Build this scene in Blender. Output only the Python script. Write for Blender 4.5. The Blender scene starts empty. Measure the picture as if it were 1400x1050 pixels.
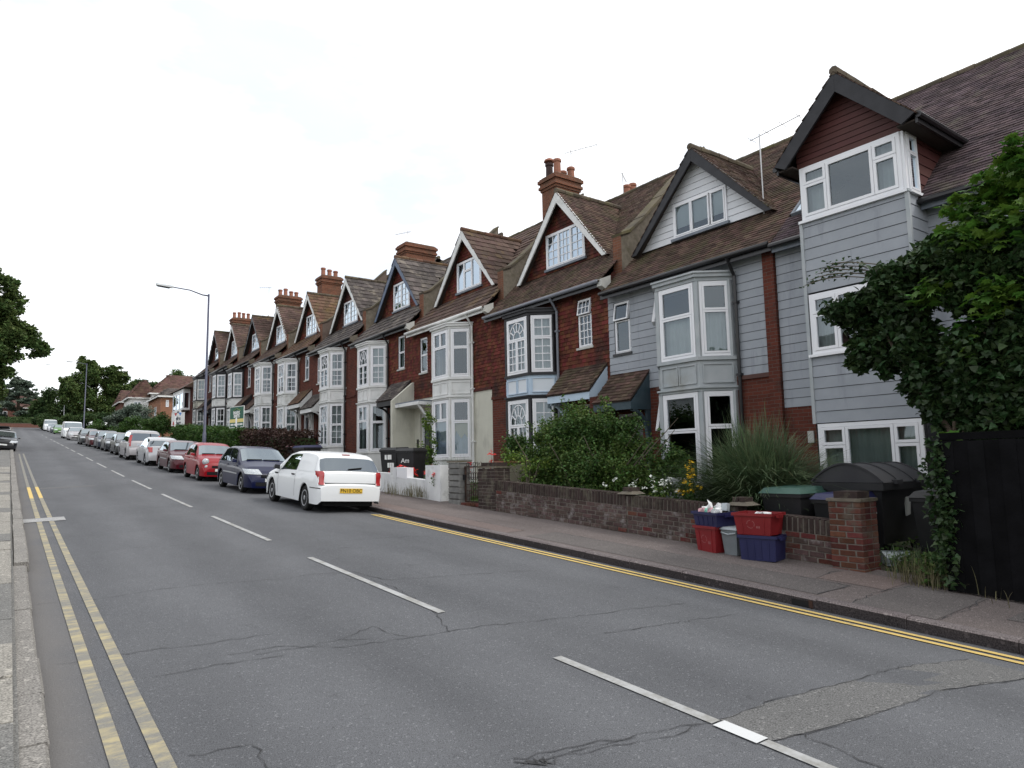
import bpy, math, random
import numpy as np
from mathutils import Matrix, Vector
random.seed(7)
RNG = np.random.default_rng(7)
sc = bpy.context.scene
COL = sc.collection
# ------------------------------------------------------------------ camera
CAM_F, YAW, PITCH, ROLL, EYE = 946.74, 0.6292, 0.1133, -0.0195, 1.82
fw = np.array([math.sin(YAW)*math.cos(PITCH), math.cos(YAW)*math.cos(PITCH), math.sin(PITCH)])
rt0 = np.array([math.cos(YAW), -math.sin(YAW), 0.0])
up0 = np.cross(rt0, fw)
rt = rt0*math.cos(ROLL)+up0*math.sin(ROLL)
up = -rt0*math.sin(ROLL)+up0*math.cos(ROLL)
cd = bpy.data.cameras.new('camera')
cam = bpy.data.objects.new('camera', cd)
COL.objects.link(cam)
cd.sensor_width = 36.0
cd.lens = CAM_F/1400*36.0
cd.clip_start = 0.1
cd.clip_end = 6000
m = Matrix(((rt[0], up[0], -fw[0], 0), (rt[1], up[1], -fw[1], 0), (rt[2], up[2], -fw[2], EYE), (0, 0, 0, 1)))
cam.matrix_world = m
sc.camera = cam
# ------------------------------------------------------------------ sky and sun
SKX, SKY_ = 1.7, 0.4
SUN_EL, SUN_AZ = math.radians(49), math.radians(141)      # azimuth clockwise from +Y
w = bpy.data.worlds.new('World')
sc.world = w
w.use_nodes = True
nt = w.node_tree
nt.nodes.clear()
wo = nt.nodes.new('ShaderNodeOutputWorld')
bg = nt.nodes.new('ShaderNodeBackground')
bg.inputs['Strength'].default_value = 0.15
sky = nt.nodes.new('ShaderNodeTexSky')
sky.sky_type = 'NISHITA'
sky.sun_disc = False
sky.sun_elevation = SUN_EL
sky.sun_rotation = SUN_AZ
tc = nt.nodes.new('ShaderNodeTexCoord')
mp = nt.nodes.new('ShaderNodeMapping')
mp.inputs['Scale'].default_value = (1.0, 1.0, 2.6)
mp.inputs['Location'].default_value = (SKX, SKY_, 0.0)
no = nt.nodes.new('ShaderNodeTexNoise')
no.inputs['Scale'].default_value = 1.35
no.inputs['Detail'].default_value = 7
no.inputs['Roughness'].default_value = 0.55
rp = nt.nodes.new('ShaderNodeValToRGB')
rp.color_ramp.elements[0].position = 0.40
rp.color_ramp.elements[1].position = 0.54
rp.color_ramp.elements[0].color = (0.53, 0.53, 0.53, 1)
mx = nt.nodes.new('ShaderNodeMixRGB')
n2 = nt.nodes.new('ShaderNodeTexNoise')
n2.inputs['Scale'].default_value = 3.4
n2.inputs['Detail'].default_value = 5
r2 = nt.nodes.new('ShaderNodeValToRGB')
r2.color_ramp.elements[0].position = 0.30
r2.color_ramp.elements[1].position = 0.62
r2.color_ramp.elements[0].color = (9.2, 9.3, 9.5, 1)
r2.color_ramp.elements[1].color = (10.4, 10.4, 10.4, 1)
L = nt.links.new
L(tc.outputs['Generated'], mp.inputs['Vector'])
L(mp.outputs['Vector'], no.inputs['Vector'])
L(mp.outputs['Vector'], n2.inputs['Vector'])
L(no.outputs['Fac'], rp.inputs['Fac'])
L(n2.outputs['Fac'], r2.inputs['Fac'])
L(rp.outputs['Color'], mx.inputs['Fac'])
L(sky.outputs['Color'], mx.inputs['Color1'])
L(r2.outputs['Color'], mx.inputs['Color2'])
L(mx.outputs['Color'], bg.inputs['Color'])
L(bg.outputs['Background'], wo.inputs['Surface'])
sd = bpy.data.lights.new('sun', 'SUN')
sd.energy = 1.5
sd.angle = math.radians(14)
sd.color = (1.0, 0.96, 0.9)
sun = bpy.data.objects.new('sun', sd)
COL.objects.link(sun)
sdir = Vector((math.sin(SUN_AZ)*math.cos(SUN_EL), math.cos(SUN_AZ)*math.cos(SUN_EL), math.sin(SUN_EL)))
sun.rotation_euler = sdir.to_track_quat('Z', 'Y').to_euler()
sun.location = (0, -10, 40)
sc.view_settings.view_transform = 'Standard'
sc.view_settings.look = 'None'
sc.view_settings.exposure = 0.15
sc.view_settings.gamma = 1.0
sc.view_settings.use_curve_mapping = False
try:
    sc.cycles.max_bounces = 8
    sc.cycles.transparent_max_bounces = 16
except Exception:
    pass

# ------------------------------------------------------------------ terrain functions
_ys = np.arange(-60, 500, .05)
_g = np.where(_ys < 8, .0468, np.where(_ys < 35, .0468+(_ys-8)/27*.016, np.where(_ys < 110, .0628, np.where(_ys < 175, .069, np.where(_ys < 190, .069*(190-_ys)/15, 0)))))
_z = np.cumsum(_g)*.05
_z -= np.interp(0, _ys, _z)
CX = [-60, -3, .13, .29, .30, 1.2, 3.55, 5.2, 6.2, 6.95, 6.951, 7.08, 9.2, 11, 80]
CZ = [.35, .2, .15, .14, .02, .04, .10, .115, .08, .03, .13, .14, .2, .24, .3]
prof = lambda y: float(np.interp(y, _ys, _z))
cross = lambda x: float(np.interp(x, CX, CZ))
gz = lambda x, y: prof(y)+cross(x)
KERB_L, KERB_R = .30, 6.95

# ------------------------------------------------------------------ materials
MATS = {}


def mat(name, c1, c2=None, rough=.8, scale=6, bump=0, bscale=None, spec=.3, island=None, objrand=None, metal=0,
        moss=None, moss_amt=.5, moss_scale=1.2, detail=6, trans=0, coat=0, contrast=(.35, .65), streak=None):
    """Principled material: two colours mixed by noise, optional per-island or per-object variation, moss/dirt blotches, bump."""
    M = bpy.data.materials.new(name)
    M.use_nodes = True
    nt = M.node_tree
    N = nt.nodes
    B = N['Principled BSDF']
    B.inputs['Roughness'].default_value = rough
    B.inputs['Metallic'].default_value = metal
    B.inputs['Specular IOR Level'].default_value = spec
    if coat:
        B.inputs['Coat Weight'].default_value = coat
        B.inputs['Coat Roughness'].default_value = .04
    L = nt.links.new
    tc = N.new('ShaderNodeTexCoord')
    geo = N.new('ShaderNodeNewGeometry')
    c2 = c2 or c1
    nz = N.new('ShaderNodeTexNoise')
    nz.inputs['Scale'].default_value = scale
    nz.inputs['Detail'].default_value = detail
    L(geo.outputs['Position'], nz.inputs['Vector'])
    rmp = N.new('ShaderNodeMapRange')
    rmp.inputs['From Min'].default_value = contrast[0]
    rmp.inputs['From Max'].default_value = contrast[1]
    L(nz.outputs['Fac'], rmp.inputs['Value'])
    mix = N.new('ShaderNodeMixRGB')
    mix.inputs['Color1'].default_value = (*c1, 1)
    mix.inputs['Color2'].default_value = (*c2, 1)
    L(rmp.outputs['Result'], mix.inputs['Fac'])
    out = mix.outputs['Color']
    if island or objrand:
        hv = N.new('ShaderNodeHueSaturation')
        src = geo.outputs['Random Per Island']
        if objrand:
            oi = N.new('ShaderNodeObjectInfo')
            src = oi.outputs['Random']
        mr = N.new('ShaderNodeMapRange')
        a = island or objrand
        mr.inputs['To Min'].default_value = 1-a
        mr.inputs['To Max'].default_value = 1+a
        L(src, mr.inputs['Value'])
        L(mr.outputs['Result'], hv.inputs['Value'])
        mh = N.new('ShaderNodeMapRange')
        mu = N.new('ShaderNodeMath')
        mu.operation = 'MULTIPLY'
        mu.inputs[1].default_value = 7.31
        fr = N.new('ShaderNodeMath')
        fr.operation = 'FRACT'
        L(src, mu.inputs[0])
        L(mu.outputs[0], fr.inputs[0])
        mh.inputs['To Min'].default_value = .5-.03*a*2
        mh.inputs['To Max'].default_value = .5+.03*a*2
        L(fr.outputs[0], mh.inputs['Value'])
        L(mh.outputs['Result'], hv.inputs['Hue'])
        L(out, hv.inputs['Color'])
        out = hv.outputs['Color']
    if moss:
        n3 = N.new('ShaderNodeTexNoise')
        n3.inputs['Scale'].default_value = moss_scale
        n3.inputs['Detail'].default_value = 8
        n3.inputs['Roughness'].default_value = .65
        if streak:
            mpp = N.new('ShaderNodeMapping')
            mpp.inputs['Scale'].default_value = streak
            L(geo.outputs['Position'], mpp.inputs['Vector'])
            L(mpp.outputs['Vector'], n3.inputs['Vector'])
        else:
            L(geo.outputs['Position'], n3.inputs['Vector'])
        m3 = N.new('ShaderNodeMapRange')
        m3.inputs['From Min'].default_value = .62-.22*moss_amt
        m3.inputs['From Max'].default_value = .78-.22*moss_amt
        L(n3.outputs['Fac'], m3.inputs['Value'])
        mm = N.new('ShaderNodeMixRGB')
        mm.inputs['Color2'].default_value = (*moss, 1)
        L(m3.outputs['Result'], mm.inputs['Fac'])
        L(out, mm.inputs['Color1'])
        out = mm.outputs['Color']
    L(out, B.inputs['Base Color'])
    if bump:
        nb = N.new('ShaderNodeTexNoise')
        nb.inputs['Scale'].default_value = bscale or scale*4
        nb.inputs['Detail'].default_value = 4
        L(geo.outputs['Position'], nb.inputs['Vector'])
        bp = N.new('ShaderNodeBump')
        bp.inputs['Strength'].default_value = min(1, bump)
        bp.inputs['Distance'].default_value = .01
        L(nb.outputs['Fac'], bp.inputs['Height'])
        L(bp.outputs['Normal'], B.inputs['Normal'])
    if trans:
        tb = N.new('ShaderNodeBsdfTranslucent')
        L(out, tb.inputs['Color'])
        ms = N.new('ShaderNodeMixShader')
        ms.inputs['Fac'].default_value = trans
        L(B.outputs['BSDF'], ms.inputs[1])
        L(tb.outputs['BSDF'], ms.inputs[2])
        L(ms.outputs['Shader'], N['Material Output'].inputs['Surface'])
    MATS[name] = M
    return M


def brick_mat(name, c1, c2, mortar, bw=.225, rh=.075, ms=.010, grime=(.05, .045, .04), amt=.4, off=.5):
    M = bpy.data.materials.new(name)
    M.use_nodes = True
    nt = M.node_tree
    N = nt.nodes
    L = nt.links.new
    B = N['Principled BSDF']
    B.inputs['Roughness'].default_value = .9
    B.inputs['Specular IOR Level'].default_value = .2
    uv = N.new('ShaderNodeUVMap')
    br = N.new('ShaderNodeTexBrick')
    br.offset = off
    br.inputs['Color1'].default_value = (*c1, 1)
    br.inputs['Color2'].default_value = (*c2, 1)
    br.inputs['Mortar'].default_value = (*mortar, 1)
    br.inputs['Scale'].default_value = 1
    br.inputs['Mortar Size'].default_value = ms*.5
    br.inputs['Mortar Smooth'].default_value = .2
    br.inputs['Bias'].default_value = 0
    br.inputs['Brick Width'].default_value = bw
    br.inputs['Row Height'].default_value = rh
    L(uv.outputs['UV'], br.inputs['Vector'])
    geo = N.new('ShaderNodeNewGeometry')
    nz = N.new('ShaderNodeTexNoise')
    nz.inputs['Scale'].default_value = 1.1
    nz.inputs['Detail'].default_value = 9
    nz.inputs['Roughness'].default_value = .7
    L(geo.outputs['Position'], nz.inputs['Vector'])
    m3 = N.new('ShaderNodeMapRange')
    m3.inputs['From Min'].default_value = .60-.2*amt
    m3.inputs['From Max'].default_value = .85-.2*amt
    L(nz.outputs['Fac'], m3.inputs['Value'])
    mm = N.new('ShaderNodeMixRGB')
    mm.inputs['Color2'].default_value = (*grime, 1)
    L(m3.outputs['Result'], mm.inputs['Fac'])
    L(br.outputs['Color'], mm.inputs['Color1'])
    L(mm.outputs['Color'], B.inputs['Base Color'])
    bp = N.new('ShaderNodeBump')
    bp.invert = True
    bp.inputs['Strength'].default_value = .8
    bp.inputs['Distance'].default_value = .012
    L(br.outputs['Fac'], bp.inputs['Height'])
    L(bp.outputs['Normal'], B.inputs['Normal'])
    MATS[name] = M
    return M


def glass_mat(name, tint=(.55, .6, .6), refl=.09, rough=.015, deep=None):
    """Window glass: mirror-like reflection by angle over a see-through (or dark) body."""
    M = bpy.data.materials.new(name)
    M.use_nodes = True
    nt = M.node_tree
    N = nt.nodes
    L = nt.links.new
    for n in list(N):
        if n.type == 'BSDF_PRINCIPLED':
            N.remove(n)
    if deep:
        t = N.new('ShaderNodeBsdfDiffuse')
        t.inputs['Color'].default_value = (*deep, 1)
    else:
        t = N.new('ShaderNodeBsdfTransparent')
        t.inputs['Color'].default_value = (*tint, 1)
    g = N.new('ShaderNodeBsdfGlossy')
    g.inputs['Roughness'].default_value = rough
    g.inputs['Color'].default_value = (.80, .91, 1, 1)
    f = N.new('ShaderNodeFresnel')
    f.inputs['IOR'].default_value = 1.5
    a = N.new('ShaderNodeMath')
    a.operation = 'ADD'
    a.use_clamp = True
    a.inputs[1].default_value = refl
    geo = N.new('ShaderNodeNewGeometry')
    nz = N.new('ShaderNodeTexNoise')
    nz.inputs['Scale'].default_value = 1.6
    L(geo.outputs['Position'], nz.inputs['Vector'])
    bp = N.new('ShaderNodeBump')
    bp.inputs['Strength'].default_value = .05
    bp.inputs['Distance'].default_value = .02
    L(nz.outputs['Fac'], bp.inputs['Height'])
    L(bp.outputs['Normal'], g.inputs['Normal'])
    ms = N.new('ShaderNodeMixShader')
    L(f.outputs['Fac'], a.inputs[0])
    L(a.outputs[0], ms.inputs['Fac'])
    L(t.outputs[0], ms.inputs[1])
    L(g.outputs[0], ms.inputs[2])
    L(ms.outputs[0], N['Material Output'].inputs['Surface'])
    MATS[name] = M
    return M


mat('grey_board', (.285, .305, .335), (.315, .335, .365), rough=.6, scale=3, bump=.15, bscale=60, objrand=.04, moss=(.215, .23, .255), moss_amt=.25, streak=(1.3, 1.3, .22), moss_scale=2)
mat('white_board', (.62, .64, .67), (.68, .69, .72), rough=.6, scale=3, objrand=.05)
mat('upvc', (.74, .75, .78), (.78, .78, .80), rough=.35, scale=2, spec=.4)
mat('old_white', (.60, .61, .60), (.70, .70, .69), rough=.55, scale=3, moss=(.42, .42, .38), moss_amt=.25)
mat('bay_grey', (.34, .37, .385), (.40, .42, .43), rough=.6, scale=3, moss=(.3, .31, .3), moss_amt=.25)
mat('pale_blue', (.42, .52, .63), (.46, .56, .66), rough=.55, scale=3)
mat('pale_panel', (.62, .66, .70), rough=.55)
mat('cream_render', (.50, .49, .42), (.56, .55, .47), rough=.85, scale=2, bump=.4, bscale=40, moss=(.36, .35, .3), moss_amt=.3, streak=(1, 1, .3))
mat('stone_trim', (.42, .42, .40), (.5, .5, .47), rough=.8, scale=4)
mat('black_timber', (.014, .014, .017), (.022, .022, .026), rough=.5, scale=5, spec=.35)
mat('blue_timber', (.08, .11, .17), (.1, .13, .19), rough=.5, scale=5)
mat('teal_timber', (.035, .06, .075), (.05, .075, .09), rough=.5, scale=5)
mat('gutter_black', (.012, .012, .014), rough=.35, spec=.5)
mat('gutter_grey', (.16, .17, .2), rough=.4, spec=.4)
mat('lead', (.13, .15, .18), (.18, .2, .23), rough=.6, scale=7)
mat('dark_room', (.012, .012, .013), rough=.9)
mat('curtain', (.50, .54, .55), (.58, .62, .62), rough=.95, scale=3)
mat('net_blue', (.42, .5, .58), (.5, .57, .63), rough=.95, scale=3)
mat('curtain_green', (.36, .42, .40), (.43, .48, .45), rough=.95, scale=2)
mat('blind', (.60, .62, .61), rough=.9)
mat('blind_cream', (.62, .58, .42), rough=.9)
mat('tile_plain', (.065, .043, .038), (.09, .06, .052), rough=.9, scale=2, island=.42, moss=(.12, .10, .055), moss_amt=.35, moss_scale=1.7, bump=.3, bscale=90, spec=.2)
mat('tile_mossy', (.062, .041, .033), (.098, .064, .048), rough=.95, scale=1.6, island=.42, moss=(.075, .066, .036), moss_amt=.45, moss_scale=1.3, bump=.3, bscale=90, spec=.2)
mat('tile_purple', (.058, .040, .046), (.088, .062, .066), rough=.9, scale=2, island=.42, moss=(.11, .1, .075), moss_amt=.25, bump=.3, bscale=90, spec=.25)
mat('tile_brown', (.074, .049, .041), (.105, .070, .058), rough=.9, scale=1.5, island=.25, moss=(.15, .105, .05), moss_amt=.35, moss_scale=1.1, spec=.2)
mat('tile_grey', (.062, .054, .052), (.11, .094, .088), rough=.9, scale=1.5, island=.3, moss=(.2, .175, .145), moss_amt=.45, moss_scale=2.2, spec=.2)
mat('tile_orange', (.098, .060, .042), (.13, .078, .05), rough=.9, scale=1.5, island=.3, moss=(.15, .1, .04), moss_amt=.4, spec=.2)
mat('tile_red', (.085, .050, .042), (.11, .064, .052), rough=.9, scale=2, island=.3, moss=(.09, .07, .045), moss_amt=.3, spec=.2)
mat('ridge_tile', (.075, .062, .048), (.115, .095, .066), rough=.95, scale=3, island=.25, moss=(.11, .098, .045), moss_amt=.5)
mat('hung_red', (.088, .026, .017), (.125, .037, .023), rough=.85, scale=3, island=.35, moss=(.035, .018, .015), moss_amt=.45, moss_scale=.9, spec=.2)
mat('hung_dark', (.06, .022, .018), (.085, .03, .022), rough=.85, scale=3, island=.3, moss=(.03, .018, .016), moss_amt=.4, spec=.2)
mat('red_plank', (.075, .026, .023), (.088, .031, .027), rough=.6, scale=3, objrand=.1)
mat('deck', (.05, .04, .035), rough=1)
brick_mat('brick_red', (.128, .036, .023), (.088, .026, .018), (.12, .092, .078), amt=.42, grime=(.04, .026, .022))
brick_mat('brick_dark', (.10, .028, .02), (.07, .021, .016), (.08, .055, .047), amt=.4, grime=(.03, .02, .018))
brick_mat('brick_chimney', (.19, .078, .045), (.135, .056, .034), (.17, .135, .11), amt=.45, grime=(.09, .065, .045))
brick_mat('brick_orange', (.30, .145, .085), (.23, .105, .065), (.27, .2, .155), amt=.1, grime=(.25, .15, .1))
brick_mat('brick_far', (.16, .07, .055), (.125, .055, .045), (.22, .16, .12), amt=.1)
brick_mat('block_cream', (.40, .37, .29), (.36, .33, .26), (.22, .2, .16), bw=.42, rh=.2, amt=.25, grime=(.22, .2, .15))
mat('pot', (.25, .105, .07), (.31, .14, .095), rough=.85, scale=5, moss=(.14, .09, .06), moss_amt=.3)
mat('pot_dark', (.05, .03, .028), rough=.8)
mat('brick_a', (.105, .035, .026), (.08, .029, .022), rough=.9, scale=20, bump=.6, bscale=120, objrand=.35, moss=(.10, .082, .066), moss_amt=.5, moss_scale=4, spec=.2)
mat('brick_b', (.088, .058, .052), (.066, .045, .042), rough=.92, scale=14, bump=.7, bscale=120, objrand=.3, moss=(.22, .2, .195), moss_amt=.45, moss_scale=5, spec=.2)
mat('brick_c', (.052, .036, .032), (.038, .028, .026), rough=.92, scale=14, bump=.7, bscale=120, objrand=.25, moss=(.11, .10, .075), moss_amt=.5, moss_scale=4, spec=.2)
mat('mortar', (.13, .115, .10), (.16, .14, .12), rough=.95, scale=25, bump=.5, moss=(.07, .06, .05), moss_amt=.4)
mat('cement', (.115, .10, .08), (.16, .14, .112), rough=.95, scale=9, bump=.6, moss=(.09, .08, .055), moss_amt=.5, moss_scale=3)
mat('grey_block', (.14, .14, .135), (.2, .2, .19), rough=.95, scale=8, bump=.9, bscale=50, objrand=.15)
mat('white_wall', (.58, .59, .60), (.68, .69, .69), rough=.8, scale=3, bump=.4, bscale=30, moss=(.36, .37, .36), moss_amt=.3, moss_scale=2.5)
mat('iron', (.015, .011, .010), (.05, .025, .017), rough=.6, scale=9)
mat('plastic_black', (.012, .013, .014), (.018, .018, .02), rough=.42, scale=4, spec=.4)
mat('plastic_lid', (.03, .03, .034), (.04, .04, .043), rough=.5, scale=4, spec=.35)
mat('plastic_green', (.035, .085, .07), (.045, .1, .08), rough=.45)
mat('plastic_red', (.175, .011, .014), (.205, .014, .017), rough=.45, scale=4, spec=.4)
mat('plastic_blue', (.014, .016, .062), (.018, .02, .075), rough=.45, scale=4, spec=.4)
mat('plastic_grey', (.15, .17, .18), (.18, .2, .21), rough=.5, spec=.4)
mat('plastic_pale', (.36, .4, .42), rough=.5)
mat('paper_white', (.75, .76, .76), rough=.8)
mat('paper_label', (.36, .37, .35), rough=.8)
mat('rubbish_green', (.25, .62, .5), rough=.4)
mat('rubbish_pink', (.7, .42, .45), rough=.6)
mat('fence_black', (.0035, .0035, .004), (.006, .006, .007), rough=.9, scale=5, bump=.4, bscale=30, objrand=.3, spec=.08)
mat('lamp_steel', (.055, .06, .1), (.075, .08, .12), rough=.45, spec=.5)
mat('lamp_pale', (.45, .47, .48), rough=.5)
mat('alu', (.5, .5, .5), rough=.4, metal=.7)
mat('tyre', (.012, .012, .012), rough=.85)
mat('rim', (.42, .43, .45), rough=.35, metal=.6)
mat('trim_black', (.01, .01, .011), rough=.5)
mat('under_black', (.006, .006, .006), rough=.95)
mat('light_red', (.33, .018, .022), (.40, .03, .03), rough=.15, spec=.6, coat=.5)
mat('light_clear', (.32, .35, .38), (.55, .58, .6), rough=.12, spec=.7, coat=.6, scale=30)
mat('plate_yellow', (.72, .46, .05), rough=.5)
mat('plate_white', (.72, .74, .72), rough=.5)
mat('logo_print', (.32, .12, .12), rough=.7)
mat('plate_ink', (.01, .01, .01), rough=.6)
mat('sign_green', (.012, .10, .06), rough=.4)
mat('sign_lime', (.34, .42, .05), rough=.4)
mat('sign_white', (.74, .75, .73), rough=.45)
mat('sign_yellow', (.75, .62, .22), rough=.45)
mat('sign_red', (.5, .05, .05), rough=.45)
mat('sign_blue', (.08, .25, .62), rough=.45)
mat('ink_grey', (.06, .07, .09), rough=.6)
mat('bark', (.06, .045, .034), (.09, .07, .05), rough=.95, scale=12, bump=.8)
mat('twig', (.13, .11, .085), rough=.9)
mat('leaf_ivy', (.021, .046, .014), (.034, .066, .02), rough=.5, scale=1.3, island=.45, trans=.22, spec=.35)
mat('leaf_sycamore', (.045, .108, .016), (.088, .175, .024), rough=.5, scale=1.6, island=.4, trans=.35, spec=.3)
mat('leaf_shrub', (.045, .092, .022), (.085, .14, .032), rough=.6, scale=1.4, island=.5, trans=.25, spec=.25)
mat('leaf_bright', (.10, .17, .03), (.14, .21, .04), rough=.6, scale=1.4, island=.4, trans=.3, spec=.25)
mat('leaf_tree', (.062, .105, .032), (.105, .15, .048), rough=.65, scale=.5, island=.5, trans=.32, spec=.2)
mat('leaf_dark', (.04, .075, .028), (.065, .105, .036), rough=.7, scale=.4, island=.4, trans=.28, spec=.2)
mat('leaf_cedar', (.085, .12, .095), (.12, .155, .115), rough=.75, scale=.6, island=.35, trans=.15, spec=.2)
mat('leaf_hedge', (.034, .078, .016), (.058, .112, .024), rough=.65, scale=1.5, island=.4, trans=.22, spec=.2)
mat('leaf_red', (.035, .018, .016), (.05, .03, .02), rough=.65, scale=1.5, island=.4, trans=.2, spec=.2)
mat('blade', (.06, .095, .045), (.12, .17, .085), rough=.6, scale=3, island=.45, trans=.25, spec=.3)
mat('blade_dry', (.125, .115, .06), (.17, .15, .085), rough=.8, scale=3, island=.35, trans=.25)
mat('lawn', (.05, .11, .02), (.08, .15, .03), rough=.9, scale=8)
mat('petal_red', (.62, .03, .04), (.75, .07, .07), rough=.7, island=.2, trans=.2)
mat('petal_white', (.7, .73, .68), rough=.8, trans=.2)
mat('petal_yellow', (.75, .48, .02), rough=.7, trans=.2)
mat('soil', (.05, .042, .033), (.08, .068, .05), rough=1, scale=6, bump=.8, bscale=20, moss=(.05, .07, .025), moss_amt=.6, moss_scale=2)
mat('ground_far', (.07, .085, .04), (.09, .1, .05), rough=1, scale=.2)
mat('yellow_fresh', (.62, .45, .15), (.55, .40, .14), rough=.75, scale=9, moss=(.22, .19, .13), moss_amt=.18, moss_scale=7)
mat('crack', (.034, .034, .035), (.07, .071, .074), rough=1, scale=9)
mat('skin', (.5, .32, .24), rough=.6)
for nm, c in dict(white=(.74, .76, .77), navy=(.003, .006, .038), red=(.26, .004, .010), maroon=(.06, .004, .010), silver=(.42, .43, .45), beige=(.36, .35, .36),
                  darkgrey=(.028, .032, .036), black=(.007, .008, .010), darkblue=(.012, .018, .04), darkred=(.06, .01, .014), green=(.08, .2, .04), purple=(.05, .04, .12)).items():
    mat('paint_'+nm, c, rough=.30, spec=.3, coat=.25, metal=.35 if nm in ('silver', 'beige', 'darkgrey') else 0)
glass_mat('glass', (.66, .70, .70), refl=.06)
glass_mat('glass_sky', (.45, .5, .52), refl=.46)
glass_mat('glass_far', refl=.10, deep=(.035, .04, .045))
glass_mat('glass_car', refl=.14, deep=(.012, .014, .016))
glass_mat('glass_screen', refl=.16, deep=(.06, .07, .07))


def surface_mats():
    """Road, footway and paint: worn layered tarmac."""
    def base(name, stops, fine=190, big=.5, rough=.92, bump=.5, extra=None):
        M = bpy.data.materials.new(name)
        M.use_nodes = True
        nt = M.node_tree
        N = nt.nodes
        L = nt.links.new
        B = N['Principled BSDF']
        B.inputs['Roughness'].default_value = rough
        B.inputs['Specular IOR Level'].default_value = .25
        geo = N.new('ShaderNodeNewGeometry')
        nf = N.new('ShaderNodeTexNoise')
        nf.inputs['Scale'].default_value = fine
        nf.inputs['Detail'].default_value = 3
        L(geo.outputs['Position'], nf.inputs['Vector'])
        nv = N.new('ShaderNodeTexVoronoi')
        nv.inputs['Scale'].default_value = fine*.5
        L(geo.outputs['Position'], nv.inputs['Vector'])
        nb = N.new('ShaderNodeTexNoise')
        nb.inputs['Scale'].default_value = big
        nb.inputs['Detail'].default_value = 7
        nb.inputs['Roughness'].default_value = .62
        mp = N.new('ShaderNodeMapping')
        mp.inputs['Scale'].default_value = (2.2, .7, 1)
        L(geo.outputs['Position'], mp.inputs['Vector'])
        L(mp.outputs['Vector'], nb.inputs['Vector'])
        rr = N.new('ShaderNodeValToRGB')
        rr.color_ramp.elements[0].position = .3
        rr.color_ramp.elements[1].position = .7
        rr.color_ramp.elements[0].color = (*stops[0], 1)
        rr.color_ramp.elements[1].color = (*stops[1], 1)
        L(nb.outputs['Fac'], rr.inputs['Fac'])
        fr = N.new('ShaderNodeMapRange')
        fr.inputs['From Min'].default_value = .3
        fr.inputs['From Max'].default_value = .7
        fr.inputs['To Min'].default_value = .42
        fr.inputs['To Max'].default_value = 1.62
        L(nf.outputs['Fac'], fr.inputs['Value'])
        mu = N.new('ShaderNodeMixRGB')
        mu.blend_type = 'MULTIPLY'
        mu.inputs['Fac'].default_value = 1
        L(rr.outputs['Color'], mu.inputs['Color1'])
        L(fr.outputs['Result'], mu.inputs['Color2'])
        # pale stones showing in the wearing course
        vs = N.new('ShaderNodeSeparateColor')
        L(nv.outputs['Color'], vs.inputs['Color'])
        gt = N.new('ShaderNodeMath')
        gt.operation = 'GREATER_THAN'
        gt.inputs[1].default_value = .975
        L(vs.outputs['Red'], gt.inputs[0])
        gm = N.new('ShaderNodeMath')
        gm.operation = 'MULTIPLY'
        gm.inputs[1].default_value = .45
        L(gt.outputs[0], gm.inputs[0])
        mg = N.new('ShaderNodeMixRGB')
        mg.inputs['Color2'].default_value = (stops[1][0]*2.2, stops[1][1]*2.2, stops[1][2]*2.15, 1)
        L(gm.outputs[0], mg.inputs['Fac'])
        L(mu.outputs['Color'], mg.inputs['Color1'])
        out = mg.outputs['Color']
        if extra:
            out = extra(N, L, geo, out)
        L(out, B.inputs['Base Color'])
        bp = N.new('ShaderNodeBump')
        bp.inputs['Strength'].default_value = bump
        bp.inputs['Distance'].default_value = .006
        L(nv.outputs['Distance'], bp.inputs['Height'])
        L(bp.outputs['Normal'], B.inputs['Normal'])
        MATS[name] = M

    def gutter(N, L, geo, c):
        # grit and dust gathered along both channels, a faint oil band along each lane
        sx = N.new('ShaderNodeSeparateXYZ')
        L(geo.outputs['Position'], sx.inputs[0])
        nz = N.new('ShaderNodeTexNoise')
        nz.inputs['Scale'].default_value = 1.2
        nz.inputs['Detail'].default_value = 6
        L(geo.outputs['Position'], nz.inputs['Vector'])
        w = N.new('ShaderNodeMath')
        w.operation = 'MULTIPLY_ADD'
        w.inputs[1].default_value = .5
        L(nz.outputs['Fac'], w.inputs[0])
        L(sx.outputs['X'], w.inputs[2])
        ml = N.new('ShaderNodeMapRange')
        ml.inputs['From Min'].default_value = .95
        ml.inputs['From Max'].default_value = .6
        L(w.outputs[0], ml.inputs['Value'])
        mm = N.new('ShaderNodeMixRGB')
        mm.inputs['Color2'].default_value = (.135, .128, .122, 1)
        m2 = N.new('ShaderNodeMath')
        m2.operation = 'MULTIPLY'
        m2.inputs[1].default_value = .75
        L(ml.outputs['Result'], m2.inputs[0])
        L(m2.outputs[0], mm.inputs['Fac'])
        L(c, mm.inputs['Color1'])
        # wheel tracks polished along both lanes
        sn = N.new('ShaderNodeMath')
        sn.operation = 'MULTIPLY_ADD'
        sn.inputs[1].default_value = 4.35
        sn.inputs[2].default_value = -.9
        L(w.outputs[0], sn.inputs[0])
        s2 = N.new('ShaderNodeMath')
        s2.operation = 'SINE'
        L(sn.outputs[0], s2.inputs[0])
        s3 = N.new('ShaderNodeMapRange')
        s3.inputs['From Min'].default_value = -1
        s3.inputs['To Min'].default_value = .93
        s3.inputs['To Max'].default_value = 1.07
        L(s2.outputs[0], s3.inputs['Value'])
        # old oil drips and damp marks
        no_ = N.new('ShaderNodeTexNoise')
        no_.inputs['Scale'].default_value = 2.3
        no_.inputs['Detail'].default_value = 8
        no_.inputs['Roughness'].default_value = .75
        L(geo.outputs['Position'], no_.inputs['Vector'])
        s4 = N.new('ShaderNodeMapRange')
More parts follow.
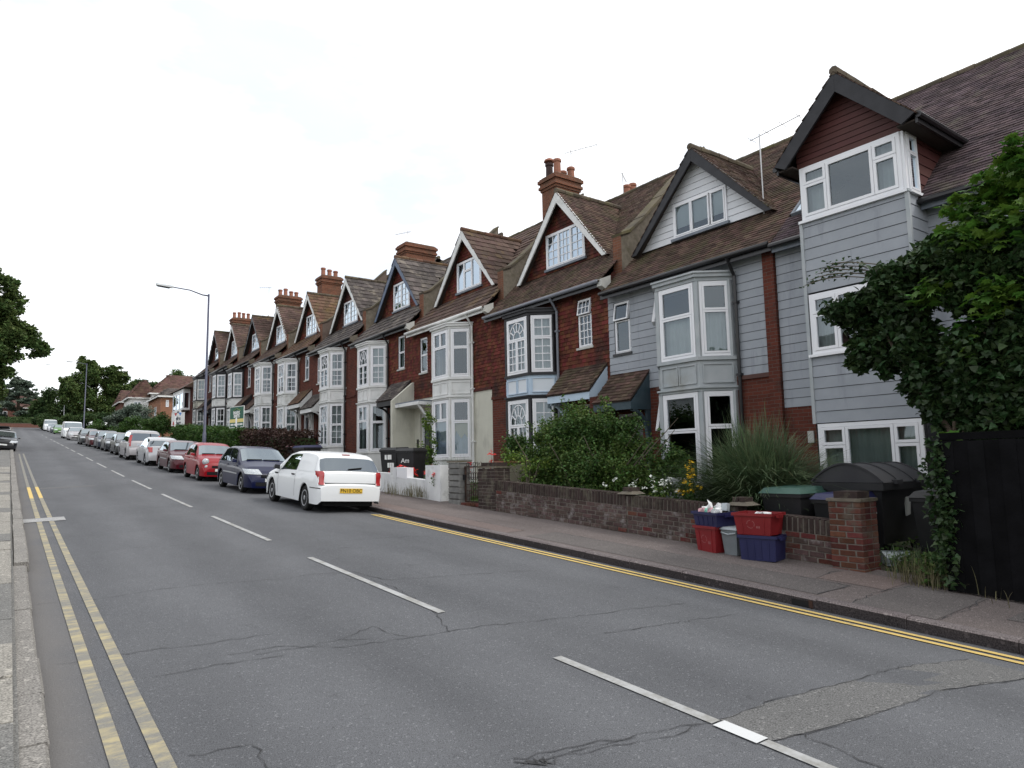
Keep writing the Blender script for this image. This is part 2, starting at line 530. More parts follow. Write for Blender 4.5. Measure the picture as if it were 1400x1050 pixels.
        s4.inputs['From Min'].default_value = .62
        s4.inputs['From Max'].default_value = .74
        s4.inputs['To Min'].default_value = 1
        s4.inputs['To Max'].default_value = .72
        L(no_.outputs['Fac'], s4.inputs['Value'])
        s5 = N.new('ShaderNodeMath')
        s5.operation = 'MULTIPLY'
        L(s3.outputs['Result'], s5.inputs[0])
        L(s4.outputs['Result'], s5.inputs[1])
        mz = N.new('ShaderNodeMixRGB')
        mz.blend_type = 'MULTIPLY'
        mz.inputs['Fac'].default_value = 1
        L(mm.outputs['Color'], mz.inputs['Color1'])
        L(s5.outputs[0], mz.inputs['Color2'])
        return mz.outputs['Color']
    base('asphalt', ((.086, .0885, .095), (.113, .116, .123)), extra=gutter)
    base('asphalt_patch', ((.108, .108, .107), (.128, .127, .125)), fine=110)
    base('footway', ((.112, .094, .088), (.148, .126, .120)), fine=120, big=.9)
    base('footway_patch', ((.098, .088, .085), (.122, .110, .105)), fine=120, big=.9)
    base('footway_red', ((.135, .105, .095), (.165, .13, .12)), fine=120, big=.9)
    base('slab', ((.205, .195, .175), (.27, .255, .225)), fine=70, big=1.3, bump=.35)
    base('slab_tar', ((.13, .13, .125), (.17, .165, .155)), fine=90, big=1.3)
    base('kerb_grey', ((.17, .162, .15), (.225, .213, .195)), fine=80, big=1.5, bump=.3)
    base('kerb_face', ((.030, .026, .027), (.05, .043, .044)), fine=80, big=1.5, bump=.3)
    base('pale_tar', ((.26, .26, .26), (.33, .33, .325)), fine=80, big=2.5, bump=.3)
    base('kerb_pink', ((.125, .105, .105), (.165, .145, .142)), fine=80, big=1.5, bump=.3)

    def worn(name, col, lo, hi, sc_=(3, 9, 3)):
        M = bpy.data.materials.new(name)
        M.use_nodes = True
        nt = M.node_tree
        N = nt.nodes
        L = nt.links.new
        B = N['Principled BSDF']
        B.inputs['Roughness'].default_value = .8
        geo = N.new('ShaderNodeNewGeometry')
        mp = N.new('ShaderNodeMapping')
        mp.inputs['Scale'].default_value = sc_
        L(geo.outputs['Position'], mp.inputs['Vector'])
        n1 = N.new('ShaderNodeTexNoise')
        n1.inputs['Scale'].default_value = 1
        n1.inputs['Detail'].default_value = 9
        n1.inputs['Roughness'].default_value = .7
        L(mp.outputs['Vector'], n1.inputs['Vector'])
        mr = N.new('ShaderNodeMapRange')
        mr.inputs['From Min'].default_value = lo
        mr.inputs['From Max'].default_value = hi
        L(n1.outputs['Fac'], mr.inputs['Value'])
        n2 = N.new('ShaderNodeTexNoise')
        n2.inputs['Scale'].default_value = 120
        L(geo.outputs['Position'], n2.inputs['Vector'])
        r2 = N.new('ShaderNodeMapRange')
        r2.inputs['To Min'].default_value = .6
        r2.inputs['To Max'].default_value = 1.4
        L(n2.outputs['Fac'], r2.inputs['Value'])
        mu = N.new('ShaderNodeMixRGB')
        mu.blend_type = 'MULTIPLY'
        mu.inputs['Fac'].default_value = 1
        mu.inputs['Color1'].default_value = (.185, .178, .155, 1)
        L(r2.outputs['Result'], mu.inputs['Color2'])
        mx = N.new('ShaderNodeMixRGB')
        mx.inputs['Color2'].default_value = (*col, 1)
        L(mu.outputs['Color'], mx.inputs['Color1'])
        L(mr.outputs['Result'], mx.inputs['Fac'])
        L(mx.outputs['Color'], B.inputs['Base Color'])
        MATS[name] = M
    worn('yellow_worn', (.37, .315, .18), .44, .62, (2.5, 7, 2))
    worn('yellow_faint', (.3, .25, .15), .56, .70, (2.5, 7, 2))
    worn('white_worn', (.37, .375, .375), .32, .58, (5, 5, 3))
    worn('white_fresh', (.56, .57, .57), .25, .45, (5, 5, 3))


surface_mats()

# ------------------------------------------------------------------ mesh helpers
OFF = {}


class MB:
    """Collects boxes, polygons and tubes; build() links them as ONE mesh object."""

    def __init__(s):
        s.v = []
        s.f = {}
        s.n = 0

    def add(s, V, F):
        V = np.asarray(V, float).reshape(-1, 3)
        for f in F:
            s.f.setdefault(len(f), []).append([i+s.n for i in f])
        s.v.append(V)
        s.n += len(V)
        return s

    def addn(s, V, F):
        V = np.asarray(V, float).reshape(-1, 3)
        F = np.asarray(F)
        s.f.setdefault(F.shape[1], []).append(F+s.n)
        s.v.append(V)
        s.n += len(V)
        return s

    def poly(s, pts):
        return s.add(pts, [list(range(len(pts)))])

    def box(s, x0, x1, y0, y1, z0, z1):
        return s.hexa([(x0, y0, z0), (x1, y0, z0), (x1, y1, z0), (x0, y1, z0), (x0, y0, z1), (x1, y0, z1), (x1, y1, z1), (x0, y1, z1)])

    def hexa(s, p):
        p = np.asarray(p, float)
        F = [[3, 2, 1, 0], [4, 5, 6, 7], [0, 1, 5, 4], [1, 2, 6, 5], [2, 3, 7, 6], [3, 0, 4, 7]]
        if np.dot(np.cross(p[1]-p[0], p[3]-p[0]), p[4]-p[0]) < 0:
            F = [f[::-1] for f in F]
        return s.add(p, F)

    def fbox(s, fr, a0, a1, z0, z1, d0, d1):
        return s.hexa([fr(a0, z0, d0), fr(a1, z0, d0), fr(a1, z0, d1), fr(a0, z0, d1), fr(a0, z1, d0), fr(a1, z1, d0), fr(a1, z1, d1), fr(a0, z1, d1)])

    def fprism(s, fr, pts, d0, d1):
        n = len(pts)
        P = [fr(a, z, d0) for a, z in pts]+[fr(a, z, d1) for a, z in pts]
        F = [list(range(n))[::-1], list(range(n, 2*n))]+[[i, (i+1) % n, n+(i+1) % n, n+i] for i in range(n)]
        A = np.array(P)
        nn = sum((np.cross(A[i], A[(i+1) % n]) for i in range(n)), np.zeros(3))
        if np.dot(nn, A[n]-A[0]) < 0:
            F = [f[::-1] for f in F]
        return s.add(P, F)

    def bar(s, p, q, w, h=None, upv=(0, 0, 1)):
        """Square bar from p to q."""
        p = np.array(p, float)
        q = np.array(q, float)
        h = h or w
        d = q-p
        d /= np.linalg.norm(d)
        u = np.array(upv, float)
        if abs(np.dot(u, d)) > .98:
            u = np.array((1., 0, 0))
        sx = np.cross(d, u)
        sx /= np.linalg.norm(sx)
        uz = np.cross(sx, d)
        a, b = sx*w/2, uz*h/2
        return s.hexa([p-a-b, p+a-b, q+a-b, q-a-b, p-a+b, p+a+b, q+a+b, q-a+b])

    def tube(s, pts, r, n=8, cap=True):
        pts = [np.array(p, float) for p in pts]
        rs = r if isinstance(r, (list, tuple)) else [r]*len(pts)
        V = []
        ref = np.array((.31, .17, .93))
        for i, p in enumerate(pts):
            d = pts[min(i+1, len(pts)-1)]-pts[max(i-1, 0)]
            d = d/(np.linalg.norm(d)+1e-9)
            a = np.cross(d, ref)
            if np.linalg.norm(a) < .1:
                a = np.cross(d, (1., 0, 0))
            a /= np.linalg.norm(a)
            b = np.cross(d, a)
            for k in range(n):
                t = 2*math.pi*k/n
                V.append(p+(a*math.cos(t)+b*math.sin(t))*rs[i])
        F = []
        for i in range(len(pts)-1):
            for k in range(n):
                F.append([i*n+k, i*n+(k+1) % n, (i+1)*n+(k+1) % n, (i+1)*n+k])
        if cap:
            F.append(list(range(n))[::-1])
            F.append([(len(pts)-1)*n+k for k in range(n)])
        return s.add(V, F)

    def lathe(s, prof_, c=(0, 0, 0), n=16, axis='z'):
        V = []
        for r, h in prof_:
            for k in range(n):
                t = 2*math.pi*k/n
                p = (r*math.cos(t), r*math.sin(t), h)
                if axis == 'x':
                    p = (p[2], p[0], p[1])
                if axis == 'y':
                    p = (p[1], p[2], p[0])
                V.append((p[0]+c[0], p[1]+c[1], p[2]+c[2]))
        F = []
        for i in range(len(prof_)-1):
            for k in range(n):
                F.append([i*n+k, i*n+(k+1) % n, (i+1)*n+(k+1) % n, (i+1)*n+k])
        F.append(list(range(n))[::-1])
        F.append([(len(prof_)-1)*n+k for k in range(n)])
        return s.add(V, F)

    def grid(s, P):
        """P: (m, n, 3) array of points."""
        P = np.asarray(P, float)
        m_, n_ = P.shape[:2]
        i = np.arange(m_-1)[:, None]*n_+np.arange(n_-1)[None]
        F = np.stack([i, i+1, i+n_+1, i+n_], -1).reshape(-1, 4)
        return s.addn(P.reshape(-1, 3), F)

    def mesh(s, name, off=(0, 0, 0), smooth=False):
        V = np.concatenate(s.v)-np.array(off)
        me = bpy.data.meshes.new(name)
        tot, starts, idx = [], [], []
        for k, lst in s.f.items():
            A = np.concatenate([np.atleast_2d(np.asarray(x)) for x in lst])
            idx.append(A.reshape(-1))
            tot.append(np.full(len(A), k))
        idx = np.concatenate(idx).astype(np.int32)
        tot = np.concatenate(tot).astype(np.int32)
        starts = np.concatenate([[0], np.cumsum(tot)[:-1]]).astype(np.int32)
        me.vertices.add(len(V))
        me.vertices.foreach_set('co', V.astype(np.float32).ravel())
        me.loops.add(len(idx))
        me.loops.foreach_set('vertex_index', idx)
        me.polygons.add(len(tot))
        me.polygons.foreach_set('loop_start', starts)
        me.polygons.foreach_set('loop_total', tot)
        me.polygons.foreach_set('use_smooth', np.full(len(tot), bool(smooth)))
        # world-scale uv from each face's own plane
        a, b, c = V[idx[starts]], V[idx[starts+1]], V[idx[starts+2]]
        nn = np.cross(b-a, c-a)
        nn /= (np.linalg.norm(nn, axis=1, keepdims=True)+1e-12)
        t = np.cross(np.array([0, 0, 1.0]), nn)
        fl = np.linalg.norm(t, axis=1) < .15
        t[fl] = (1, 0, 0)
        t /= np.linalg.norm(t, axis=1, keepdims=True)
        bb = np.cross(nn, t)
        rep = np.repeat(np.arange(len(tot)), tot)
        P = V[idx]+np.array(off)
        uv = np.stack([(P*t[rep]).sum(1), (P*bb[rep]).sum(1)], 1)
        ul = me.uv_layers.new(name='UVMap')
        ul.data.foreach_set('uv', uv.astype(np.float32).ravel())
        me.update()
        me.validate()
        return me

    def build(s, name, material, parent=None, smooth=False, local=False, kind=None):
        off = (0, 0, 0)
        if parent is not None and not local:
            off = OFF.get(parent.name, (0, 0, 0))
        me = s.mesh(name, off, smooth)
        me.materials.append(MATS[material] if isinstance(material, str) else material)
        o = bpy.data.objects.new(name, me)
        COL.objects.link(o)
        if parent is not None:
            o.parent = parent
            OFF[o.name] = off
        if kind:
            o['kind'] = kind
        return o


def autosmooth(o, ang=40):
    me = o.data
    me.polygons.foreach_set('use_smooth', np.ones(len(me.polygons), bool))
    try:
        me.set_sharp_from_angle(angle=math.radians(ang))
    except Exception:
        pass


def tag(o, label, cat, group=None):
    o['label'] = label
    o['category'] = cat
    if group:
        o['group'] = group
    return o


def thing(name, label, cat, loc=(0, 0, 0), group=None, rot=None):
    o = bpy.data.objects.new(name, None)
    COL.objects.link(o)
    o.location = loc
    o.empty_display_size = .2
    if rot:
        o.rotation_euler = rot
    OFF[o.name] = tuple(loc)
    return tag(o, label, cat, group)


def struct(o):
    o['kind'] = 'structure'
    return o


def child(o, parent):
    COL.objects.link(o)
    o.parent = parent
    return o


def copy_thing(src, loc, label, rot=None):
    """A thing with copies of its parts and sub-parts (meshes shared)."""
    r = src.copy()
    COL.objects.link(r)
    r.location = loc
    r['label'] = label
    if rot:
        r.rotation_euler = rot
    for ch in list(src.children):
        c = ch.copy()
        COL.objects.link(c)
        c.parent = r
        for g in list(ch.children):
            d = g.copy()
            COL.objects.link(d)
            d.parent = c
    return r


def frame(o, a, n, u=(0, 0, 1)):
    o, a, n, u = (np.array(x, float) for x in (o, a, n, u))
    a /= np.linalg.norm(a)
    n /= np.linalg.norm(n)
    return lambda s, z, d=0.0: o+a*s+u*z+n*d


def text(body, size, fr_mat, material, parent, name='lettering', ext=.002, align='CENTER', bold=0.0):
    cu = bpy.data.curves.new(name, 'FONT')
    cu.body = body
    cu.size = size
    cu.extrude = ext
    cu.align_x = align
    cu.align_y = 'CENTER'
    cu.offset = bold
    cu.materials.append(MATS[material])
    tmp = bpy.data.objects.new('tmp', cu)
    COL.objects.link(tmp)
    dg = bpy.context.evaluated_depsgraph_get()
    dg.update()
    me = bpy.data.meshes.new_from_object(tmp.evaluated_get(dg))
    bpy.data.objects.remove(tmp)
    o = bpy.data.objects.new(name, me)
    COL.objects.link(o)
    if not me.materials:
        me.materials.append(MATS[material])
    o.parent = parent
    o.matrix_local = fr_mat
    return o


def tmat(pos, xdir, ydir):
    x = Vector(xdir).normalized()
    y = Vector(ydir).normalized()
    z = x.cross(y)
    return Matrix(((x[0], y[0], z[0], pos[0]), (x[1], y[1], z[1], pos[1]), (x[2], y[2], z[2], pos[2]), (0, 0, 0, 1)))


# ------------------------------------------------------------------ foliage
def leaf_shapes(kind):
    if kind == 'rhomb':
        return np.array([(0, 0, 0), (.38, .45, .06), (0, 1, 0), (-.38, .45, .06)]), [[0, 1, 2, 3]]
    if kind == 'ivy':
        return np.array([(0, 0, 0), (.5, .12, .03), (.32, .5, .05), (0, 1, -.05), (-.32, .5, .05), (-.5, .12, .03)]), [[0, 1, 2, 3], [0, 3, 4, 5]]
    if kind == 'lobed':
        p = [(0, 0, 0), (.32, -.12, 0), (.30, .16, .04), (.62, .3, -.05), (.34, .44, .04), (.36, .78, -.03), (.1, .66, .04), (0, 1.02, -.1),
             (-.1, .66, .04), (-.36, .78, -.03), (-.34, .44, .04), (-.62, .3, -.05), (-.30, .16, .04), (-.32, -.12, 0)]
        return np.array(p), [[0, 1, 2], [0, 2, 3, 4], [0, 4, 5, 6], [0, 6, 7, 8], [0, 8, 9, 10], [0, 10, 11, 12], [0, 12, 13]]


def leaves(mb, pos, size, kind='rhomb', droop=.3, upb=.6, seed=None):
    """Leaf-sized faces at pos (n,3)."""
    n = len(pos)
    sh, F = leaf_shapes(kind)
    nrm = RNG.normal(size=(n, 3))
    nrm[:, 2] = np.abs(nrm[:, 2])+upb
    nrm /= np.linalg.norm(nrm, axis=1, keepdims=True)
    d = RNG.normal(size=(n, 3))
    d[:, 2] -= droop
    d -= nrm*(d*nrm).sum(1, keepdims=True)
    d /= np.linalg.norm(d, axis=1, keepdims=True)+1e-9
    x = np.cross(d, nrm)
    s = size*RNG.uniform(.65, 1.3, (n, 1))
    V = pos[:, None, :]+s[:, None]*(sh[None, :, 0:1]*x[:, None]+sh[None, :, 1:2]*d[:, None]+sh[None, :, 2:3]*nrm[:, None])
    k = len(sh)
    base = (np.arange(n)*k)[:, None]
    V = V.reshape(-1, 3)
    first = True
    for ln in sorted({len(f) for f in F}):
        FF = np.array([f for f in F if len(f) == ln])
        A = (base[:, None, :]+FF[None]).reshape(-1, ln)
        if first:
            mb.addn(V, A)
            b0 = mb.n-len(V)
            first = False
        else:
            mb.f.setdefault(ln, []).append(A+b0)
    return mb


def clump_pts(c, r, n, shell=.45):
    """Points in an ellipsoid, denser toward its outside."""
    u = RNG.normal(size=(n, 3))
    u /= np.linalg.norm(u, axis=1, keepdims=True)
    rad = RNG.uniform(0, 1, (n, 1))**shell
    return np.array(c)+u*rad*np.array(r)


DENS = 3.0


def crown(clumps, density, size, kind='rhomb', upb=.6, sub=8, subr=.38, droop=.3):
    """clumps: (centre, radii). Each is broken into smaller sprays so the outline is uneven."""
    mb = MB()
    for c, r in clumps:
        r = np.array(r, float)
        vol = r.prod()**(2/3)
        for p in clump_pts(c, r*.82, sub):
            rr = r*subr*RNG.uniform(.6, 1.3)
            n = max(6, int(DENS*density*vol/sub*RNG.uniform(.6, 1.4)))
            leaves(mb, clump_pts(p, rr, n, .55), size, kind, droop, upb)
    return mb


def limbs(mb, base, top, r0, n=7, spread=1.5, seed=0):
    R = random.Random(seed)
    base, top = np.array(base, float), np.array(top, float)
    mid = base+(top-base)*.5+np.array((R.uniform(-.1, .1), R.uniform(-.1, .1), 0))*np.linalg.norm(top-base)*.5
    mb.tube([base, base+(mid-base)*.5, mid, top], [r0, r0*.8, r0*.6, r0*.2], 8)
    for k in range(n):
        t = R.uniform(.35, .9)
        p = base+(top-base)*t
        a = R.uniform(0, 6.28)
        q = p+np.array((math.cos(a)*spread, math.sin(a)*spread, R.uniform(.3, .9)*spread))*(1.15-t*.5)
        mb.tube([p, (p+q)/2+np.array((0, 0, .08*spread)), q], [r0*.4*(1.2-t), r0*.28*(1.2-t), r0*.08], 6)
    return mb


def hmask(pos, keep):
    return pos[keep(pos)]

# ------------------------------------------------------------------ ground, road, footways
def sheet(name, xs, ys, material, dz=0.0, parent=None):
    P = np.array([[(x, y, gz(x, y)+dz) for x in xs] for y in ys])
    mb = MB()
    mb.grid(P)
    o = mb.build(name, material, parent)
    o['kind'] = 'structure'
    return o


yr = list(np.arange(-20, 200.1, 1.0))
rx = [.05, .30, 1.2, 2.4, 3.55, 4.4, 5.2, 5.7, 6.2, 6.6, 6.95, 7.05]
ry = [y for y in yr if y <= 160]
rm_ = MB()
rm_.grid(np.array([[(x, y, gz(min(max(x, .30), 6.95), y)) for x in rx] for y in ry]))
road = rm_.build('road', 'asphalt')
road['kind'] = 'structure'
sheet('cross_road', list(np.linspace(-60, 60, 25)), [160, 162, 164, 166, 168], 'asphalt', -.06)
pave = sheet('pavement', [7.08, 7.6, 8.2, 8.9], [y for y in yr if y <= 160], 'footway')
pave_left = sheet('pavement', [-3, -2, -1, .13], [y for y in yr if y <= 160], 'slab_tar', -.03)
sheet('garden_ground', [8.9, 9.2, 11, 15, 30, 60], [y for y in yr if y <= 160], 'soil', -.02)
sheet('ground', [-60, -30, -10, -3], [y for y in yr if y <= 160], 'ground_far', -.03)
far_x = [-1600, -400, -60, 0, 60, 400, 1600]
sheet('ground', far_x, [168, 180, 190, 260, 500, 1600], 'ground_far', -.06)
sheet('ground', [60, 100, 400, 1600], [-200, -60, 0, 40, 100, 160, 168], 'ground_far', -.05)
sheet('ground', [-1600, -400, -100, -60], [-200, -60, 0, 40, 100, 160, 168], 'ground_far', -.05)
sheet('ground', [-60, 0, 60], [-200, -60, -20], 'ground_far', -.08)


def strip(name, x0, x1, y0, y1, material, dz=.008, parent=None, taper=0):
    n = max(2, int((y1-y0)/.8)+1)
    ys = np.linspace(y0, y1, n)
    xs = [x0]+[c for c in CX if x0 < c < x1]+[x1]
    P = np.array([[(x, y, gz(x, y)+dz) for x in xs] for y in ys])
    mb = MB()
    mb.grid(P)
    o = mb.build(name, material, parent)
    o['kind'] = 'structure'
    return o


# centre dashes
for a, b in [(-.6, 4.35), (6.04, 9.7), (11.53, 15.43), (17.45, 21.3), (23.1, 27.0), (29.0, 32.9), (34.9, 38.8), (40.8, 44.6), (46.6, 50.5), (52.5, 56.3),
             (58.3, 62.2), (64.2, 68), (70, 74), (76, 80), (82, 86), (94, 98), (106, 110)]:
    if a < 0:
        strip('lane_marking', 3.51, 3.59, a, 2.52, 'white_worn')
        strip('lane_marking', 3.495, 3.605, 2.53, 2.83, 'white_fresh', .010)
        strip('lane_marking', 3.51, 3.59, 2.85, b, 'white_worn')
    else:
        strip('lane_marking', 3.46, 3.54, a, b, 'white_worn')
# double yellow lines
strip('yellow_line', 6.54, 6.62, -6, 14.3, 'yellow_fresh')
strip('yellow_line', 6.70, 6.78, -6, 14.3, 'yellow_fresh')
strip('yellow_line', 6.54, 6.78, 14.3, 14.38, 'yellow_fresh')
for x in (.53, .735):
    strip('yellow_line', x, x+.085, -6, 22.3, 'yellow_worn')
    strip('yellow_line', x, x+.085, 22.3, 26.2, 'yellow_fresh')
    strip('yellow_line', x, x+.08, 26.2, 52, 'yellow_faint')
# reinstated trenches and cracks
strip('road_patch', .31, 1.02, 16.75, 17.4, 'pale_tar', .011)
strip('road_patch', .31, 2.3, 25.4, 25.75, 'asphalt_patch', .0035)


def ribbon(mb, pts, wd, dz, seed):
    R = random.Random(seed)
    P = []
    for (x0, y0), (x1, y1) in zip(pts[:-1], pts[1:]):
        n = max(2, int(math.hypot(x1-x0, y1-y0)/.07))
        for k in range(n):
            t = k/n
            j = .022
            P.append((x0+(x1-x0)*t+R.uniform(-j, j), y0+(y1-y0)*t+R.uniform(-j, j), R.uniform(.25, 1.25)))
    P.append((*pts[-1], .3))
    V, F = [], []
    for i, (x, y, q) in enumerate(P):
        a, b = P[max(0, i-1)], P[min(len(P)-1, i+1)]
        d = math.hypot(b[0]-a[0], b[1]-a[1])+1e-6
        nx, ny = -(b[1]-a[1])/d, (b[0]-a[0])/d
        e = wd*q/2
        for s_ in (-1, 1):
            xx, yy = x+nx*e*s_, y+ny*e*s_
            V.append((xx, yy, gz(xx, yy)+dz))
    for i in range(len(P)-1):
        F.append([2*i, 2*i+1, 2*i+3, 2*i+2])
    mb.add(V, F)


patch_ = MB()
pa = [(3.6, 2.86), (4.08, 2.85), (4.8, 2.76), (5.69, 2.67), (6.29, 2.52)]
pb = [(3.6, 2.50), (4.37, 2.36), (5.32, 2.27), (6.15, 2.07), (6.29, 2.0)]
PP = np.array([[(x, y, gz(x, y)+.004) for x, y in [(a[0]*(1-t)+b[0]*t, a[1]*(1-t)+b[1]*t) for t in (0, .5, 1)]] for a, b in zip(pa, pb)])
patch_.grid(PP)
patch_.build('road_patch', 'asphalt_patch')['kind'] = 'structure'
cr = MB()
CRK = [[(1.5, 6.02), (1.9, 5.98), (2.28, 5.66), (2.79, 5.53), (3.24, 5.46), (3.54, 5.42), (3.88, 5.32), (4.74, 5.12), (5.19, 5.03), (5.8, 4.98)],
       [(1.7, 5.88), (2.36, 5.84), (2.77, 6.02), (2.79, 5.76), (2.9, 5.55)], [(2.36, 5.84), (2.6, 5.7)],
       [(2.85, 8.54), (3.1, 8.6), (3.59, 8.42), (3.7, 7.75), (4.07, 7.59), (4.52, 7.49), (4.95, 7.33), (5.6, 7.2)],
       [(3.24, 5.46), (3.5, 6.3), (3.62, 7.2), (3.6, 7.9)],
       [(1.6, 3.3), (2.0, 3.22), (2.49, 3.09), (2.8, 3.02), (3.08, 2.91), (3.45, 2.88)], [(2.3, 3.22), (2.75, 3.12), (3.02, 3.0)],
       [(.35, 9.0), (.54, 8.92), (.84, 8.84), (1.49, 8.93), (2.03, 8.85), (2.85, 8.54)],
       [(.4, 6.6), (.75, 6.57), (1.11, 6.55), (1.34, 6.45), (2.0, 6.4)], [(.95, 5.86), (1.44, 5.82), (1.9, 5.74)],
       [(.35, 17.45), (.8, 17.5), (3.06, 16.9), (4.6, 16.7)], [(.8, 12.1), (1.5, 12.25), (2.4, 12.05)], [(.9, 4.35), (1.23, 4.28), (1.22, 4.02), (1.25, 3.6)],
       pa, pb, [(3.81, 2.46), (3.79, 2.24), (3.78, 2.0), (3.8, 1.5)], [(2.6, 3.1), (3.19, 2.99), (3.58, 2.84)],
       [(4.3, 4.6), (5.2, 4.45), (5.9, 4.4)], [(4.2, 10.9), (5.4, 10.7), (6.4, 10.65)], [(1.0, 21.3), (2.4, 21.6), (4.2, 21.2)], [(.5, 14.3), (1.4, 14.1), (2.2, 14.2)]]
for i, c in enumerate(CRK):
    ribbon(cr, c, .0085 if i not in (13, 14, 15) else .008, .006, i)
for i in range(3):
    x, y = 2.3+.05*i, 3.14-.022*i
    ribbon(cr, [(x, y+.05), (x+.06, y-.05), (x+.1, y+.03)], .02, .006, 60+i)
cr.build('road_crack', 'crack')['kind'] = 'structure'
# footway trench patches
for (x0, x1, y0, y1, m_) in [(7.1, 8.3, 3.1, 3.9, 'footway_patch'), (7.15, 7.8, 4.3, 9.5, 'footway_patch'), (7.9, 8.55, 3.95, 4.75, 'footway_red'), (7.1, 7.5, 10.0, 16.0, 'footway_red'), (7.6, 8.5, 1.4, 2.7, 'footway_patch')]:
    strip('pavement_patch', x0, x1, y0, y1, m_, .004)
fc = MB()
for i, c in enumerate([[(7.1, 3.9), (7.7, 3.95), (8.3, 3.85)], [(7.8, 4.3), (7.82, 6.2), (7.78, 9.5)], [(7.15, 4.3), (7.8, 4.28)], [(7.9, 4.75), (8.3, 4.8), (8.55, 4.7)], [(7.1, 3.1), (7.7, 3.05), (8.3, 3.15)],
                               [(7.2, 2.4), (7.7, 2.6), (8.2, 2.5)], [(7.5, 10), (7.5, 13), (7.5, 16)]]):
    ribbon(fc, c, .012, .006, 90+i)
fc.build('pavement_crack', 'crack')['kind'] = 'structure'
# bound gravel edge where the road meets the channel: right-hand kerb of separate stones
kb = MB()
for y0 in np.arange(44, 160, 2.0):
    kb.hexa([(6.95, y0, gz(6.90, y0)-.1), (7.085, y0, gz(6.90, y0)-.1), (7.085, y0+2, gz(6.90, y0+2)-.1), (6.95, y0+2, gz(6.90, y0+2)-.1),
             (6.965, y0, gz(7.08, y0)+.003), (7.085, y0, gz(7.08, y0)+.003), (7.085, y0+2, gz(7.08, y0+2)+.003), (6.965, y0+2, gz(7.08, y0+2)+.003)])
kerb = kb.build('kerb', 'kerb_pink')
kerb['kind'] = 'structure'


def beveled_stone(lx, ly, lz, bv=.018):
    mb = MB()
    mb.hexa([(.004, 0, -lz), (lx, 0, -lz), (lx, ly, -lz), (0, ly, -lz), (0, 0, -bv), (lx, 0, 0), (lx, ly, 0), (0, ly, -bv)])
    mb.hexa([(0, 0, -bv), (bv*.4, 0, -bv-.001), (bv*.4, ly, -bv-.001), (0, ly, -bv), (bv, 0, .0005), (lx-.001, 0, .0006), (lx-.001, ly, .0006), (bv, ly, .0005)])
    return mb


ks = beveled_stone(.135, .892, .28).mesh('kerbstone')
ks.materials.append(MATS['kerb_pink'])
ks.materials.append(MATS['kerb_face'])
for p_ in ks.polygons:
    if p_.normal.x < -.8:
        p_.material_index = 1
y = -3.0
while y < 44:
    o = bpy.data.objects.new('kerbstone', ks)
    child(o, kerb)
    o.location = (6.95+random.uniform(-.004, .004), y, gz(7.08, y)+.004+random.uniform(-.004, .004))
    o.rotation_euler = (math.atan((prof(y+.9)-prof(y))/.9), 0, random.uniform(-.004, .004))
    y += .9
kl = beveled_stone(.16, .892, .28).mesh('kerbstone')
kl.materials.append(MATS['kerb_grey'])
kf = MB()
for y0 in np.arange(44, 160, 2.0):
    kf.hexa([(.13, y0, gz(.3, y0)-.1), (.30, y0, gz(.3, y0)-.1), (.30, y0+2, gz(.3, y0+2)-.1), (.13, y0+2, gz(.3, y0+2)-.1),
             (.13, y0, gz(.13, y0)+.003), (.285, y0, gz(.13, y0)+.003), (.285, y0+2, gz(.13, y0+2)+.003), (.13, y0+2, gz(.13, y0+2)+.003)])
kerb2 = kf.build('kerb', 'kerb_grey')
kerb2['kind'] = 'structure'
y = -2.4
while y < 44:
    o = bpy.data.objects.new('kerbstone', kl)
    child(o, kerb2)
    low = .045 if y < 10.6 else 0
    o.location = (.30+random.uniform(-.006, .006)-(.03 if y < 10.6 else 0), y+.892, gz(.13, y)+.045-low+random.uniform(-.005, .005)-.002)
    o.rotation_euler = (-math.atan((prof(y+.9)-prof(y))/.9), 0, math.pi+random.uniform(-.006, .006))
    y += .9
# paving slabs of the left footway
sl = {}
for m_ in ('slab', 'slab_tar'):
    me = MB().box(0, .62, 0, .895, -.05, 0).mesh('paving_slab')
    me.materials.append(MATS[m_])
    sl[m_] = me
for j, y in enumerate(np.arange(1.5, 36, .905)):
    for k in range(2):
        o = bpy.data.objects.new('paving_slab', sl['slab_tar' if (j*7+k*3) % 5 == 1 or j in (6, 7, 13) else 'slab'])
        child(o, pave_left)
        o.location = (.115-.63*(k+1), y, gz(.0, y)+.004+random.uniform(-.006, .005))
        o.rotation_euler = (math.atan((prof(y+.9)-prof(y))/.9)+random.uniform(-.004, .004), random.uniform(-.008, .008), random.uniform(-.004, .004))
# iron kerb drain inlet
dr = thing('kerb_drain', 'small rusty iron drain outlet set in the kerb face beside yellow lines', 'drain', (6.945, 4.38, gz(6.93, 4.38)+.035))
MB().box(-.004, .05, -.1, .1, -.03, .035).build('grate', 'trim_black', dr, local=True)
MB().box(-.008, .05, -.14, -.1, -.035, .045).build('rim', 'iron', dr, local=True)

# ------------------------------------------------------------------ houses
XF, XB, XG, XR = 12.83, 12.2, 13.73, 17.3
HW = 5.566
EAVE, SLOPE = 5.63, 1.0
XE = XF-.30
RIDGE = EAVE+(XR-XE)*SLOPE-.12
YB = lambda i: 8.06+HW*(i-1)-(.45 if i > 1 else 0)
ZB = lambda i: .6+.3696*(i-1)


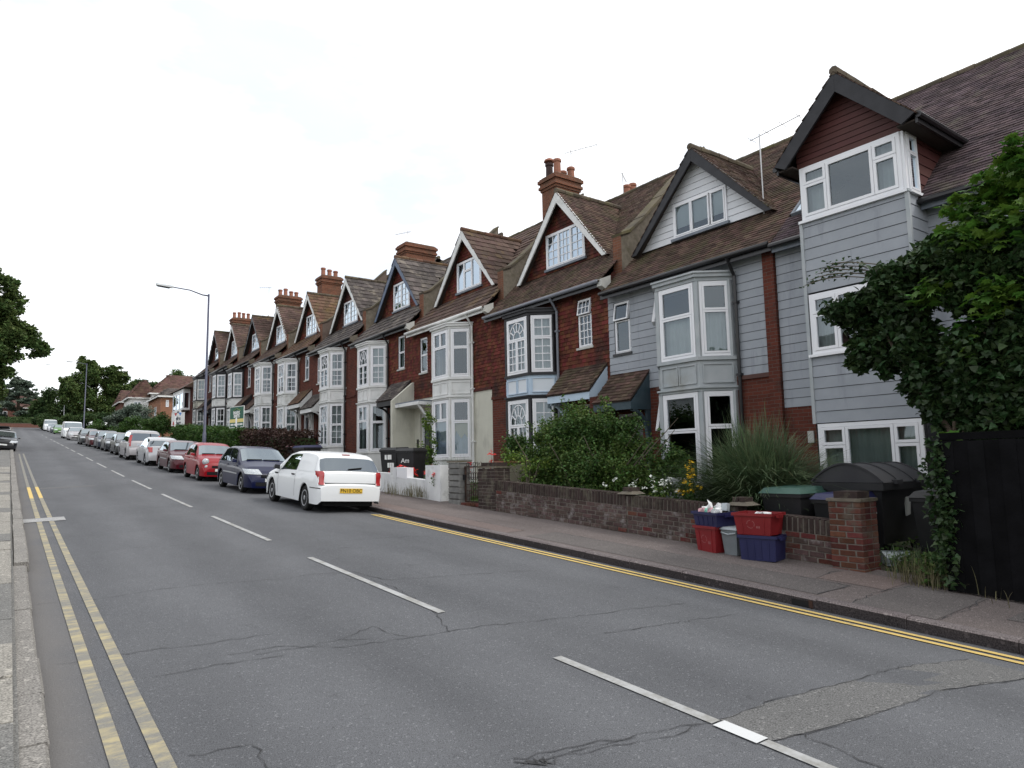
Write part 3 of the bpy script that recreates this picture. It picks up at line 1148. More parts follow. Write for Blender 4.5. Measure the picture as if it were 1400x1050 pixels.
def wall_grid(mb, fr, a0, a1, z0, z1, holes=(), reveal=.14, d=0.0):
    holes = [h for h in holes if h[0] < a1 and h[1] > a0 and h[2] < z1 and h[3] > z0]
    A = sorted({a0, a1, *[min(max(h[k], a0), a1) for h in holes for k in (0, 1)]})
    Z = sorted({z0, z1, *[min(max(h[k], z0), z1) for h in holes for k in (2, 3)]})
    for p, q in zip(A[:-1], A[1:]):
        for r, t in zip(Z[:-1], Z[1:]):
            ca, cz = (p+q)/2, (r+t)/2
            if any(h[0] < ca < h[1] and h[2] < cz < h[3] for h in holes):
                continue
            mb.poly([fr(q, r, d), fr(p, r, d), fr(p, t, d), fr(q, t, d)])
    for h0, h1, k0, k1 in holes:
        k0, k1 = max(k0, z0), min(k1, z1)
        h0, h1 = max(h0, a0), min(h1, a1)
        e = d-reveal
        mb.poly([fr(h0, k0, d), fr(h1, k0, d), fr(h1, k0, e), fr(h0, k0, e)])
        mb.poly([fr(h0, k1, d), fr(h0, k1, e), fr(h1, k1, e), fr(h1, k1, d)])
        mb.poly([fr(h0, k0, d), fr(h0, k0, e), fr(h0, k1, e), fr(h0, k1, d)])
        mb.poly([fr(h1, k0, d), fr(h1, k1, d), fr(h1, k1, e), fr(h1, k0, e)])
    return mb


def spans(a0, a1, z0, z1, holes):
    out = [(a0, a1)]
    for h in holes:
        if h[2] < z1-.03 and h[3] > z0+.03:
            nx = []
            for p, q in out:
                if h[1] <= p or h[0] >= q:
                    nx.append((p, q))
                else:
                    if h[0] > p+.02:
                        nx.append((p, h[0]))
                    if h[1] < q-.02:
                        nx.append((h[1], q))
            out = nx
    return out


def wedge(mb, fr, p0, p1, q0, q1, z0, z1, d0, d1):
    """One lapped course: bottom edge p0..p1 proud by d1, top edge q0..q1 proud by d0."""
    mb.hexa([fr(p0, z0, -.002), fr(p1, z0, -.002), fr(p1, z0, d1), fr(p0, z0, d1), fr(q0, z1, -.002), fr(q1, z1, -.002), fr(q1, z1, d0), fr(q0, z1, d0)])


def boards(parent, fr, a0, a1, z0, z1, gauge, holes, material, name='board', tri=None):
    """Weatherboards, each an object of its own. tri: half-width function for a gable."""
    z = z0
    while z < z1-.02:
        t = min(z+gauge-.009, z1)
        if tri:
            c, hw = tri
            sp = [(c-hw(z), c+hw(z), c-hw(t), c+hw(t))]
            res = []
            for p, q, r, s_ in sp:
                cut = spans(p, q, z, t, holes)
                for u, v in cut:
                    res.append((u, v, r if u == p else u, s_ if v == q else v))
        else:
            res = [(u, v, u, v) for u, v in spans(a0, a1, z, t, holes)]
        for h in holes:
            lo_, hi_ = (tri[0]-tri[1](t), tri[0]+tri[1](t)) if tri else (a0, a1)
            p_, q_ = max(h[0], lo_), min(h[1], hi_)
            if q_-p_ > .1:
                for za_, zb_ in ((z, h[2]), (h[3], t)):
                    if z-.001 <= za_ and zb_ <= t+.001 and zb_-za_ > .02 and h[2] < t-.03 and h[3] > z+.03:
                        mb = MB()
                        wedge(mb, fr, p_, q_, p_, q_, za_, zb_, .006, .016)
                        mb.build(name, material, parent)
        if not tri:
            cut = []
            for u, v, r, s_ in res:
                if v-u > 1.1 and random.random() < .16:
                    q = random.uniform(u+.4, v-.4)
                    cut += [(u, q-.002, u, q-.002), (q+.002, v, q+.002, v)]
                else:
                    cut.append((u, v, r, s_))
            res = cut
        for u, v, r, s_ in res:
            if v-u < .03:
                continue
            if s_ < r:
                r = s_ = (r+s_)/2
            mb = MB()
            wedge(mb, fr, u, v, r, s_, z, t, .006+random.uniform(0, .001), .015+random.uniform(0, .003))
            mb.build(name, material, parent)
        z += gauge


def hung(mb, fr, a0, a1, z0, z1, gauge, holes, tri=None, tw=.17):
    """Hung tiles: real lapped tiles in courses."""
    z, r = z0, 0
    while z < z1-.01:
        t = min(z+gauge*1.05, z1)
        lo, hi = a0, a1
        if tri:
            c, hw = tri
            lo, hi = c-hw(z), c+hw(z)
        for u, v in spans(lo, hi, z, t, holes):
            x = u-(tw/2 if r % 2 else 0)
            while x < v:
                p, q = max(x, u), min(x+tw-.006, v)
                if q-p > .015:
                    pr, qr = p, q
                    if tri:
                        pr, qr = max(p, c-hw(t)), min(q, c+hw(t))
                        if qr <= pr:
                            pr = qr = (max(p, c-hw(t))+min(q, c+hw(t)))/2
                    b = .020+random.uniform(0, .007)
                    mb.add([fr(p, z, .0), fr(q, z, .0), fr(q, z, b), fr(p, z, b), fr(pr, t, .004), fr(qr, t, .004)],
                           [[0, 1, 2, 3], [3, 2, 5, 4], [0, 3, 4], [1, 5, 2]])
                x += tw
        z += gauge
        r += 1
    return mb


def tiles(mb, o, a, u, La, Lu, tw, gauge, th, keep=None, over=.03):
    """Lapped roof tiles over a plane: origin o, eave direction a, up-slope direction u."""
    o, a, u = (np.array(x, float) for x in (o, a, u))
    a /= np.linalg.norm(a)
    u /= np.linalg.norm(u)
    n = np.cross(a, u)
    if n[2] < 0:
        n = -n
    R, C = int(Lu/gauge)+1, int(La/tw)+2
    r, c = np.meshgrid(np.arange(R), np.arange(C), indexing='ij')
    A = (c*tw-(r % 2)*tw/2).ravel()
    U = (r*gauge).ravel()-over
    ok = (A > -tw*.6) & (A < La-tw*.4) & (U < Lu-gauge*.3)
    if keep is not None:
        ok &= keep(A+tw/2, U+gauge/2)
    A, U = A[ok], U[ok]
    k = len(A)
    if not k:
        return mb
    j = RNG.uniform(-1, 1, (k, 4))
    A0 = np.clip(A+.003, -.012, La)
    A1 = np.clip(A+tw-.003, -.05, La+.02)
    U0 = U+j[:, 0]*gauge*.035
    U1 = np.minimum(U+gauge*1.12, Lu+.02)
    lo = th*(1.55+.3*j[:, 1])
    lo2 = lo+th*.22*j[:, 2]
    hi = np.full(k, th*.62)

    def P(aa, uu, nn):
        return o+aa[:, None]*a+uu[:, None]*u+nn[:, None]*n
    z = np.zeros(k)
    V = np.stack([P(A0, U0, z), P(A1, U0, z), P(A1, U0, lo2), P(A0, U0, lo), P(A1, U1, hi), P(A0, U1, hi)], 1).reshape(-1, 3)
    b = (np.arange(k)*6)[:, None]
    mb.addn(V, b+np.array([[0, 1, 2, 3]]))
    s0 = mb.n-len(V)
    mb.f[4].append(b+np.array([[3, 2, 4, 5]])+s0)
    mb.f.setdefault(3, []).append(b+np.array([[0, 3, 5]])+s0)
    mb.f[3].append(b+np.array([[1, 4, 2]])+s0)
    return mb


def ridge_row(mb, p, q, r=.085, step=.32):
    p, q = np.array(p, float), np.array(q, float)
    n = max(1, int(np.linalg.norm(q-p)/step))
    for k in range(n):
        a, b = p+(q-p)*k/n, p+(q-p)*(k+1)/n
        e = RNG.uniform(-.008, .008, 3)
        mb.tube([a+e, b+e-(b-a)*.03], [r*1.03, r*.97], 8)
    return mb


def curtain_mesh(fr, a0, a1, z0, z1, d, amp=.022, waves=9):
    n = max(8, int(waves*6*(a1-a0)))
    P = []
    ph = random.uniform(0, 6)
    for k in range(n+1):
        a = a0+(a1-a0)*k/n
        w_ = math.sin(a*waves*5.2+ph)*amp+math.sin(a*waves*2.1+ph*2)*amp*.6
        P.append([fr(a, z0, d+w_), fr(a, (z0+z1)/2, d+w_*.9), fr(a, z1, d+w_*.6)])
    return MB().grid(P)


ARCH = 14


def window(parent, fr, a0, a1, z0, z1, cells, fm='upvc', gm='glass', near=True, fw_=.05, sash=.045, d=0.0, curtain=None, ddown=.13, bar=.022, sub=True):
    """cells: (a0f, a1f, z0f, z1f, nx, ny, opt). One frame, one pane per light, optional curtain; parts of parent."""
    F = MB()
    F.fbox(fr, a0, a0+fw_, z0, z1, d-.07, d+.012)
    F.fbox(fr, a1-fw_, a1, z0, z1, d-.07, d+.012)
    F.fbox(fr, a0+fw_, a1-fw_, z0, z0+fw_, d-.07, d+.011)
    F.fbox(fr, a0+fw_, a1-fw_, z1-fw_, z1, d-.07, d+.011)
    panes = []
    ia0, ia1, iz0, iz1 = a0+fw_, a1-fw_, z0+fw_, z1-fw_
    for (f0, f1, g0, g1, nx, ny, opt) in cells:
        p0, p1 = ia0+(ia1-ia0)*f0, ia0+(ia1-ia0)*f1
        q0, q1 = iz0+(iz1-iz0)*g0, iz0+(iz1-iz0)*g1
        e = .004
        s_ = sash
        g = fr
        dd = d
        if opt == 'open':        # top-hung light standing open
            ang = .17
            h = q1-q0
            base = fr

            def g(s, z, dep=0.0, base=base, q1=q1, ang=ang, d=d):
                t = q1-z
                return base(s, q1-t*math.cos(ang)-(dep-d)*math.sin(ang)*.0, d+t*math.sin(ang)+(dep-d)*math.cos(ang)+.02)
        F.fbox(g, p0+e, p0+s_, q0+e, q1-e, dd-.045, dd+.022)
        F.fbox(g, p1-s_, p1-e, q0+e, q1-e, dd-.045, dd+.022)
        F.fbox(g, p0+s_, p1-s_, q0+e, q0+s_, dd-.045, dd+.021)
        F.fbox(g, p0+s_, p1-s_, q1-s_, q1-e, dd-.045, dd+.021)
        u0, u1, v0, v1 = p0+s_, p1-s_, q0+s_, q1-s_
        bw = bar/2
        if opt == 'arch':
            c, r = (u0+u1)/2, min((u1-u0)/2*.97, (v1-v0)*.97)
            ry = (v1-v0)*.95
            for rr in (1.0, .45):
                pts = [(c+r*rr*math.cos(t), v0+ry*rr*math.sin(t)) for t in np.linspace(0, math.pi, ARCH)]
                for (x0, y0), (x1, y1) in zip(pts[:-1], pts[1:]):
                    F.bar(g(x0, y0, dd-.006), g(x1, y1, dd-.006), bar*.9, .03)
            for t in np.linspace(0, math.pi, 7)[1:-1]:
                F.bar(g(c+r*.45*math.cos(t), v0+ry*.45*math.sin(t), dd-.006), g(c+r*math.cos(t), v0+ry*math.sin(t), dd-.006), bar*.9, .03)
        else:
            for k in range(1, nx):
                x = u0+(u1-u0)*k/nx
                F.fbox(g, x-bw, x+bw, v0, v1, dd-.025, dd+.008)
            for k in range(1, ny):
                y_ = v0+(v1-v0)*k/ny
                F.fbox(g, u0, u1, y_-bw, y_+bw, dd-.024, dd+.007)
        panes.append([g(u1, v0, dd-.012), g(u0, v0, dd-.012), g(u0, v1, dd-.012), g(u1, v1, dd-.012)])
    f = F.build('window_frame', fm, parent)
    if near:
        for p in panes:
            MB().poly(p).build('pane', gm, parent)
    else:
        mb = MB()
        for p in panes:
            mb.poly(p)
        mb.build('pane', gm, parent)
    if curtain:
        kind, cm = curtain
        c0, c1 = a0+.05, a1-.05
        if kind == 'full':
            curtain_mesh(fr, c0, c1, z0+.03, z1-.03, d-ddown).build('curtain', cm, parent, smooth=True)
        elif kind == 'sides':
            wd = (c1-c0)*.26
            curtain_mesh(fr, c0, c0+wd, z0+.03, z1-.03, d-ddown).build('curtain', cm, parent, smooth=True)
            curtain_mesh(fr, c1-wd, c1, z0+.03, z1-.03, d-ddown).build('curtain', cm, parent, smooth=True)
        elif kind == 'lower':
            curtain_mesh(fr, c0, c1, z0+.03, z0+(z1-z0)*.62, d-ddown).build('curtain', cm, parent, smooth=True)
        elif kind == 'blind':
            MB().fbox(fr, c0, c1, z0+(z1-z0)*.3, z1-.03, d-ddown-.006, d-ddown).build('blind', cm, parent)
    return f


LAY = dict(
    two_over=[(0, 1, .62, 1, 1, 1, ''), (0, 1, 0, .62, 1, 1, '')],
    big_low=[(0, 1, .58, 1, 1, 1, ''), (0, 1, 0, .58, 1, 1, '')],
    split_top=[(0, .5, .66, 1, 1, 1, ''), (.5, 1, .66, 1, 1, 1, ''), (0, 1, 0, .66, 1, 1, '')],
    arch2=[(0, 1, .62, 1, 1, 1, 'arch'), (0, .5, 0, .62, 2, 4, ''), (.5, 1, 0, .62, 2, 4, '')],
    bars_cant=[(0, 1, .62, 1, 2, 2, ''), (0, 1, 0, .62, 2, 4, '')],
    arch_sash=[(0, 1, .55, 1, 1, 1, 'arch'), (0, 1, 0, .55, 2, 3, '')],
    arch_div=[(0, 1, .55, 1, 1, 1, 'arch'), (0, .5, 0, .55, 1, 3, ''), (.5, 1, 0, .55, 1, 3, '')],
    bars_sash=[(0, 1, .5, 1, 2, 2, ''), (0, 1, 0, .5, 2, 3, '')],
    small_top=[(0, 1, .64, 1, 1, 1, 'open'), (0, 1, 0, .64, 1, 1, '')],
    small_bars=[(0, 1, .68, 1, 3, 2, 'open'), (0, 1, 0, .68, 3, 4, '')],
    sash=[(0, 1, .5, 1, 1, 1, ''), (0, 1, 0, .5, 1, 1, '')],
    g_three=[(0, .36, 0, 1, 1, 1, ''), (.36, .7, .0, .66, 1, 1, ''), (.36, .7, .66, 1, 1, 1, ''), (.7, 1, 0, 1, 1, 1, '')],
    g_bars=[(0, .33, 0, 1, 2, 4, ''), (.33, .67, 0, 1, 3, 4, ''), (.67, 1, 0, 1, 2, 4, '')],
    g_open=[(0, .27, 0, 1, 1, 1, ''), (.30, .66, 0, 1, 1, 1, ''), (.66, 1, 0, 1, 1, 1, '')],
    g_lead=[(0, .5, 0, 1, 2, 4, ''), (.5, 1, 0, 1, 2, 4, '')],
)


def bay(root, cb, z0, cfg, near, xb=XB, hw0=1.08, hw1=.57):
    P = [(XF, cb-hw0), (xb, cb-hw1), (xb, cb+hw1), (XF, cb+hw0)]
    body = MB()

    def ring(mb, a, b, d):
        pts = [(XF+.02, cb-hw0-d*1.25), (xb-d, cb-hw1-d*.48), (xb-d, cb+hw1+d*.48), (XF+.02, cb+hw0+d*1.25)]
        n = 4
        V = [(x, y, z0+a) for x, y in pts]+[(x, y, z0+b) for x, y in pts]
        mb.add(V, [[3, 2, 1, 0], [4, 5, 6, 7]]+[[i, (i+1) % n, n+(i+1) % n, n+i] for i in range(n)])
    ring(body, -1.0, .62, 0)
    part = body.build('bay', cfg['bay'], root)
    ap_ = MB()
    ring(ap_, 2.80, 3.38, 0)
    ap_.build('apron', cfg['bay'], part)
    trim, apron = MB(), MB()
    ring(trim, .62, .70, .05)
    ring(trim, 2.70, 2.76, .03)
    ring(trim, 2.76, 2.80, .08)
    ring(trim, 3.38, 3.46, .06)
    ring(trim, 5.16, 5.24, .03)
    ring(trim, 5.24, 5.32, .09)
    ring(trim, 5.32, 5.36, .13)
    facets = []
    for k in range(3):
        (x0, y0), (x1, y1) = P[k], P[k+1]
        ln = math.hypot(x1-x0, y1-y0)
        a = ((x1-x0)/ln, (y1-y0)/ln, 0)
        facets.append((frame((x0, y0, z0), a, (-a[1], a[0], 0)), ln))
    for z_a, z_b in ((.70, 2.70), (3.46, 5.16)):
        for k in (1, 2):
            x, y = P[k]
            t = .055
            trim.box(x-.012, x+.09, y-t, y+t, z0+z_a, z0+z_b)
        for k in (0, 3):
            x, y = P[k]
            sgn = 1 if k == 0 else -1
            trim.box(XF-.10, XF+.03, min(y, y+sgn*.1), max(y, y+sgn*.1), z0+z_a, z0+z_b)
    # raised fields on the apron between the two storeys
    for k, (fr, ln) in enumerate(facets):
        segs = [(.1, ln-.1)] if k != 1 else [(.1, ln/2-.04), (ln/2+.04, ln-.1)]
        for s0, s1 in segs:
            MB().fbox(fr, s0, s1, 2.90, 3.28, -.002, .008).build('panel', cfg['panel'], part)
            e = .028
            apron.fbox(fr, s0-e, s0, 2.90-e, 3.28+e, -.002, .036)
            apron.fbox(fr, s1, s1+e, 2.90-e, 3.28+e, -.002, .036)
            apron.fbox(fr, s0, s1, 2.90-e, 2.90, -.002, .035)
            apron.fbox(fr, s0, s1, 3.28, 3.28+e, -.002, .035)
    trim.build('trim', cfg['bay_trim'], part)
    apron.build('apron_trim', cfg.get('apron', cfg['bay_trim']), part)
    cut, cuu = cfg.get('cur_low'), cfg.get('cur_up')
    for (za, zb, key, cu) in ((.70, 2.70, 'low', cut), (3.46, 5.16, 'up', cuu)):
        for k, (fr, ln) in enumerate(facets):
            lay = LAY[cfg[key+('_front' if k == 1 else '_cant')]]
            if k == 2 and cfg.get('open_'+key):
                lay = [(0, 1, .6, 1, 1, 1, 'open'), (0, 1, 0, .6, 1, 1, '')]
            window(part, fr, .07, ln-.07, za+.01, zb-.01, lay, cfg.get('win', 'upvc'), cfg.get('glass_'+key, 'glass'), near, fw_=.06, sash=.05, bar=.026, curtain=cu)
    if cfg.get('torn'):
        fr, ln = facets[0]
        MB().fprism(fr, [(.16, 1.28), (.30, 1.52), (.42, 1.34), (.60, 1.62), (ln-.14, 1.22), (ln-.14, 1.98), (.16, 1.98)], -.10, -.09).build('torn_blind', 'blind_cream', part)
    return part


def parapet(root, y, z0, tile_side='cement', xs=None, thick=.30):
    """Party-wall upstand between two roofs with its coping."""
    roofz = lambda x: z0+EAVE+(x-XE)*SLOPE
    xs = [13.25, 13.6, 14.2, 15.0, 16.0, 17.0]
    hs = [.62, .42, .34, .32, .32, .32]
    top = [(x, roofz(x)+h) for x, h in zip(xs, hs)]
    bot = [(x, roofz(x)-1.1) for x in reversed(xs)]
    fr = frame((0, y, 0), (1, 0, 0), (0, -1, 0))
    p = MB().fprism(fr, top+bot, -thick/2, thick/2).build('party_wall', tile_side, root)
    MB().box(13.235, 13.255, y-thick/2-.002, y+thick/2+.002, roofz(13.25)-.75, roofz(13.25)+.60).build('brick_end', 'brick_chimney', p)
    cp = MB()
    for (x0, a), (x1, b) in zip(top[:-1], top[1:]):
        cp.bar((x0-.02, y, a+.03), (x1, y, b+.03), thick+.1, .07)
    cp.build('coping', 'ridge_tile', p)


def chimney(y, z, x=15.9, lx=1.5, ly=.8, top=12.2, pots=4, base=9.0, kind='pot', label='', dark=(), square=False):
    t = thing('chimney_stack', label, 'chimney', (x, y, base), 'brick chimney stacks along the roof ridges')
    MB().box(x-lx/2, x+lx/2, y-ly/2, y+ly/2, base, top-.45).build('stack', 'brick_chimney', t)
    c = MB()
    for k, (e, a, b) in enumerate([(.04, -.45, -.36), (.09, -.36, -.26), (.05, -.26, -.14), (.11, -.14, -.02), (.06, -.02, .04)]):
        c.box(x-lx/2-e, x+lx/2+e, y-ly/2-e, y+ly/2+e, top+a, top+b)
    c.build('oversail', 'brick_chimney', t)
    fl = MB().box(x-lx/2, x+lx/2, y-ly/2, y+ly/2, top+.04, top+.09)
    fl.build('flaunching', 'cement', t)
    for k in range(pots):
        if square:
            px, py = x+(-.32, .32)[k % 2]*lx/1.1, y+(-.22, .22)[k // 2]
        else:
            px, py = x-lx/2+lx*(k+.5)/pots, y+random.uniform(-.06, .06)
        h = random.uniform(.42, .62)
        pm = 'pot_dark' if k in dark else 'pot'
        p = MB().lathe([(.15, 0), (.135, .06), (.125, h-.12), (.155, h-.1), (.155, h-.03), (.13, h), (.1, h), (.1, h-.1)], (px, py, top+.07), 12).build('chimney_pot', pm, t, smooth=False)
        if k in dark:
            MB().lathe([(.02, h+.03), (.2, h+.06), (.17, h+.13), (.05, h+.2)], (px, py, top+.07), 12).build('cowl', 'pot', p)
    return t


def aerial(loc, h, label, boom=(0.9, .6), els=7):
    t = thing('tv_aerial', label, 'aerial', loc, 'television aerials on the roofs')
    x, y, z = loc
    m_ = MB().tube([(x, y, z), (x, y, z+h)], .016, 6)
    m_.build('mast', 'alu', t)
    d = np.array((boom[0], boom[1], .12))
    d /= np.linalg.norm(d)
    p0 = np.array((x, y, z+h-.06))
    b = MB().tube([p0-d*.25, p0+d*1.0], .011, 5)
    sd_ = np.array((-d[1], d[0], 0))
    for k in range(els):
        q = p0+d*(-.2+1.15*k/(els-1))
        w_ = .2-.012*k
        b.tube([q-sd_*w_, q+sd_*w_], .006, 4)
    b.build('antenna', 'alu', t)
    return t


def terrace(i, cfg):
    RIDGE = globals()['RIDGE']-(.22 if i == 1 else .05)
    Y0, Y1, z0 = YB(i), YB(i+1), ZB(i)
    c = 8.06+HW/2 if i == 1 else (Y0+Y1)/2
    s = -1 if i % 2 else 1
    cb = c+s*.51
    near = i <= 5
    root = thing('terraced_house', cfg['label'], 'house', (XF, c, z0), 'gabled terraced houses stepping up the street')
    fr = frame((XF, 0, z0), (0, 1, 0), (-1, 0, 0))
    sw = c-s*1.84
    small = (sw-.29, sw+.29, 4.0, 5.36)
    dc = c-s*1.72
    door = (dc-.46, dc+.46, -.1, 2.42)
    bl = (cb-.97, cb+.97, .62, 2.75)
    bu = (cb-.97, cb+.97, 3.42, 5.2)
    holes = [small, door, bl, bu]
    if cfg.get('small2'):
        sw2 = c-s*1.12
        holes.append((sw2-.22, sw2+.22, 4.0, 5.36))
    zs = 3.0
    wl = wall_grid(MB(), fr, Y0, Y1, -1.2, zs, holes)
    wl.build('lower_wall', cfg['low_wall'], root)
    wu = wall_grid(MB(), fr, Y0, Y1, zs, EAVE+.05, holes, d=-.02, reveal=.12)
    upw = wu.build('upper_wall', cfg['up_wall'], root)
    # string course where the upper cladding kicks out
    for u, v in spans(Y0+.14 if i == 1 else Y0, Y1, zs-.06, zs, [(cb-1.1, cb+1.1, 2, 4), (min(c-s*.72, c-s*2.72), max(c-s*.72, c-s*2.72), 2, 4)]):
        MB().fbox(fr, u, v, zs-.09, zs+.0, -.03, .045).build('string_course', cfg.get('string', 'brick_dark'), root)
    if cfg['clad'] == 'board':
        pr = (min(c-s*.97, c-s*2.7), max(c-s*.97, c-s*2.7), 2.0, 3.40)
        boards(root, fr, Y0+.36, Y1, zs, EAVE, .185, holes[:1]+[(cb-1.1, cb+1.1, 2.6, 5.4)]+[pr], 'grey_board')
    elif cfg['clad'] == 'hung':
        mb = MB()
        fr2 = frame((XF-.0, 0, z0), (0, 1, 0), (-1, 0, 0))
        hung(mb, fr2, Y0, Y1, zs, EAVE, .115 if near else .16, [small, (cb-1.1, cb+1.1, 2.6, 5.4)]+holes[4:], tw=.17 if near else .26)
        mb.build('hung_tiles', cfg['hung'], upw, kind='stuff')
    # rooms behind the glass, party walls, back wall
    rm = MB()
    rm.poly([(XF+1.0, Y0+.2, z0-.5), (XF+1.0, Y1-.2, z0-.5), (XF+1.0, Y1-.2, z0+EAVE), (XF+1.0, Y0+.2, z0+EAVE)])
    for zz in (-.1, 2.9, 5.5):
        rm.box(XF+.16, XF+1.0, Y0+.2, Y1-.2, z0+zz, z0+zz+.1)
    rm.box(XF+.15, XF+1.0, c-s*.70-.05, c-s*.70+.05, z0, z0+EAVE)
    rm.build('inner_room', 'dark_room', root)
    pw = MB()
    f2 = frame((0, 0, z0), (1, 0, 0), (0, -1, 0))
    prof_ = [(XF+.15, -1.2), (22, -1.2), (22, EAVE), (XR, RIDGE-.35), (XF+.15, EAVE+.2)]
    for yy in (Y0+.1, Y1-.1):
        P = [(a_, yy, z0+b_) for a_, b_ in prof_]
        pw.poly(P)
    pw.poly([(22, Y0+.1, z0-1.2), (22, Y1-.1, z0-1.2), (22, Y1-.1, z0+EAVE), (22, Y0+.1, z0+EAVE)])
    pw.build('rear_wall', 'brick_dark', root)
    bay(root, cb, z0, cfg, near)
    # small first-floor window, with its sill
    wn = MB().fbox(fr, small[0]-.05, small[1]+.05, small[2]-.06, small[2], -.1, .05).build('window', cfg.get('sill', 'stone_trim'), root)
    window(wn, fr, small[0], small[1], small[2], small[3], LAY[cfg.get('small', 'sash')], cfg.get('win', 'upvc'), cfg.get('small_glass', 'glass'), near, fw_=.035, sash=.035, d=-.03, curtain=cfg.get('small_cur'))
    if cfg.get('small2'):
        h = holes[4]
        w2 = MB().fbox(fr, h[0]-.05, h[1]+.05, h[2]-.06, h[2], -.1, .05).build('window', cfg.get('sill', 'stone_trim'), root)
        window(w2, fr, h[0], h[1], h[2], h[3], LAY['sash'], cfg.get('win', 'upvc'), 'glass', near, fw_=.035, sash=.035, d=-.03)
    # front door in its recess
    dr = MB().fbox(fr, door[0]+.06, door[1]-.06, -.1, 2.02, -.22, -.17).build('front_door', cfg.get('door', 'plastic_black'), root)
    dn = MB()
    for k in range(2):
        a = door[0]+.14+k*.36
        MB().poly([fr(a+.26, 1.0, -.166), fr(a, 1.0, -.166), fr(a, 1.85, -.166), fr(a+.26, 1.85, -.166)]).build('pane', 'glass_far', dr)
        dn.fbox(fr, a, a+.26, .2, .8, -.17, -.155)
    dn.fbox(fr, door[1]-.2, door[1]-.16, .95, 1.1, -.17, -.12)
    dn.build('door_panel', cfg.get('door', 'plastic_black'), dr)
    df = MB()
    df.fbox(fr, door[0], door[0]+.06, -.1, 2.42, -.24, -.1)
    df.fbox(fr, door[1]-.06, door[1], -.1, 2.42, -.24, -.1)
    df.fbox(fr, door[0]+.06, door[1]-.06, 2.02, 2.10, -.24, -.1)
    df.fbox(fr, door[0]+.06, door[1]-.06, 2.36, 2.42, -.24, -.1)
    df.build('door_frame', cfg.get('win', 'upvc'), dr)
    MB().poly([fr(door[1]-.06, 2.1, -.18), fr(door[0]+.06, 2.1, -.18), fr(door[0]+.06, 2.36, -.18), fr(door[1]-.06, 2.36, -.18)]).build('pane', 'glass_far', dr)
    # porch
    p0, p1 = sorted((c-s*(.96 if cfg.get('porch', 'tiled') == 'tiled' else .78), c-s*2.68))
    p0, p1 = max(p0, Y0+.04), min(p1, Y1-.04)
    kind = cfg.get('porch', 'tiled')
    if kind == 'tiled':
        xo, zt, zb = XF-.72, 3.46, 2.70
        dk = MB()
        fp = frame((0, 0, z0), (1, 0, 0), (0, -1, 0))
        dk.hexa([(xo, p0, z0+zb-.05), (XF+.02, p0, z0+zt-.05), (XF+.02, p1, z0+zt-.05), (xo, p1, z0+zb-.05), (xo, p0, z0+zb), (XF+.02, p0, z0+zt), (XF+.02, p1, z0+zt), (xo, p1, z0+zb)])
        po = dk.build('porch', 'deck', root)
        tm = MB()
        tiles(tm, (xo, p1, z0+zb), (0, -1, 0), (XF-xo, 0, zt-zb), p1-p0, math.hypot(XF-xo, zt-zb), .18, .115, .018)
        tm.build('roof_tiles', cfg['tile'], po, kind='stuff')
        fm_ = cfg.get('porch_trim', 'old_white')
        f = MB()
        f.box(xo+.02, xo+.06, p0, p1, z0+zb-.24, z0+zb-.05)
        ends = (p0, p1-.04) if cfg.get('porch_ends', True) else ()
        for yy in ends:
            f.hexa([(xo+.06, yy, z0+zb-.24), (XF, yy, z0+zb-.24), (XF, yy+.04, z0+zb-.24), (xo+.06, yy+.04, z0+zb-.24), (xo+.06, yy, z0+zb-.052), (XF, yy, z0+zt-.06), (XF, yy+.04, z0+zt-.06), (xo+.06, yy+.04, z0+zb-.052)])
        f.build('fascia', fm_, po)
        # wall posts and curved brackets at the outer ends
        for y_b, yy in ((p0+.02, p0+.06), (p1-.1, p1-.06)):
            br = MB().box(XF-.12, XF-.002, y_b, y_b+.08, z0-.3, z0+zb-.25)
            for k in range(6):
                t0, t1 = k/6*math.pi/2, (k+1)/6*math.pi/2
                q = lambda t: (XF-.1-.52*(1-math.cos(t)), yy, z0+zb-.85+.6*math.sin(t))
                br.bar(q(t0), q(t1), .06, .09, (0, 1, 0))
            br.build('bracket', fm_, po)
        if cfg.get('porch_wall'):
            yb = Y1 if s < 0 else Y0
            MB().box(XF-.68, XF, min(yb-.11, yb+.11), max(yb-.11, yb+.11), z0-1.0, z0+2.5).build('porch_wall', cfg['porch_wall'], po)
    elif kind == 'canopy':      # flat hood with a sloping strut over a cream lobby wall
        yb = p1 if s < 0 else p0
        cn = MB()
        cn.box(XF-.85, XF, p0-.05, p1+.0, z0+2.66, z0+2.78)
        po = cn.build('porch', 'old_white', root)
        st = MB()
        for yy in (p0+.06,):
            st.bar((XF-.8, yy, z0+2.66), (XF-.06, yy, z0+1.72), .07, .07, (0, 1, 0))
        st.build('strut', 'old_white', po)
        MB().box(XF-.83, XF, p0-.03, p1-.02, z0+2.781, z0+2.83).build('felt_roof', 'lead', po)
        f2_ = frame((0, p1+.03, 0), (1, 0, 0), (0, -1, 0))
        MB().fprism(f2_, [(XF-.95, z0-1), (XF, z0-1), (XF, z0+3.7), (XF-.05, z0+3.7), (XF-.95, z0+2.95)], -.08, .08).build('lobby_wall', 'cream_render', po)
        ck = MB().box(XF-.05, XF-.004, p0-.3, p1+.4, z0-1, z0+2.64)
        MB().box(XF-.03, XF-.001, dc+.56, dc+.68, z0+1.15, z0+1.45).build('meter_box', 'plastic_black', po)
    # eaves: soffit, fascia and gutter
    e = MB()
    e.fbox(fr, Y0, Y1, EAVE-.06, EAVE-.03, 0, .26)
    e.fbox(fr, Y0, Y1, EAVE-.16, EAVE+.03, .26, .29)
    e.build('fascia', cfg.get('fascia', 'gutter_black'), root)
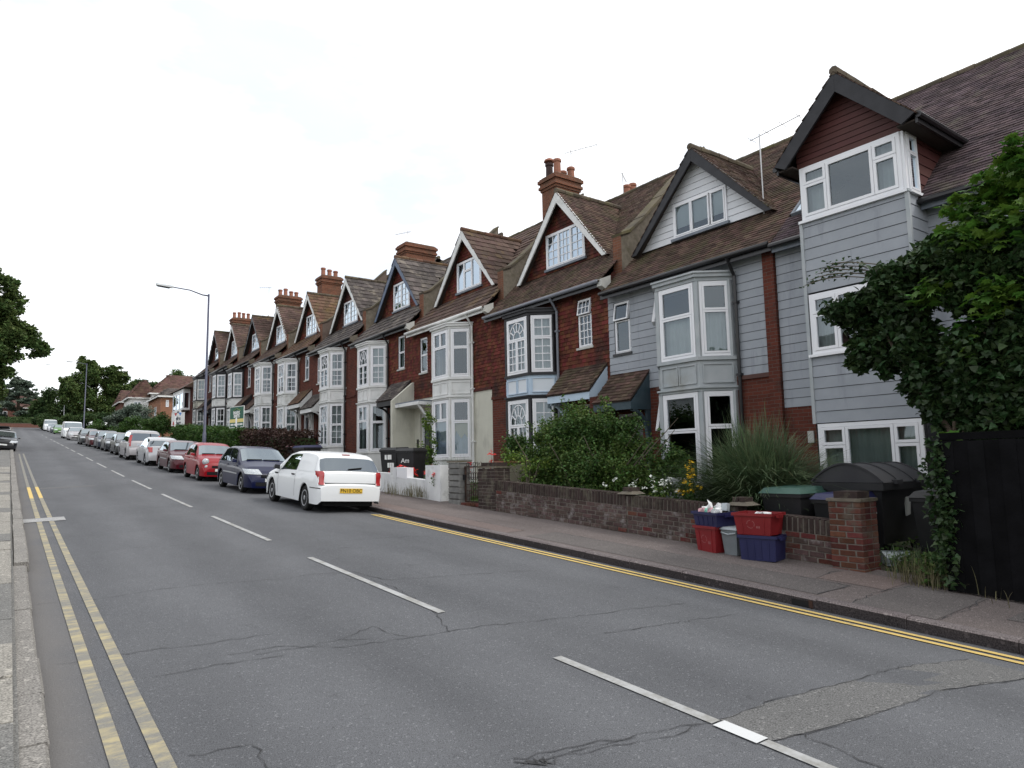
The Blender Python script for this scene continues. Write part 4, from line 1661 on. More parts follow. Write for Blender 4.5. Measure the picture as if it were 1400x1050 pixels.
    g = MB().tube([(XE-.05, Y0+.03, z0+EAVE-.02), (XE-.05, Y1-.03, z0+EAVE-.02)], .055, 8)
    gt = g.build('gutter', cfg.get('gutter', 'gutter_black'), root, smooth=True)
    yd = cb-s*0-1.22 if s < 0 else cb-1.25
    dpp = MB().tube([(XE-.05, yd, z0+EAVE-.05), (XF-.08, yd+.02, z0+EAVE-.42), (XF-.08, yd+.02, z0-.6)], .038, 8)
    for zz in (1.2, 3.0, 4.6):
        dpp.box(XF-.13, XF-.0, yd-.035, yd+.075, z0+zz, z0+zz+.05)
    dpp.build('downpipe', cfg.get('gutter', 'gutter_black'), gt)
    # main roof
    tw, gg, th = cfg.get('tsize', (.18, .115, .017))
    L_ = math.hypot(XR-XE, RIDGE-EAVE)
    ux, uz = (XR-XE)/L_, (RIDGE-EAVE)/L_
    za, zf = cfg.get('za', 9.24), 6.82
    s_of = lambda z: (z-EAVE)/uz
    sa, sf = s_of(za), s_of(zf)
    hw = 2.02
    c_house, c = c, c+cfg.get('gdx', 0)
    at = lambda a, s_, d_=0.0: (XE+ux*s_-uz*d_, a, z0+EAVE+uz*s_+ux*d_)
    rf = MB()
    for poly in ([(Y0, 0), (Y1, 0), (Y1, sf), (Y0, sf)], [(Y0, sf), (c-hw, sf), (c, sa), (c, L_), (Y0, L_)], [(Y1, sf), (Y1, L_), (c, L_), (c, sa), (c+hw, sf)]):
        rf.poly([at(a, q, -.015) for a, q in poly])
    rf.poly([(XR, Y0, z0+RIDGE), (XR, Y1, z0+RIDGE), (22.3, Y1, z0+EAVE), (22.3, Y0, z0+EAVE)])
    roof = rf.build('roof', 'deck', root)

    def keep(A, U):
        yy = Y1-A
        inside = (U > sf+.05) & (U < sa) & (np.abs(yy-c) < hw*(sa-U)/(sa-sf)-.1)
        return ~inside
    tm = MB()
    tiles(tm, (XE, Y1, z0+EAVE), (0, -1, 0), (ux, 0, uz), Y1-Y0, L_, tw, gg, th, keep)
    tm.build('roof_tiles', cfg['tile'], roof, kind='stuff')
    rr = MB()
    ridge_row(rr, (XR, Y0, z0+RIDGE+.0), (XR, Y1, z0+RIDGE+.0))
    rr.build('ridge_tiles', 'ridge_tile', roof, kind='stuff')
    # gable dormer
    gh = lambda z: hw*max(0, (za-.06-z))/(za-.06-zf)
    gw = (c-.92, c+.78, 6.84, 8.02)
    if cfg.get('gw'):
        gw = (c+cfg['gw'][0], c+cfg['gw'][1], cfg['gw'][2], cfg['gw'][3])
    fg = frame((XG, 0, z0), (0, 1, 0), (-1, 0, 0))
    gm_ = MB()
    zt_, zs_ = gw[3], gw[2]
    dd = -.02
    gm_.poly([fg(a, z, dd) for a, z in [(c+gh(zf), zf), (c-gh(zf), zf), (c-gh(zs_), zs_), (c+gh(zs_), zs_)]])
    gm_.poly([fg(a, z, dd) for a, z in [(gw[0], zs_), (c-gh(zs_), zs_), (c-gh(zt_), zt_), (gw[0], zt_)]])
    gm_.poly([fg(a, z, dd) for a, z in [(c+gh(zs_), zs_), (gw[1], zs_), (gw[1], zt_), (c+gh(zt_), zt_)]])
    gm_.poly([fg(a, z, dd) for a, z in [(c+gh(zt_), zt_), (c-gh(zt_), zt_), (c, za-.06)]])
    gab = gm_.build('gable', cfg.get('gable_base', 'hung_dark'), root)
    if cfg['gable'] == 'white_board':
        boards(gab, fg, 0, 0, zf, za-.1, .17, [gw], 'white_board', tri=(c, gh))
    else:
        hm = MB()
        hung(hm, fg, 0, 0, zf, za-.1, .115 if near else .16, [gw], tri=(c, gh), tw=.17 if near else .26)
        hm.build('hung_tiles', cfg['gable'], gab, kind='stuff')
    window(gab, fg, *gw, LAY[cfg.get('gwin', 'g_lead')], cfg.get('win', 'upvc'), cfg.get('gglass', 'glass_sky'), near, fw_=.05, sash=.04, d=.03, curtain=cfg.get('gcur', ('full', 'curtain')), ddown=.06, bar=.018)
    MB().fbox(fg, gw[0]-.06, gw[1]+.06, zs_-.07, zs_, -.02, .09).build('sill', cfg.get('gsill', 'lead'), gab)
    bb = MB()
    fb = frame((XG-.27, 0, z0), (0, 1, 0), (-1, 0, 0))
    k_ = (za-zf)/hw
    wv = .30
    for sg in (-1, 1):
        po_ = [(c, za+.03), (c+sg*(hw+.14), zf+.03-k_*.14), (c+sg*(hw+.14-.20), zf+.03-k_*.14), (c, za+.03-wv*1.25)]
        bb.fprism(fb, po_, -.02+.001*sg, .02+.001*sg)
    bb.build('bargeboard', cfg['barge'], gab)
    sf_ = MB()
    for sg in (-1, 1):
        pts = [(XG-.25, c, za-.04), (XE+(za-EAVE)/SLOPE, c, za-.04), (XG, c+sg*(hw+.1), zf-.04-k_*.1), (XG-.25, c+sg*(hw+.1), zf-.04-k_*.1)]
        sf_.poly([(x, y_, z0+z_) for x, y_, z_ in pts])
    dro = sf_.build('dormer_roof', 'deck', root)
    dm = MB()
    xm = XE+(za-EAVE)/SLOPE+.3
    sl_ = math.hypot(hw, za-zf)
    for sg in (-1, 1):
        uu = np.array((0, -sg*hw, za-zf))/sl_
        o_ = np.array((XG-.30, c+sg*(hw+.12), z0+zf-k_*.12))

        def keepd(A, U, sg=sg):
            zz = zf-k_*.12+U*(za-zf)/sl_
            return (XG-.30+A) < XE+(zz-EAVE)/SLOPE+.12
        tiles(dm, o_, (1, 0, 0), uu, xm-XG+.3, sl_+.12*1.6, tw, gg, th, keepd, over=0)
    dm.build('roof_tiles', cfg['tile'], dro, kind='stuff')
    rr = MB()
    ridge_row(rr, (XG-.3, c, z0+za+.04), (xm-.2, c, z0+za+.04))
    rr.build('ridge_tiles', cfg.get('ridge', 'ridge_tile'), dro, kind='stuff')
    if i > 1:
        parapet(root, Y0, z0, cfg.get('parapet', 'cement'))
    if i > 1:
        MB().hexa([(XF-.30, Y0-.08, z0+EAVE-.15), (XF+.05, Y0-.08, z0+EAVE-.30), (XF+.05, Y0+.10, z0+EAVE-.30), (XF-.30, Y0+.10, z0+EAVE-.15),
                   (XF-.30, Y0-.08, z0+EAVE+.04), (XF+.05, Y0-.08, z0+EAVE+.18), (XF+.05, Y0+.10, z0+EAVE+.18), (XF-.30, Y0+.10, z0+EAVE+.04)]).build('kneeler', 'stone_trim' if i < 5 else 'cement', root)
    if cfg.get('pier'):
        MB().fbox(fr, Y0+.10, Y0+.36, -1.2, EAVE-.06, 0, .09).build('brick_pier', 'brick_red', root)
    return root


CFG = {
    1: dict(za=8.97, gdx=-.14, label='house with grey boarding, white boarded gable, black bargeboards and grey two storey bay', clad='board', low_wall='brick_red', up_wall='black_timber', bay='bay_grey', bay_trim='bay_grey', panel='bay_grey',
            low_front='big_low', low_cant='two_over', up_front='big_low', up_cant='two_over', cur_up=('lower', 'curtain'), cur_low=None, open_low=1, open_up=1, small='small_top', tile='tile_mossy',
            gable='white_board', gable_base='lead', gwin='g_open', gw=(-.80, .86, 6.88, 7.80), gcur=('blind', 'blind'), barge='black_timber', porch='tiled', porch_trim='teal_timber', pier=1, string='tile_red', glass_up='glass', gglass='glass', sill='gutter_black', door='plastic_grey'),
    2: dict(label='red brick house with pale blue bay apron, arched bay windows and white bargeboards', clad='hung', hung='hung_red', low_wall='brick_red', up_wall='hung_dark', bay='pale_blue', bay_trim='black_timber', apron='pale_blue', panel='pale_panel',
            low_front='arch2', low_cant='bars_cant', up_front='arch2', up_cant='bars_cant', cur_up=('full', 'curtain'), cur_low=('full', 'curtain'), small='small_bars', tile='tile_mossy', gable='hung_red', gwin='g_bars', gw=(-.98, .85, 6.95, 8.08),
            barge='old_white', porch='tiled', porch_trim='pale_blue', gcur=('full', 'curtain'), porch_wall='brick_dark', gutter='gutter_grey', string='brick_dark'),
    3: dict(torn=1, label='house with cream rendered ground floor, white bay with broken blind and flat porch hood', clad='hung', hung='hung_red', low_wall='cream_render', up_wall='hung_dark', bay='old_white', bay_trim='old_white', panel='old_white',
            low_front='split_top', low_cant='two_over', up_front='split_top', up_cant='two_over', cur_up=None, cur_low=('lower', 'net_blue'), small='sash', tile='tile_brown', tsize=(.30, .30, .028), gable='hung_red', gwin='g_three', gw=(-.92, .76, 6.98, 8.14),
            barge='old_white', porch='canopy', gcur=None, gglass='glass_sky', gutter='old_white', fascia='old_white', string='hung_dark', ridge='tile_orange'),
    4: dict(label='red brick house with white arched bay, grey tiled roof and blue grey bargeboards', clad='hung', hung='hung_red', low_wall='brick_red', up_wall='hung_dark', bay='old_white', bay_trim='old_white', panel='old_white',
            low_front='split_top', low_cant='two_over', up_front='arch_div', up_cant='bars_sash', cur_up=('full', 'curtain'), cur_low=('sides', 'curtain'), small='sash', tile='tile_grey', tsize=(.30, .32, .03), gable='hung_red', gwin='g_lead', gw=(-.90, .64, 6.92, 8.14),
            barge='blue_timber', porch='tiled', porch_trim='black_timber', gcur=('full', 'curtain'), small_cur=('full', 'curtain'), ridge='tile_orange'),
    5: dict(label='red brick house with all white arched sash bay beside the blue barged gable', clad='brick', low_wall='brick_red', up_wall='brick_red', bay='old_white', bay_trim='old_white', panel='old_white',
            low_front='arch_div', low_cant='bars_sash', up_front='arch_div', up_cant='bars_sash', cur_up=('sides', 'curtain'), cur_low=('full', 'curtain'), small='sash', small2=1, tile='tile_grey', tsize=(.30, .30, .028), gable='hung_dark', gwin='g_lead', gw=(-.95, .75, 6.88, 8.08),
            barge='old_white', porch='tiled', porch_trim='old_white', gcur=('full', 'curtain'), small_cur=('full', 'curtain')),
    6: dict(label='red brick house under the orange tiled dormer roof with white bay', clad='brick', low_wall='brick_red', up_wall='brick_red', bay='old_white', bay_trim='old_white', panel='old_white', low_front='arch_div', low_cant='bars_sash', up_front='arch_div', up_cant='bars_sash', cur_up=('sides', 'curtain'), cur_low=('full', 'curtain'),
            tile='tile_orange', tsize=(.26, .28, .028), gable='hung_red', gwin='g_lead', barge='old_white', porch_trim='old_white', small_cur=('full', 'curtain'), parapet='brick_red'),
    7: dict(label='brick house with white bay behind the red leaved shrub and sale board', clad='brick', low_wall='brick_red', up_wall='brick_red', bay='old_white', bay_trim='old_white', panel='old_white', low_front='arch_div', low_cant='bars_sash', up_front='arch_div', up_cant='bars_sash', cur_up=('sides', 'curtain'), cur_low=('full', 'curtain'),
            tile='tile_brown', tsize=(.22, .2, .02), gable='hung_dark', gwin='g_lead', barge='old_white', porch_trim='old_white'),
    8: dict(label='dark timbered house with white bay windows behind the green sale board', clad='brick', low_wall='old_white', up_wall='brick_dark', bay='old_white', bay_trim='black_timber', apron='old_white', panel='old_white', low_front='arch_div', low_cant='bars_sash', up_front='arch_div', up_cant='bars_sash', cur_up=('full', 'curtain'), cur_low=('sides', 'curtain'),
            tile='tile_brown', tsize=(.24, .24, .024), gable='hung_dark', gwin='g_lead', barge='black_timber', porch_trim='black_timber'),
    9: dict(label='dark painted house with white bay apron just past the street lamp', clad='brick', low_wall='old_white', up_wall='brick_dark', bay='old_white', bay_trim='black_timber', apron='old_white', panel='old_white', low_front='arch_div', low_cant='bars_sash', up_front='arch_div', up_cant='bars_sash', cur_up=('full', 'curtain'), cur_low=('sides', 'curtain'),
            tile='tile_brown', tsize=(.24, .24, .024), gable='hung_dark', gwin='g_lead', barge='old_white', porch_trim='black_timber'),
    10: dict(label='last gabled house of the row with black timber bay and cream panels', clad='brick', low_wall='brick_dark', up_wall='brick_dark', bay='cream_render', bay_trim='black_timber', panel='cream_render', low_front='bars_sash', low_cant='bars_sash', up_front='bars_sash', up_cant='bars_sash', cur_up=('full', 'curtain'), cur_low=('full', 'curtain'),
             tile='tile_brown', tsize=(.24, .24, .024), gable='hung_dark', gwin='sash', gw=(-.5, .5, 6.9, 7.9), barge='black_timber', porch_trim='black_timber', win='old_white'),
}
for i in CFG:
    terrace(i, CFG[i])
# end upstand beyond the last gabled house

# ------------------------------------------------------------------ the end house nearest the camera
def end_house():
    z0 = .38
    Ya, Yb = -3.5, 8.06                      # from out of frame to the party wall
    root = thing('end_house', 'three storey grey weatherboarded house with square bay and dark red hanging tile gable', 'house', (XF, 5.0, z0))
    ya, yb, xb = 5.18, 7.12, 12.15           # square bay
    eave = 5.80
    slope, xe, xr = .965, 12.50, 16.65
    rz = eave+(xr-xe)*slope
    fr = frame((XF, 0, z0), (0, 1, 0), (-1, 0, 0))
    gl = (5.24, 7.06, .88, 2.04)             # ground floor window
    ml = (5.24, 7.06, 3.34, 4.48)
    tl = (5.22, 7.08, 5.93, 6.97)
    fb = frame((xb, 0, z0), (0, 1, 0), (-1, 0, 0))
    fs = frame((0, ya, z0), (1, 0, 0), (0, -1, 0))        # right-hand return
    fl = frame((0, yb, z0), (1, 0, 0), (0, 1, 0))
    side = (xb+.08, xb+.46, 5.93, 6.97)
    # main walls
    mw = MB()
    wall_grid(mw, fr, Ya, ya, -1.2, eave)
    mw.build('upper_wall', 'black_timber', root)
    lw = MB()
    wall_grid(lw, fr, yb, Yb+.10, -1.2, 2.45, d=.002)
    lw.build('lower_wall', 'brick_red', root)
    lw = MB()
    wall_grid(lw, fr, yb, Yb+.10, 2.45, eave, d=-.02)
    lw.build('upper_wall', 'black_timber', root)
    boards(root, fr, yb+.01, Yb+.09, 2.45, eave-.05, .185, [], 'grey_board')
    boards(root, fr, 3.2, ya-.01, 1.6, eave-.05, .21, [], 'grey_board')
    MB().fbox(fr, 7.55, 7.68, 1.72, 1.95, 0, .03).build('air_vent', 'stone_trim', root)
    # bay shell
    bw = MB()
    wall_grid(bw, fb, ya, yb, -1.2, 7.1, [gl, ml, tl], reveal=.12, d=-.02)
    wall_grid(bw, fs, xb, XF+3, -1.2, 7.15, [side], reveal=.1, d=-.02)
    wall_grid(bw, fl, xb, XF+3, -1.2, 7.15, [], d=-.02)
    by = bw.build('bay', 'black_timber', root)
    boards(by, fb, ya+.03, yb-.03, 2.06, 3.30, .214, [], 'grey_board')
    boards(by, fb, ya+.03, yb-.03, 4.52, 5.90, .214, [], 'grey_board')
    boards(by, fb, ya+.03, yb-.03, -.6, .84, .214, [], 'grey_board')
    boards(by, fs, xb+.03, XF+.0, 2.06, 5.90, .214, [], 'grey_board')
    boards(by, fl, xb+.03, XF+.0, 2.06, 5.90, .214, [], 'grey_board')
    boards(by, fs, xb+.47, XF+1.6, 5.95, 7.15, .19, [], 'red_plank', name='hung_board')
    boards(by, fl, xb+.05, XF+1.6, 5.95, 7.15, .19, [], 'red_plank', name='hung_board')
    cp = MB()
    for (x, y) in ((xb, ya), (xb, yb)):
        cp.box(x-.032, x+.03, y-.032 if y == ya else y-.03, y+.03 if y == ya else y+.032, z0+2.05, z0+5.92)
    cp.box(xb-.045, xb+.06, ya-.045, yb+.045, z0+5.885, z0+5.93)
    cp.build('corner_trim', 'bay_grey', by)
    three = [(0, .235, .68, 1, 1, 1, ''), (0, .235, 0, .68, 1, 1, ''), (.235, .735, 0, 1, 1, 1, ''), (.735, 1, .68, 1, 1, 1, ''), (.735, 1, 0, .68, 1, 1, '')]
    for k, (h, cu, gm) in enumerate(((gl, ('full', 'curtain_green'), 'glass'), (ml, ('sides', 'curtain'), 'glass'), (tl, ('sides', 'curtain'), 'glass'))):
        w_ = MB().fbox(fb, h[0]-.06, h[1]+.06, h[2]-.05, h[2], -.1, .07).build('window', 'upvc', root)
        window(w_, fb, *h, three, 'upvc', gm, True, fw_=.065, sash=.055, d=.02, curtain=cu, ddown=.16)
    w_ = MB().fbox(fs, side[0]-.05, side[1]+.06, side[2]-.05, side[2], -.1, .07).build('window', 'upvc', root)
    window(w_, fs, *side, [(0, 1, .68, 1, 1, 1, ''), (0, 1, 0, .68, 1, 1, '')], 'upvc', 'glass', True, fw_=.035, sash=.035, d=.02)
    MB().box(xb+.0, xb+.075, ya-.012, ya+.055, z0+5.93, z0+6.99).build('corner_post', 'upvc', by)
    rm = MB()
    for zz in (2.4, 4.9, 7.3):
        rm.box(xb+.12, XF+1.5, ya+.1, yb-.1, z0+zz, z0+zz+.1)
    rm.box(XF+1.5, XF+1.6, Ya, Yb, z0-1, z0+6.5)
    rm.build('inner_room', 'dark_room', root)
    # gable over the bay
    c, za, zf, hw = 6.14, 8.42, 7.10, 1.28
    gh = lambda z: 1.0*min(1, max(0, (za-.1-z))/(za-.1-zf)*1.16)
    gm_ = MB().poly([fb(a, z, -.01) for a, z in [(c+.98, zf-.13), (c-.98, zf-.13), (c-.98, zf+.2), (c, za-.1), (c+.98, zf+.2)]])
    gab = gm_.build('gable', 'black_timber', root)
    boards(gab, fb, 0, 0, zf-.12, za-.12, .115, [], 'red_plank', name='hung_board', tri=(c, lambda z: min(.99, (za-.1-z)*.97)))
    k_ = (za-zf)/hw
    f2 = frame((xb-.26, 0, z0), (0, 1, 0), (-1, 0, 0))
    bb = MB()
    for sg in (-1, 1):
        po_ = [(c, za), (c+sg*(hw+.02), zf-.02*k_), (c+sg*(hw-.2), zf-.02*k_-.12), (c, za-.37)]
        bb.fprism(f2, po_, -.025+.001*sg, .025+.001*sg)
    bb.build('bargeboard', 'black_timber', gab)
    so = MB()
    xm = lambda z: xe+(z-eave)/slope
    for sg in (-1, 1):
        pts = [(xb-.25, c, za-.05), (xm(za)+.05, c, za-.05), (xm(zf)+.05, c+sg*(hw+.02), zf-.05), (xb-.25, c+sg*(hw+.02), zf-.05)]
        so.poly([(x, y_, z0+z_) for x, y_, z_ in pts])
        y_ = c+sg*(hw-.02)
        so.box(xb-.2, xm(zf), min(y_, c+sg*.97), max(y_, c+sg*.97), z0+zf-.13, z0+zf-.10)
    dro = so.build('dormer_roof', 'deck', root)
    for sg in (-1, 1):
        g = MB()
        y_ = c+sg*(hw+.05)
        g.tube([(xb-.22, y_, z0+zf-.04), (xm(zf)+.05, y_, z0+zf-.04)], .055, 8)
        g.box(xb-.2, xm(zf), min(y_-sg*.02, y_-sg*.06), max(y_-sg*.02, y_-sg*.06), z0+zf-.17, z0+zf)
        g.build('gutter', 'gutter_black', dro)
    dm = MB()
    sl_ = math.hypot(hw, za-zf)
    for sg in (-1, 1):
        uu = np.array((0, -sg*hw, za-zf))/sl_
        o_ = np.array((xb-.29, c+sg*(hw+.03), z0+zf-.03*k_))
        tiles(dm, o_, (1, 0, 0), uu, 5.0, sl_+.03, .17, .105, .016, lambda A, U: (xb-.29+A) < xm(zf+U*(za-zf)/sl_)+.12, over=0)
    dm.build('roof_tiles', 'tile_mossy', dro, kind='stuff')
    rr = MB()
    ridge_row(rr, (xb-.3, c, z0+za+.03), (xm(za), c, z0+za+.03))
    rr.build('ridge_tiles', 'ridge_tile', dro, kind='stuff')
    # main roof, notched round the bay
    Ls = math.hypot(xr-xe, rz-eave)
    ux, uz = (xr-xe)/Ls, (rz-eave)/Ls
    at = lambda a, s_, d_=0.0: (xe+ux*s_-uz*d_, a, z0+eave+uz*s_+ux*d_)
    sa, sf = (za-eave)/uz, (zf-eave)/uz
    rf = MB()
    for poly in ([(Ya, 0), (ya-.02, 0), (ya-.02, sf), (Ya, sf)], [(yb+.02, 0), (Yb, 0), (Yb, sf), (yb+.02, sf)], [(Ya, sf), (c-hw, sf), (c, sa), (c, Ls), (Ya, Ls)], [(Yb, sf), (Yb, Ls), (c, Ls), (c, sa), (c+hw, sf)]):
        rf.poly([at(a, q, -.015) for a, q in poly])
    rf.poly([(xr, Ya, z0+rz), (xr, Yb, z0+rz), (22.3, Yb, z0+eave), (22.3, Ya, z0+eave)])
    roof = rf.build('roof', 'deck', root)

    def keep(A, U):
        y_ = Yb-A
        inb = (y_ > ya) & (y_ < yb) & (U < sf+.05)
        ind = (U >= sf-.1) & (U < sa) & (np.abs(y_-c) < hw*(sa-U)/(sa-sf)-.1)
        sky_ = (y_ > 7.46) & (y_ < 7.98) & (U > 1.05) & (U < 1.95)
        return ~(inb | ind | sky_) & (y_ > 1.2)
    tm = MB()
    tiles(tm, (xe, Yb, z0+eave), (0, -1, 0), (ux, 0, uz), Yb-Ya, Ls, .17, .105, .016, keep)
    tm.build('roof_tiles', 'tile_purple', roof, kind='stuff')
    rr = MB()
    ridge_row(rr, (xr, 1.0, z0+rz), (xr, Yb, z0+rz))
    rr.build('ridge_tiles', 'ridge_tile', roof, kind='stuff')
    sk = MB()
    for a0, a1, s0, s1 in ((7.46, 7.98, 1.05, 1.10), (7.46, 7.98, 1.90, 1.95), (7.46, 7.51, 1.10, 1.90), (7.93, 7.98, 1.10, 1.90)):
        sk.hexa([at(a0, s0, -.02), at(a1, s0, -.02), at(a1, s1, -.02), at(a0, s1, -.02), at(a0, s0, .07), at(a1, s0, .07), at(a1, s1, .07), at(a0, s1, .07)])
    skl = sk.build('skylight', 'lead', roof)
    MB().poly([at(7.93, 1.1, .05), at(7.51, 1.1, .05), at(7.51, 1.9, .05), at(7.93, 1.9, .05)]).build('skylight_pane', 'glass_sky', roof)
    for a0, a1 in ((2.0, ya-.03), (yb+.03, Yb+.0)):
        fa, ft = MB(), MB()
        fa.box(xe+.06, xe+.09, a0, a1, z0+eave-.16, z0+eave+.02)
        fa.box(xe+.09, XF, a0, a1, z0+eave-.10, z0+eave-.07)
        ft.tube([(xe-.02, a0, z0+eave-.03), (xe-.02, a1, z0+eave-.03)], .055, 8)
        fa.build('fascia', 'lead', root)
        ft.build('gutter', 'gutter_black', root)
    # flank and back
    bk = MB()
    bk.poly([(22, Ya, z0-1), (22, Yb, z0-1), (22, Yb, z0+eave), (22, Ya, z0+eave)])
    bk.poly([(XF, Ya, z0-1), (22, Ya, z0-1), (22, Ya, z0+eave), (xr, Ya, z0+rz-.1), (XF, Ya, z0+eave+.2)])
    bk.build('rear_wall', 'brick_red', root)
    parapet_like = MB()


end_house()

# ------------------------------------------------------------------ chimneys and aerials
chimney(18.35, 0, 15.7, 1.1, .8, 11.92, 4, 8.6, label='tall chimney with four clay pots, one of them dark, behind the white barged red gable', dark=(2,), square=True)
chimney(28.9, 0, 15.5, 1.55, .8, 12.22, 0, 9.2, label='low wide chimney capped without pots beside the grey tiled dormer')
chimney(40.2, 0, 15.5, 1.2, .85, 13.3, 3, 10.0, label='square chimney with three clay pots above the orange tiled dormer')
chimney(47.6, 0, 15.4, 1.5, .8, 13.6, 4, 11.0, label='long chimney with four pots past the orange tiled dormer')
chimney(59.8, 0, 15.4, 1.5, .8, 14.25, 4, 11.5, label='farthest chimney of the row with four pots')
chimney(17.5, 0, 18.4, .7, .7, 11.5, 2, 9.0, label='chimney behind the ridge with two pots showing over the mossy roof')
aerial((13.75, 8.95, 7.0), 2.3, 'tall aerial on a long mast at the black barged gable', (.1, -1), 4)
aerial((16.2, 18.3, 11.6), 1.6, 'aerial on short mast beside the tall four pot chimney', (.6, -.8))
aerial((17.4, 16.9, 11.2), .9, 'low tangled aerial on the ridge beside two pots', (.8, .6), 9)
aerial((15.6, 30.0, 12.2), 1.2, 'aerial above the low capped chimney', (-.2, 1))
aerial((15.5, 52.5, 13.9), 1.6, 'aerial above the long four pot chimney', (-.5, .9))
# pigeons-eye detail: little rear gables seen over the ridges
for (x, y, zb, h, m_, lb) in ((18.5, 21.6, 11.0, 1.0, 'hung_red', 'small red gable peeping over the ridge between chimney and dormer'), (17.8, 27.5, 11.3, 1.0, 'cream_render', 'small cream gable peeping over the ridge beside the low chimney'),
                              (18.2, 33.0, 12.0, .9, 'hung_red', 'small red gable peeping behind the grey tiled dormer'), (18.2, 47.5, 13.2, .9, 'hung_red', 'small far gable peeping behind the purple brown dormer')):
    zb += .25
    t = thing('rear_gable', lb, 'gable', (x, y, zb-1), 'small gables behind the ridges')
    f2 = frame((x, y, 0), (0, 1, 0), (-1, 0, 0))
    MB().fprism(f2, [(-1.0, zb-1.2), (1.0, zb-1.2), (1.0, zb), (0, zb+h), (-1.0, zb)], -1.2, 0).build('wall', m_, t)
    b = MB()
    for sg in (-1, 1):
        b.fprism(f2, [(0, zb+h+.12), (sg*1.2, zb-.08), (sg*1.2, zb-.2), (0, zb+h)], -1.3, .12+.001*sg)
    b.build('roof', 'tile_red', t)

# ------------------------------------------------------------------ far buildings
def far_house(name, label, x0, x1, y0, y1, zb, ze, wallm, roofm, hip=.0, rise=3.0, windows=(), ridge='x', chim=True):
    t = thing(name, label, 'house', ((x0+x1)/2, (y0+y1)/2, zb))
    MB().box(x0, x1, y0, y1, zb, ze).build('wall', wallm, t)
    o = .4
    r = MB()
    if ridge == 'x':
        a, b = (x0+hip, (y0+y1)/2, ze+rise), (x1-hip, (y0+y1)/2, ze+rise)
    else:
        a, b = ((x0+x1)/2, y0+hip, ze+rise), ((x0+x1)/2, y1-hip, ze+rise)
    p = [(x0-o, y0-o, ze-.1), (x1+o, y0-o, ze-.1), (x1+o, y1+o, ze-.1), (x0-o, y1+o, ze-.1)]
    if ridge == 'x':
        r.add(p+[a, b], [[0, 1, 5, 4], [1, 2, 5], [2, 3, 4, 5], [3, 0, 4], [3, 2, 1, 0]])
    else:
        r.add(p+[a, b], [[0, 1, 4], [1, 2, 5, 4], [2, 3, 5], [3, 0, 4, 5], [3, 2, 1, 0]])
    rf = r.build('roof', 'deck', t)
    tm = MB()
    P = [np.array(q) for q in p]
    faces = [(P[0], P[1], a, b), (P[3], P[0], a, a), ] if ridge == 'x' else [(P[0], P[1], a, a), (P[3], P[0], b, a)]
    for q0, q1, ra, rb in faces:
        e = q1-q0
        L_ = np.linalg.norm(e)
        e = e/L_
        ra, rb = np.array(ra), np.array(rb)
        up_ = ra-q0-e*np.dot(ra-q0, e)
        H = np.linalg.norm(up_)
        ta, tb = np.dot(ra-q0, e), np.dot(rb-q0, e)
        lo, hi = min(ta, tb), max(ta, tb)
        tiles(tm, q0, e, up_, L_, H, .45, .35, .035, lambda A, U, lo=lo, hi=hi, L_=L_, H=H: (A > lo*U/H-.1) & (A < L_-(L_-hi)*U/H+.3))
    if tm.n:
        tm.build('roof_tiles', roofm, rf, kind='stuff')
    ed = MB()
    ed.box(x0-o, x1+o, y0-o-.05, y0-o, ze-.25, ze-.05)
    ed.box(x0-o-.05, x0-o, y0-o, y1+o, ze-.25, ze-.05)
    ed.build('fascia', 'old_white', rf)
    if chim:
        MB().box(a[0]-.4, a[0]+.4, a[1]+.6, a[1]+1.3, ze+rise*.5, ze+rise+.9).build('chimney', 'brick_far', rf)
    for (sd_, u, z, w_, h_) in windows:
        f = frame((u, y0, z), (1, 0, 0), (0, -1, 0)) if sd_ == 's' else frame((x0, u, z), (0, 1, 0), (-1, 0, 0))
        wm = MB()
        wm.fbox(f, 0, .08, 0, h_, 0, .06)
        wm.fbox(f, w_-.08, w_, 0, h_, 0, .06)
        wm.fbox(f, w_/2-.04, w_/2+.04, 0, h_, 0, .06)
        wm.fbox(f, .08, w_-.08, 0, .08, 0, .055)
        wm.fbox(f, .08, w_-.08, h_-.08, h_, 0, .055)
        wn = wm.build('window', 'upvc', t)
        MB().poly([f(w_-.08, .08, .02), f(.08, .08, .02), f(.08, h_-.08, .02), f(w_-.08, h_-.08, .02)]).build('pane', 'glass_far', wn)
    return t


far_house('brick_house', 'orange brick house with a low grey hipped roof beyond the row', 15.9, 20.2, 100, 110, 5.5, 11.5, 'brick_orange', 'tile_grey', 1.6, 1.5, [('s', 16.5, 10.0, .35, .9), ('w', 103, 9.0, 1.4, 1.2)], chim=False)
far_house('white_house', 'white rendered house with a large brown hipped roof beyond the orange brick house', 17.2, 29, 116, 126, 6.5, 13.4, 'old_white', 'tile_red', 3.0, 3.4, [('s', 16.9, 10.8, 1.1, 1.8), ('s', 19.6, 10.5, .9, 1.2), ('w', 119, 10.6, 1.6, 1.6)], chim=False)
far_house('tile_roofed_house', 'white gabled house with a steep red tiled roof left of the big hipped roof', 14.6, 17.8, 117.5, 125, 6.5, 12.8, 'old_white', 'tile_red', .0, 2.6, [('s', 15.0, 10.2, 1.0, 1.9)], 'y', chim=False)
far_house('red_roofed_house', 'small house end with plain red roof beside the trees', 14.6, 16.8, 128, 136, 7, 13.0, 'brick_far', 'tile_red', .3, 2.2, [], 'x', chim=False)
far_house('corner_house', 'dark red brick house behind the cedar at the end of the road', -8.5, 7.5, 186, 196, 10.5, 16.0, 'brick_far', 'tile_red', 3, 3.0, [('s', 2.4, 11.6, 1.0, 1.2), ('s', 5.2, 11.6, 1.5, 1.2), ('s', -2, 13.9, 1.5, 1.2), ('s', -6, 11.6, 1.4, 1.2)])
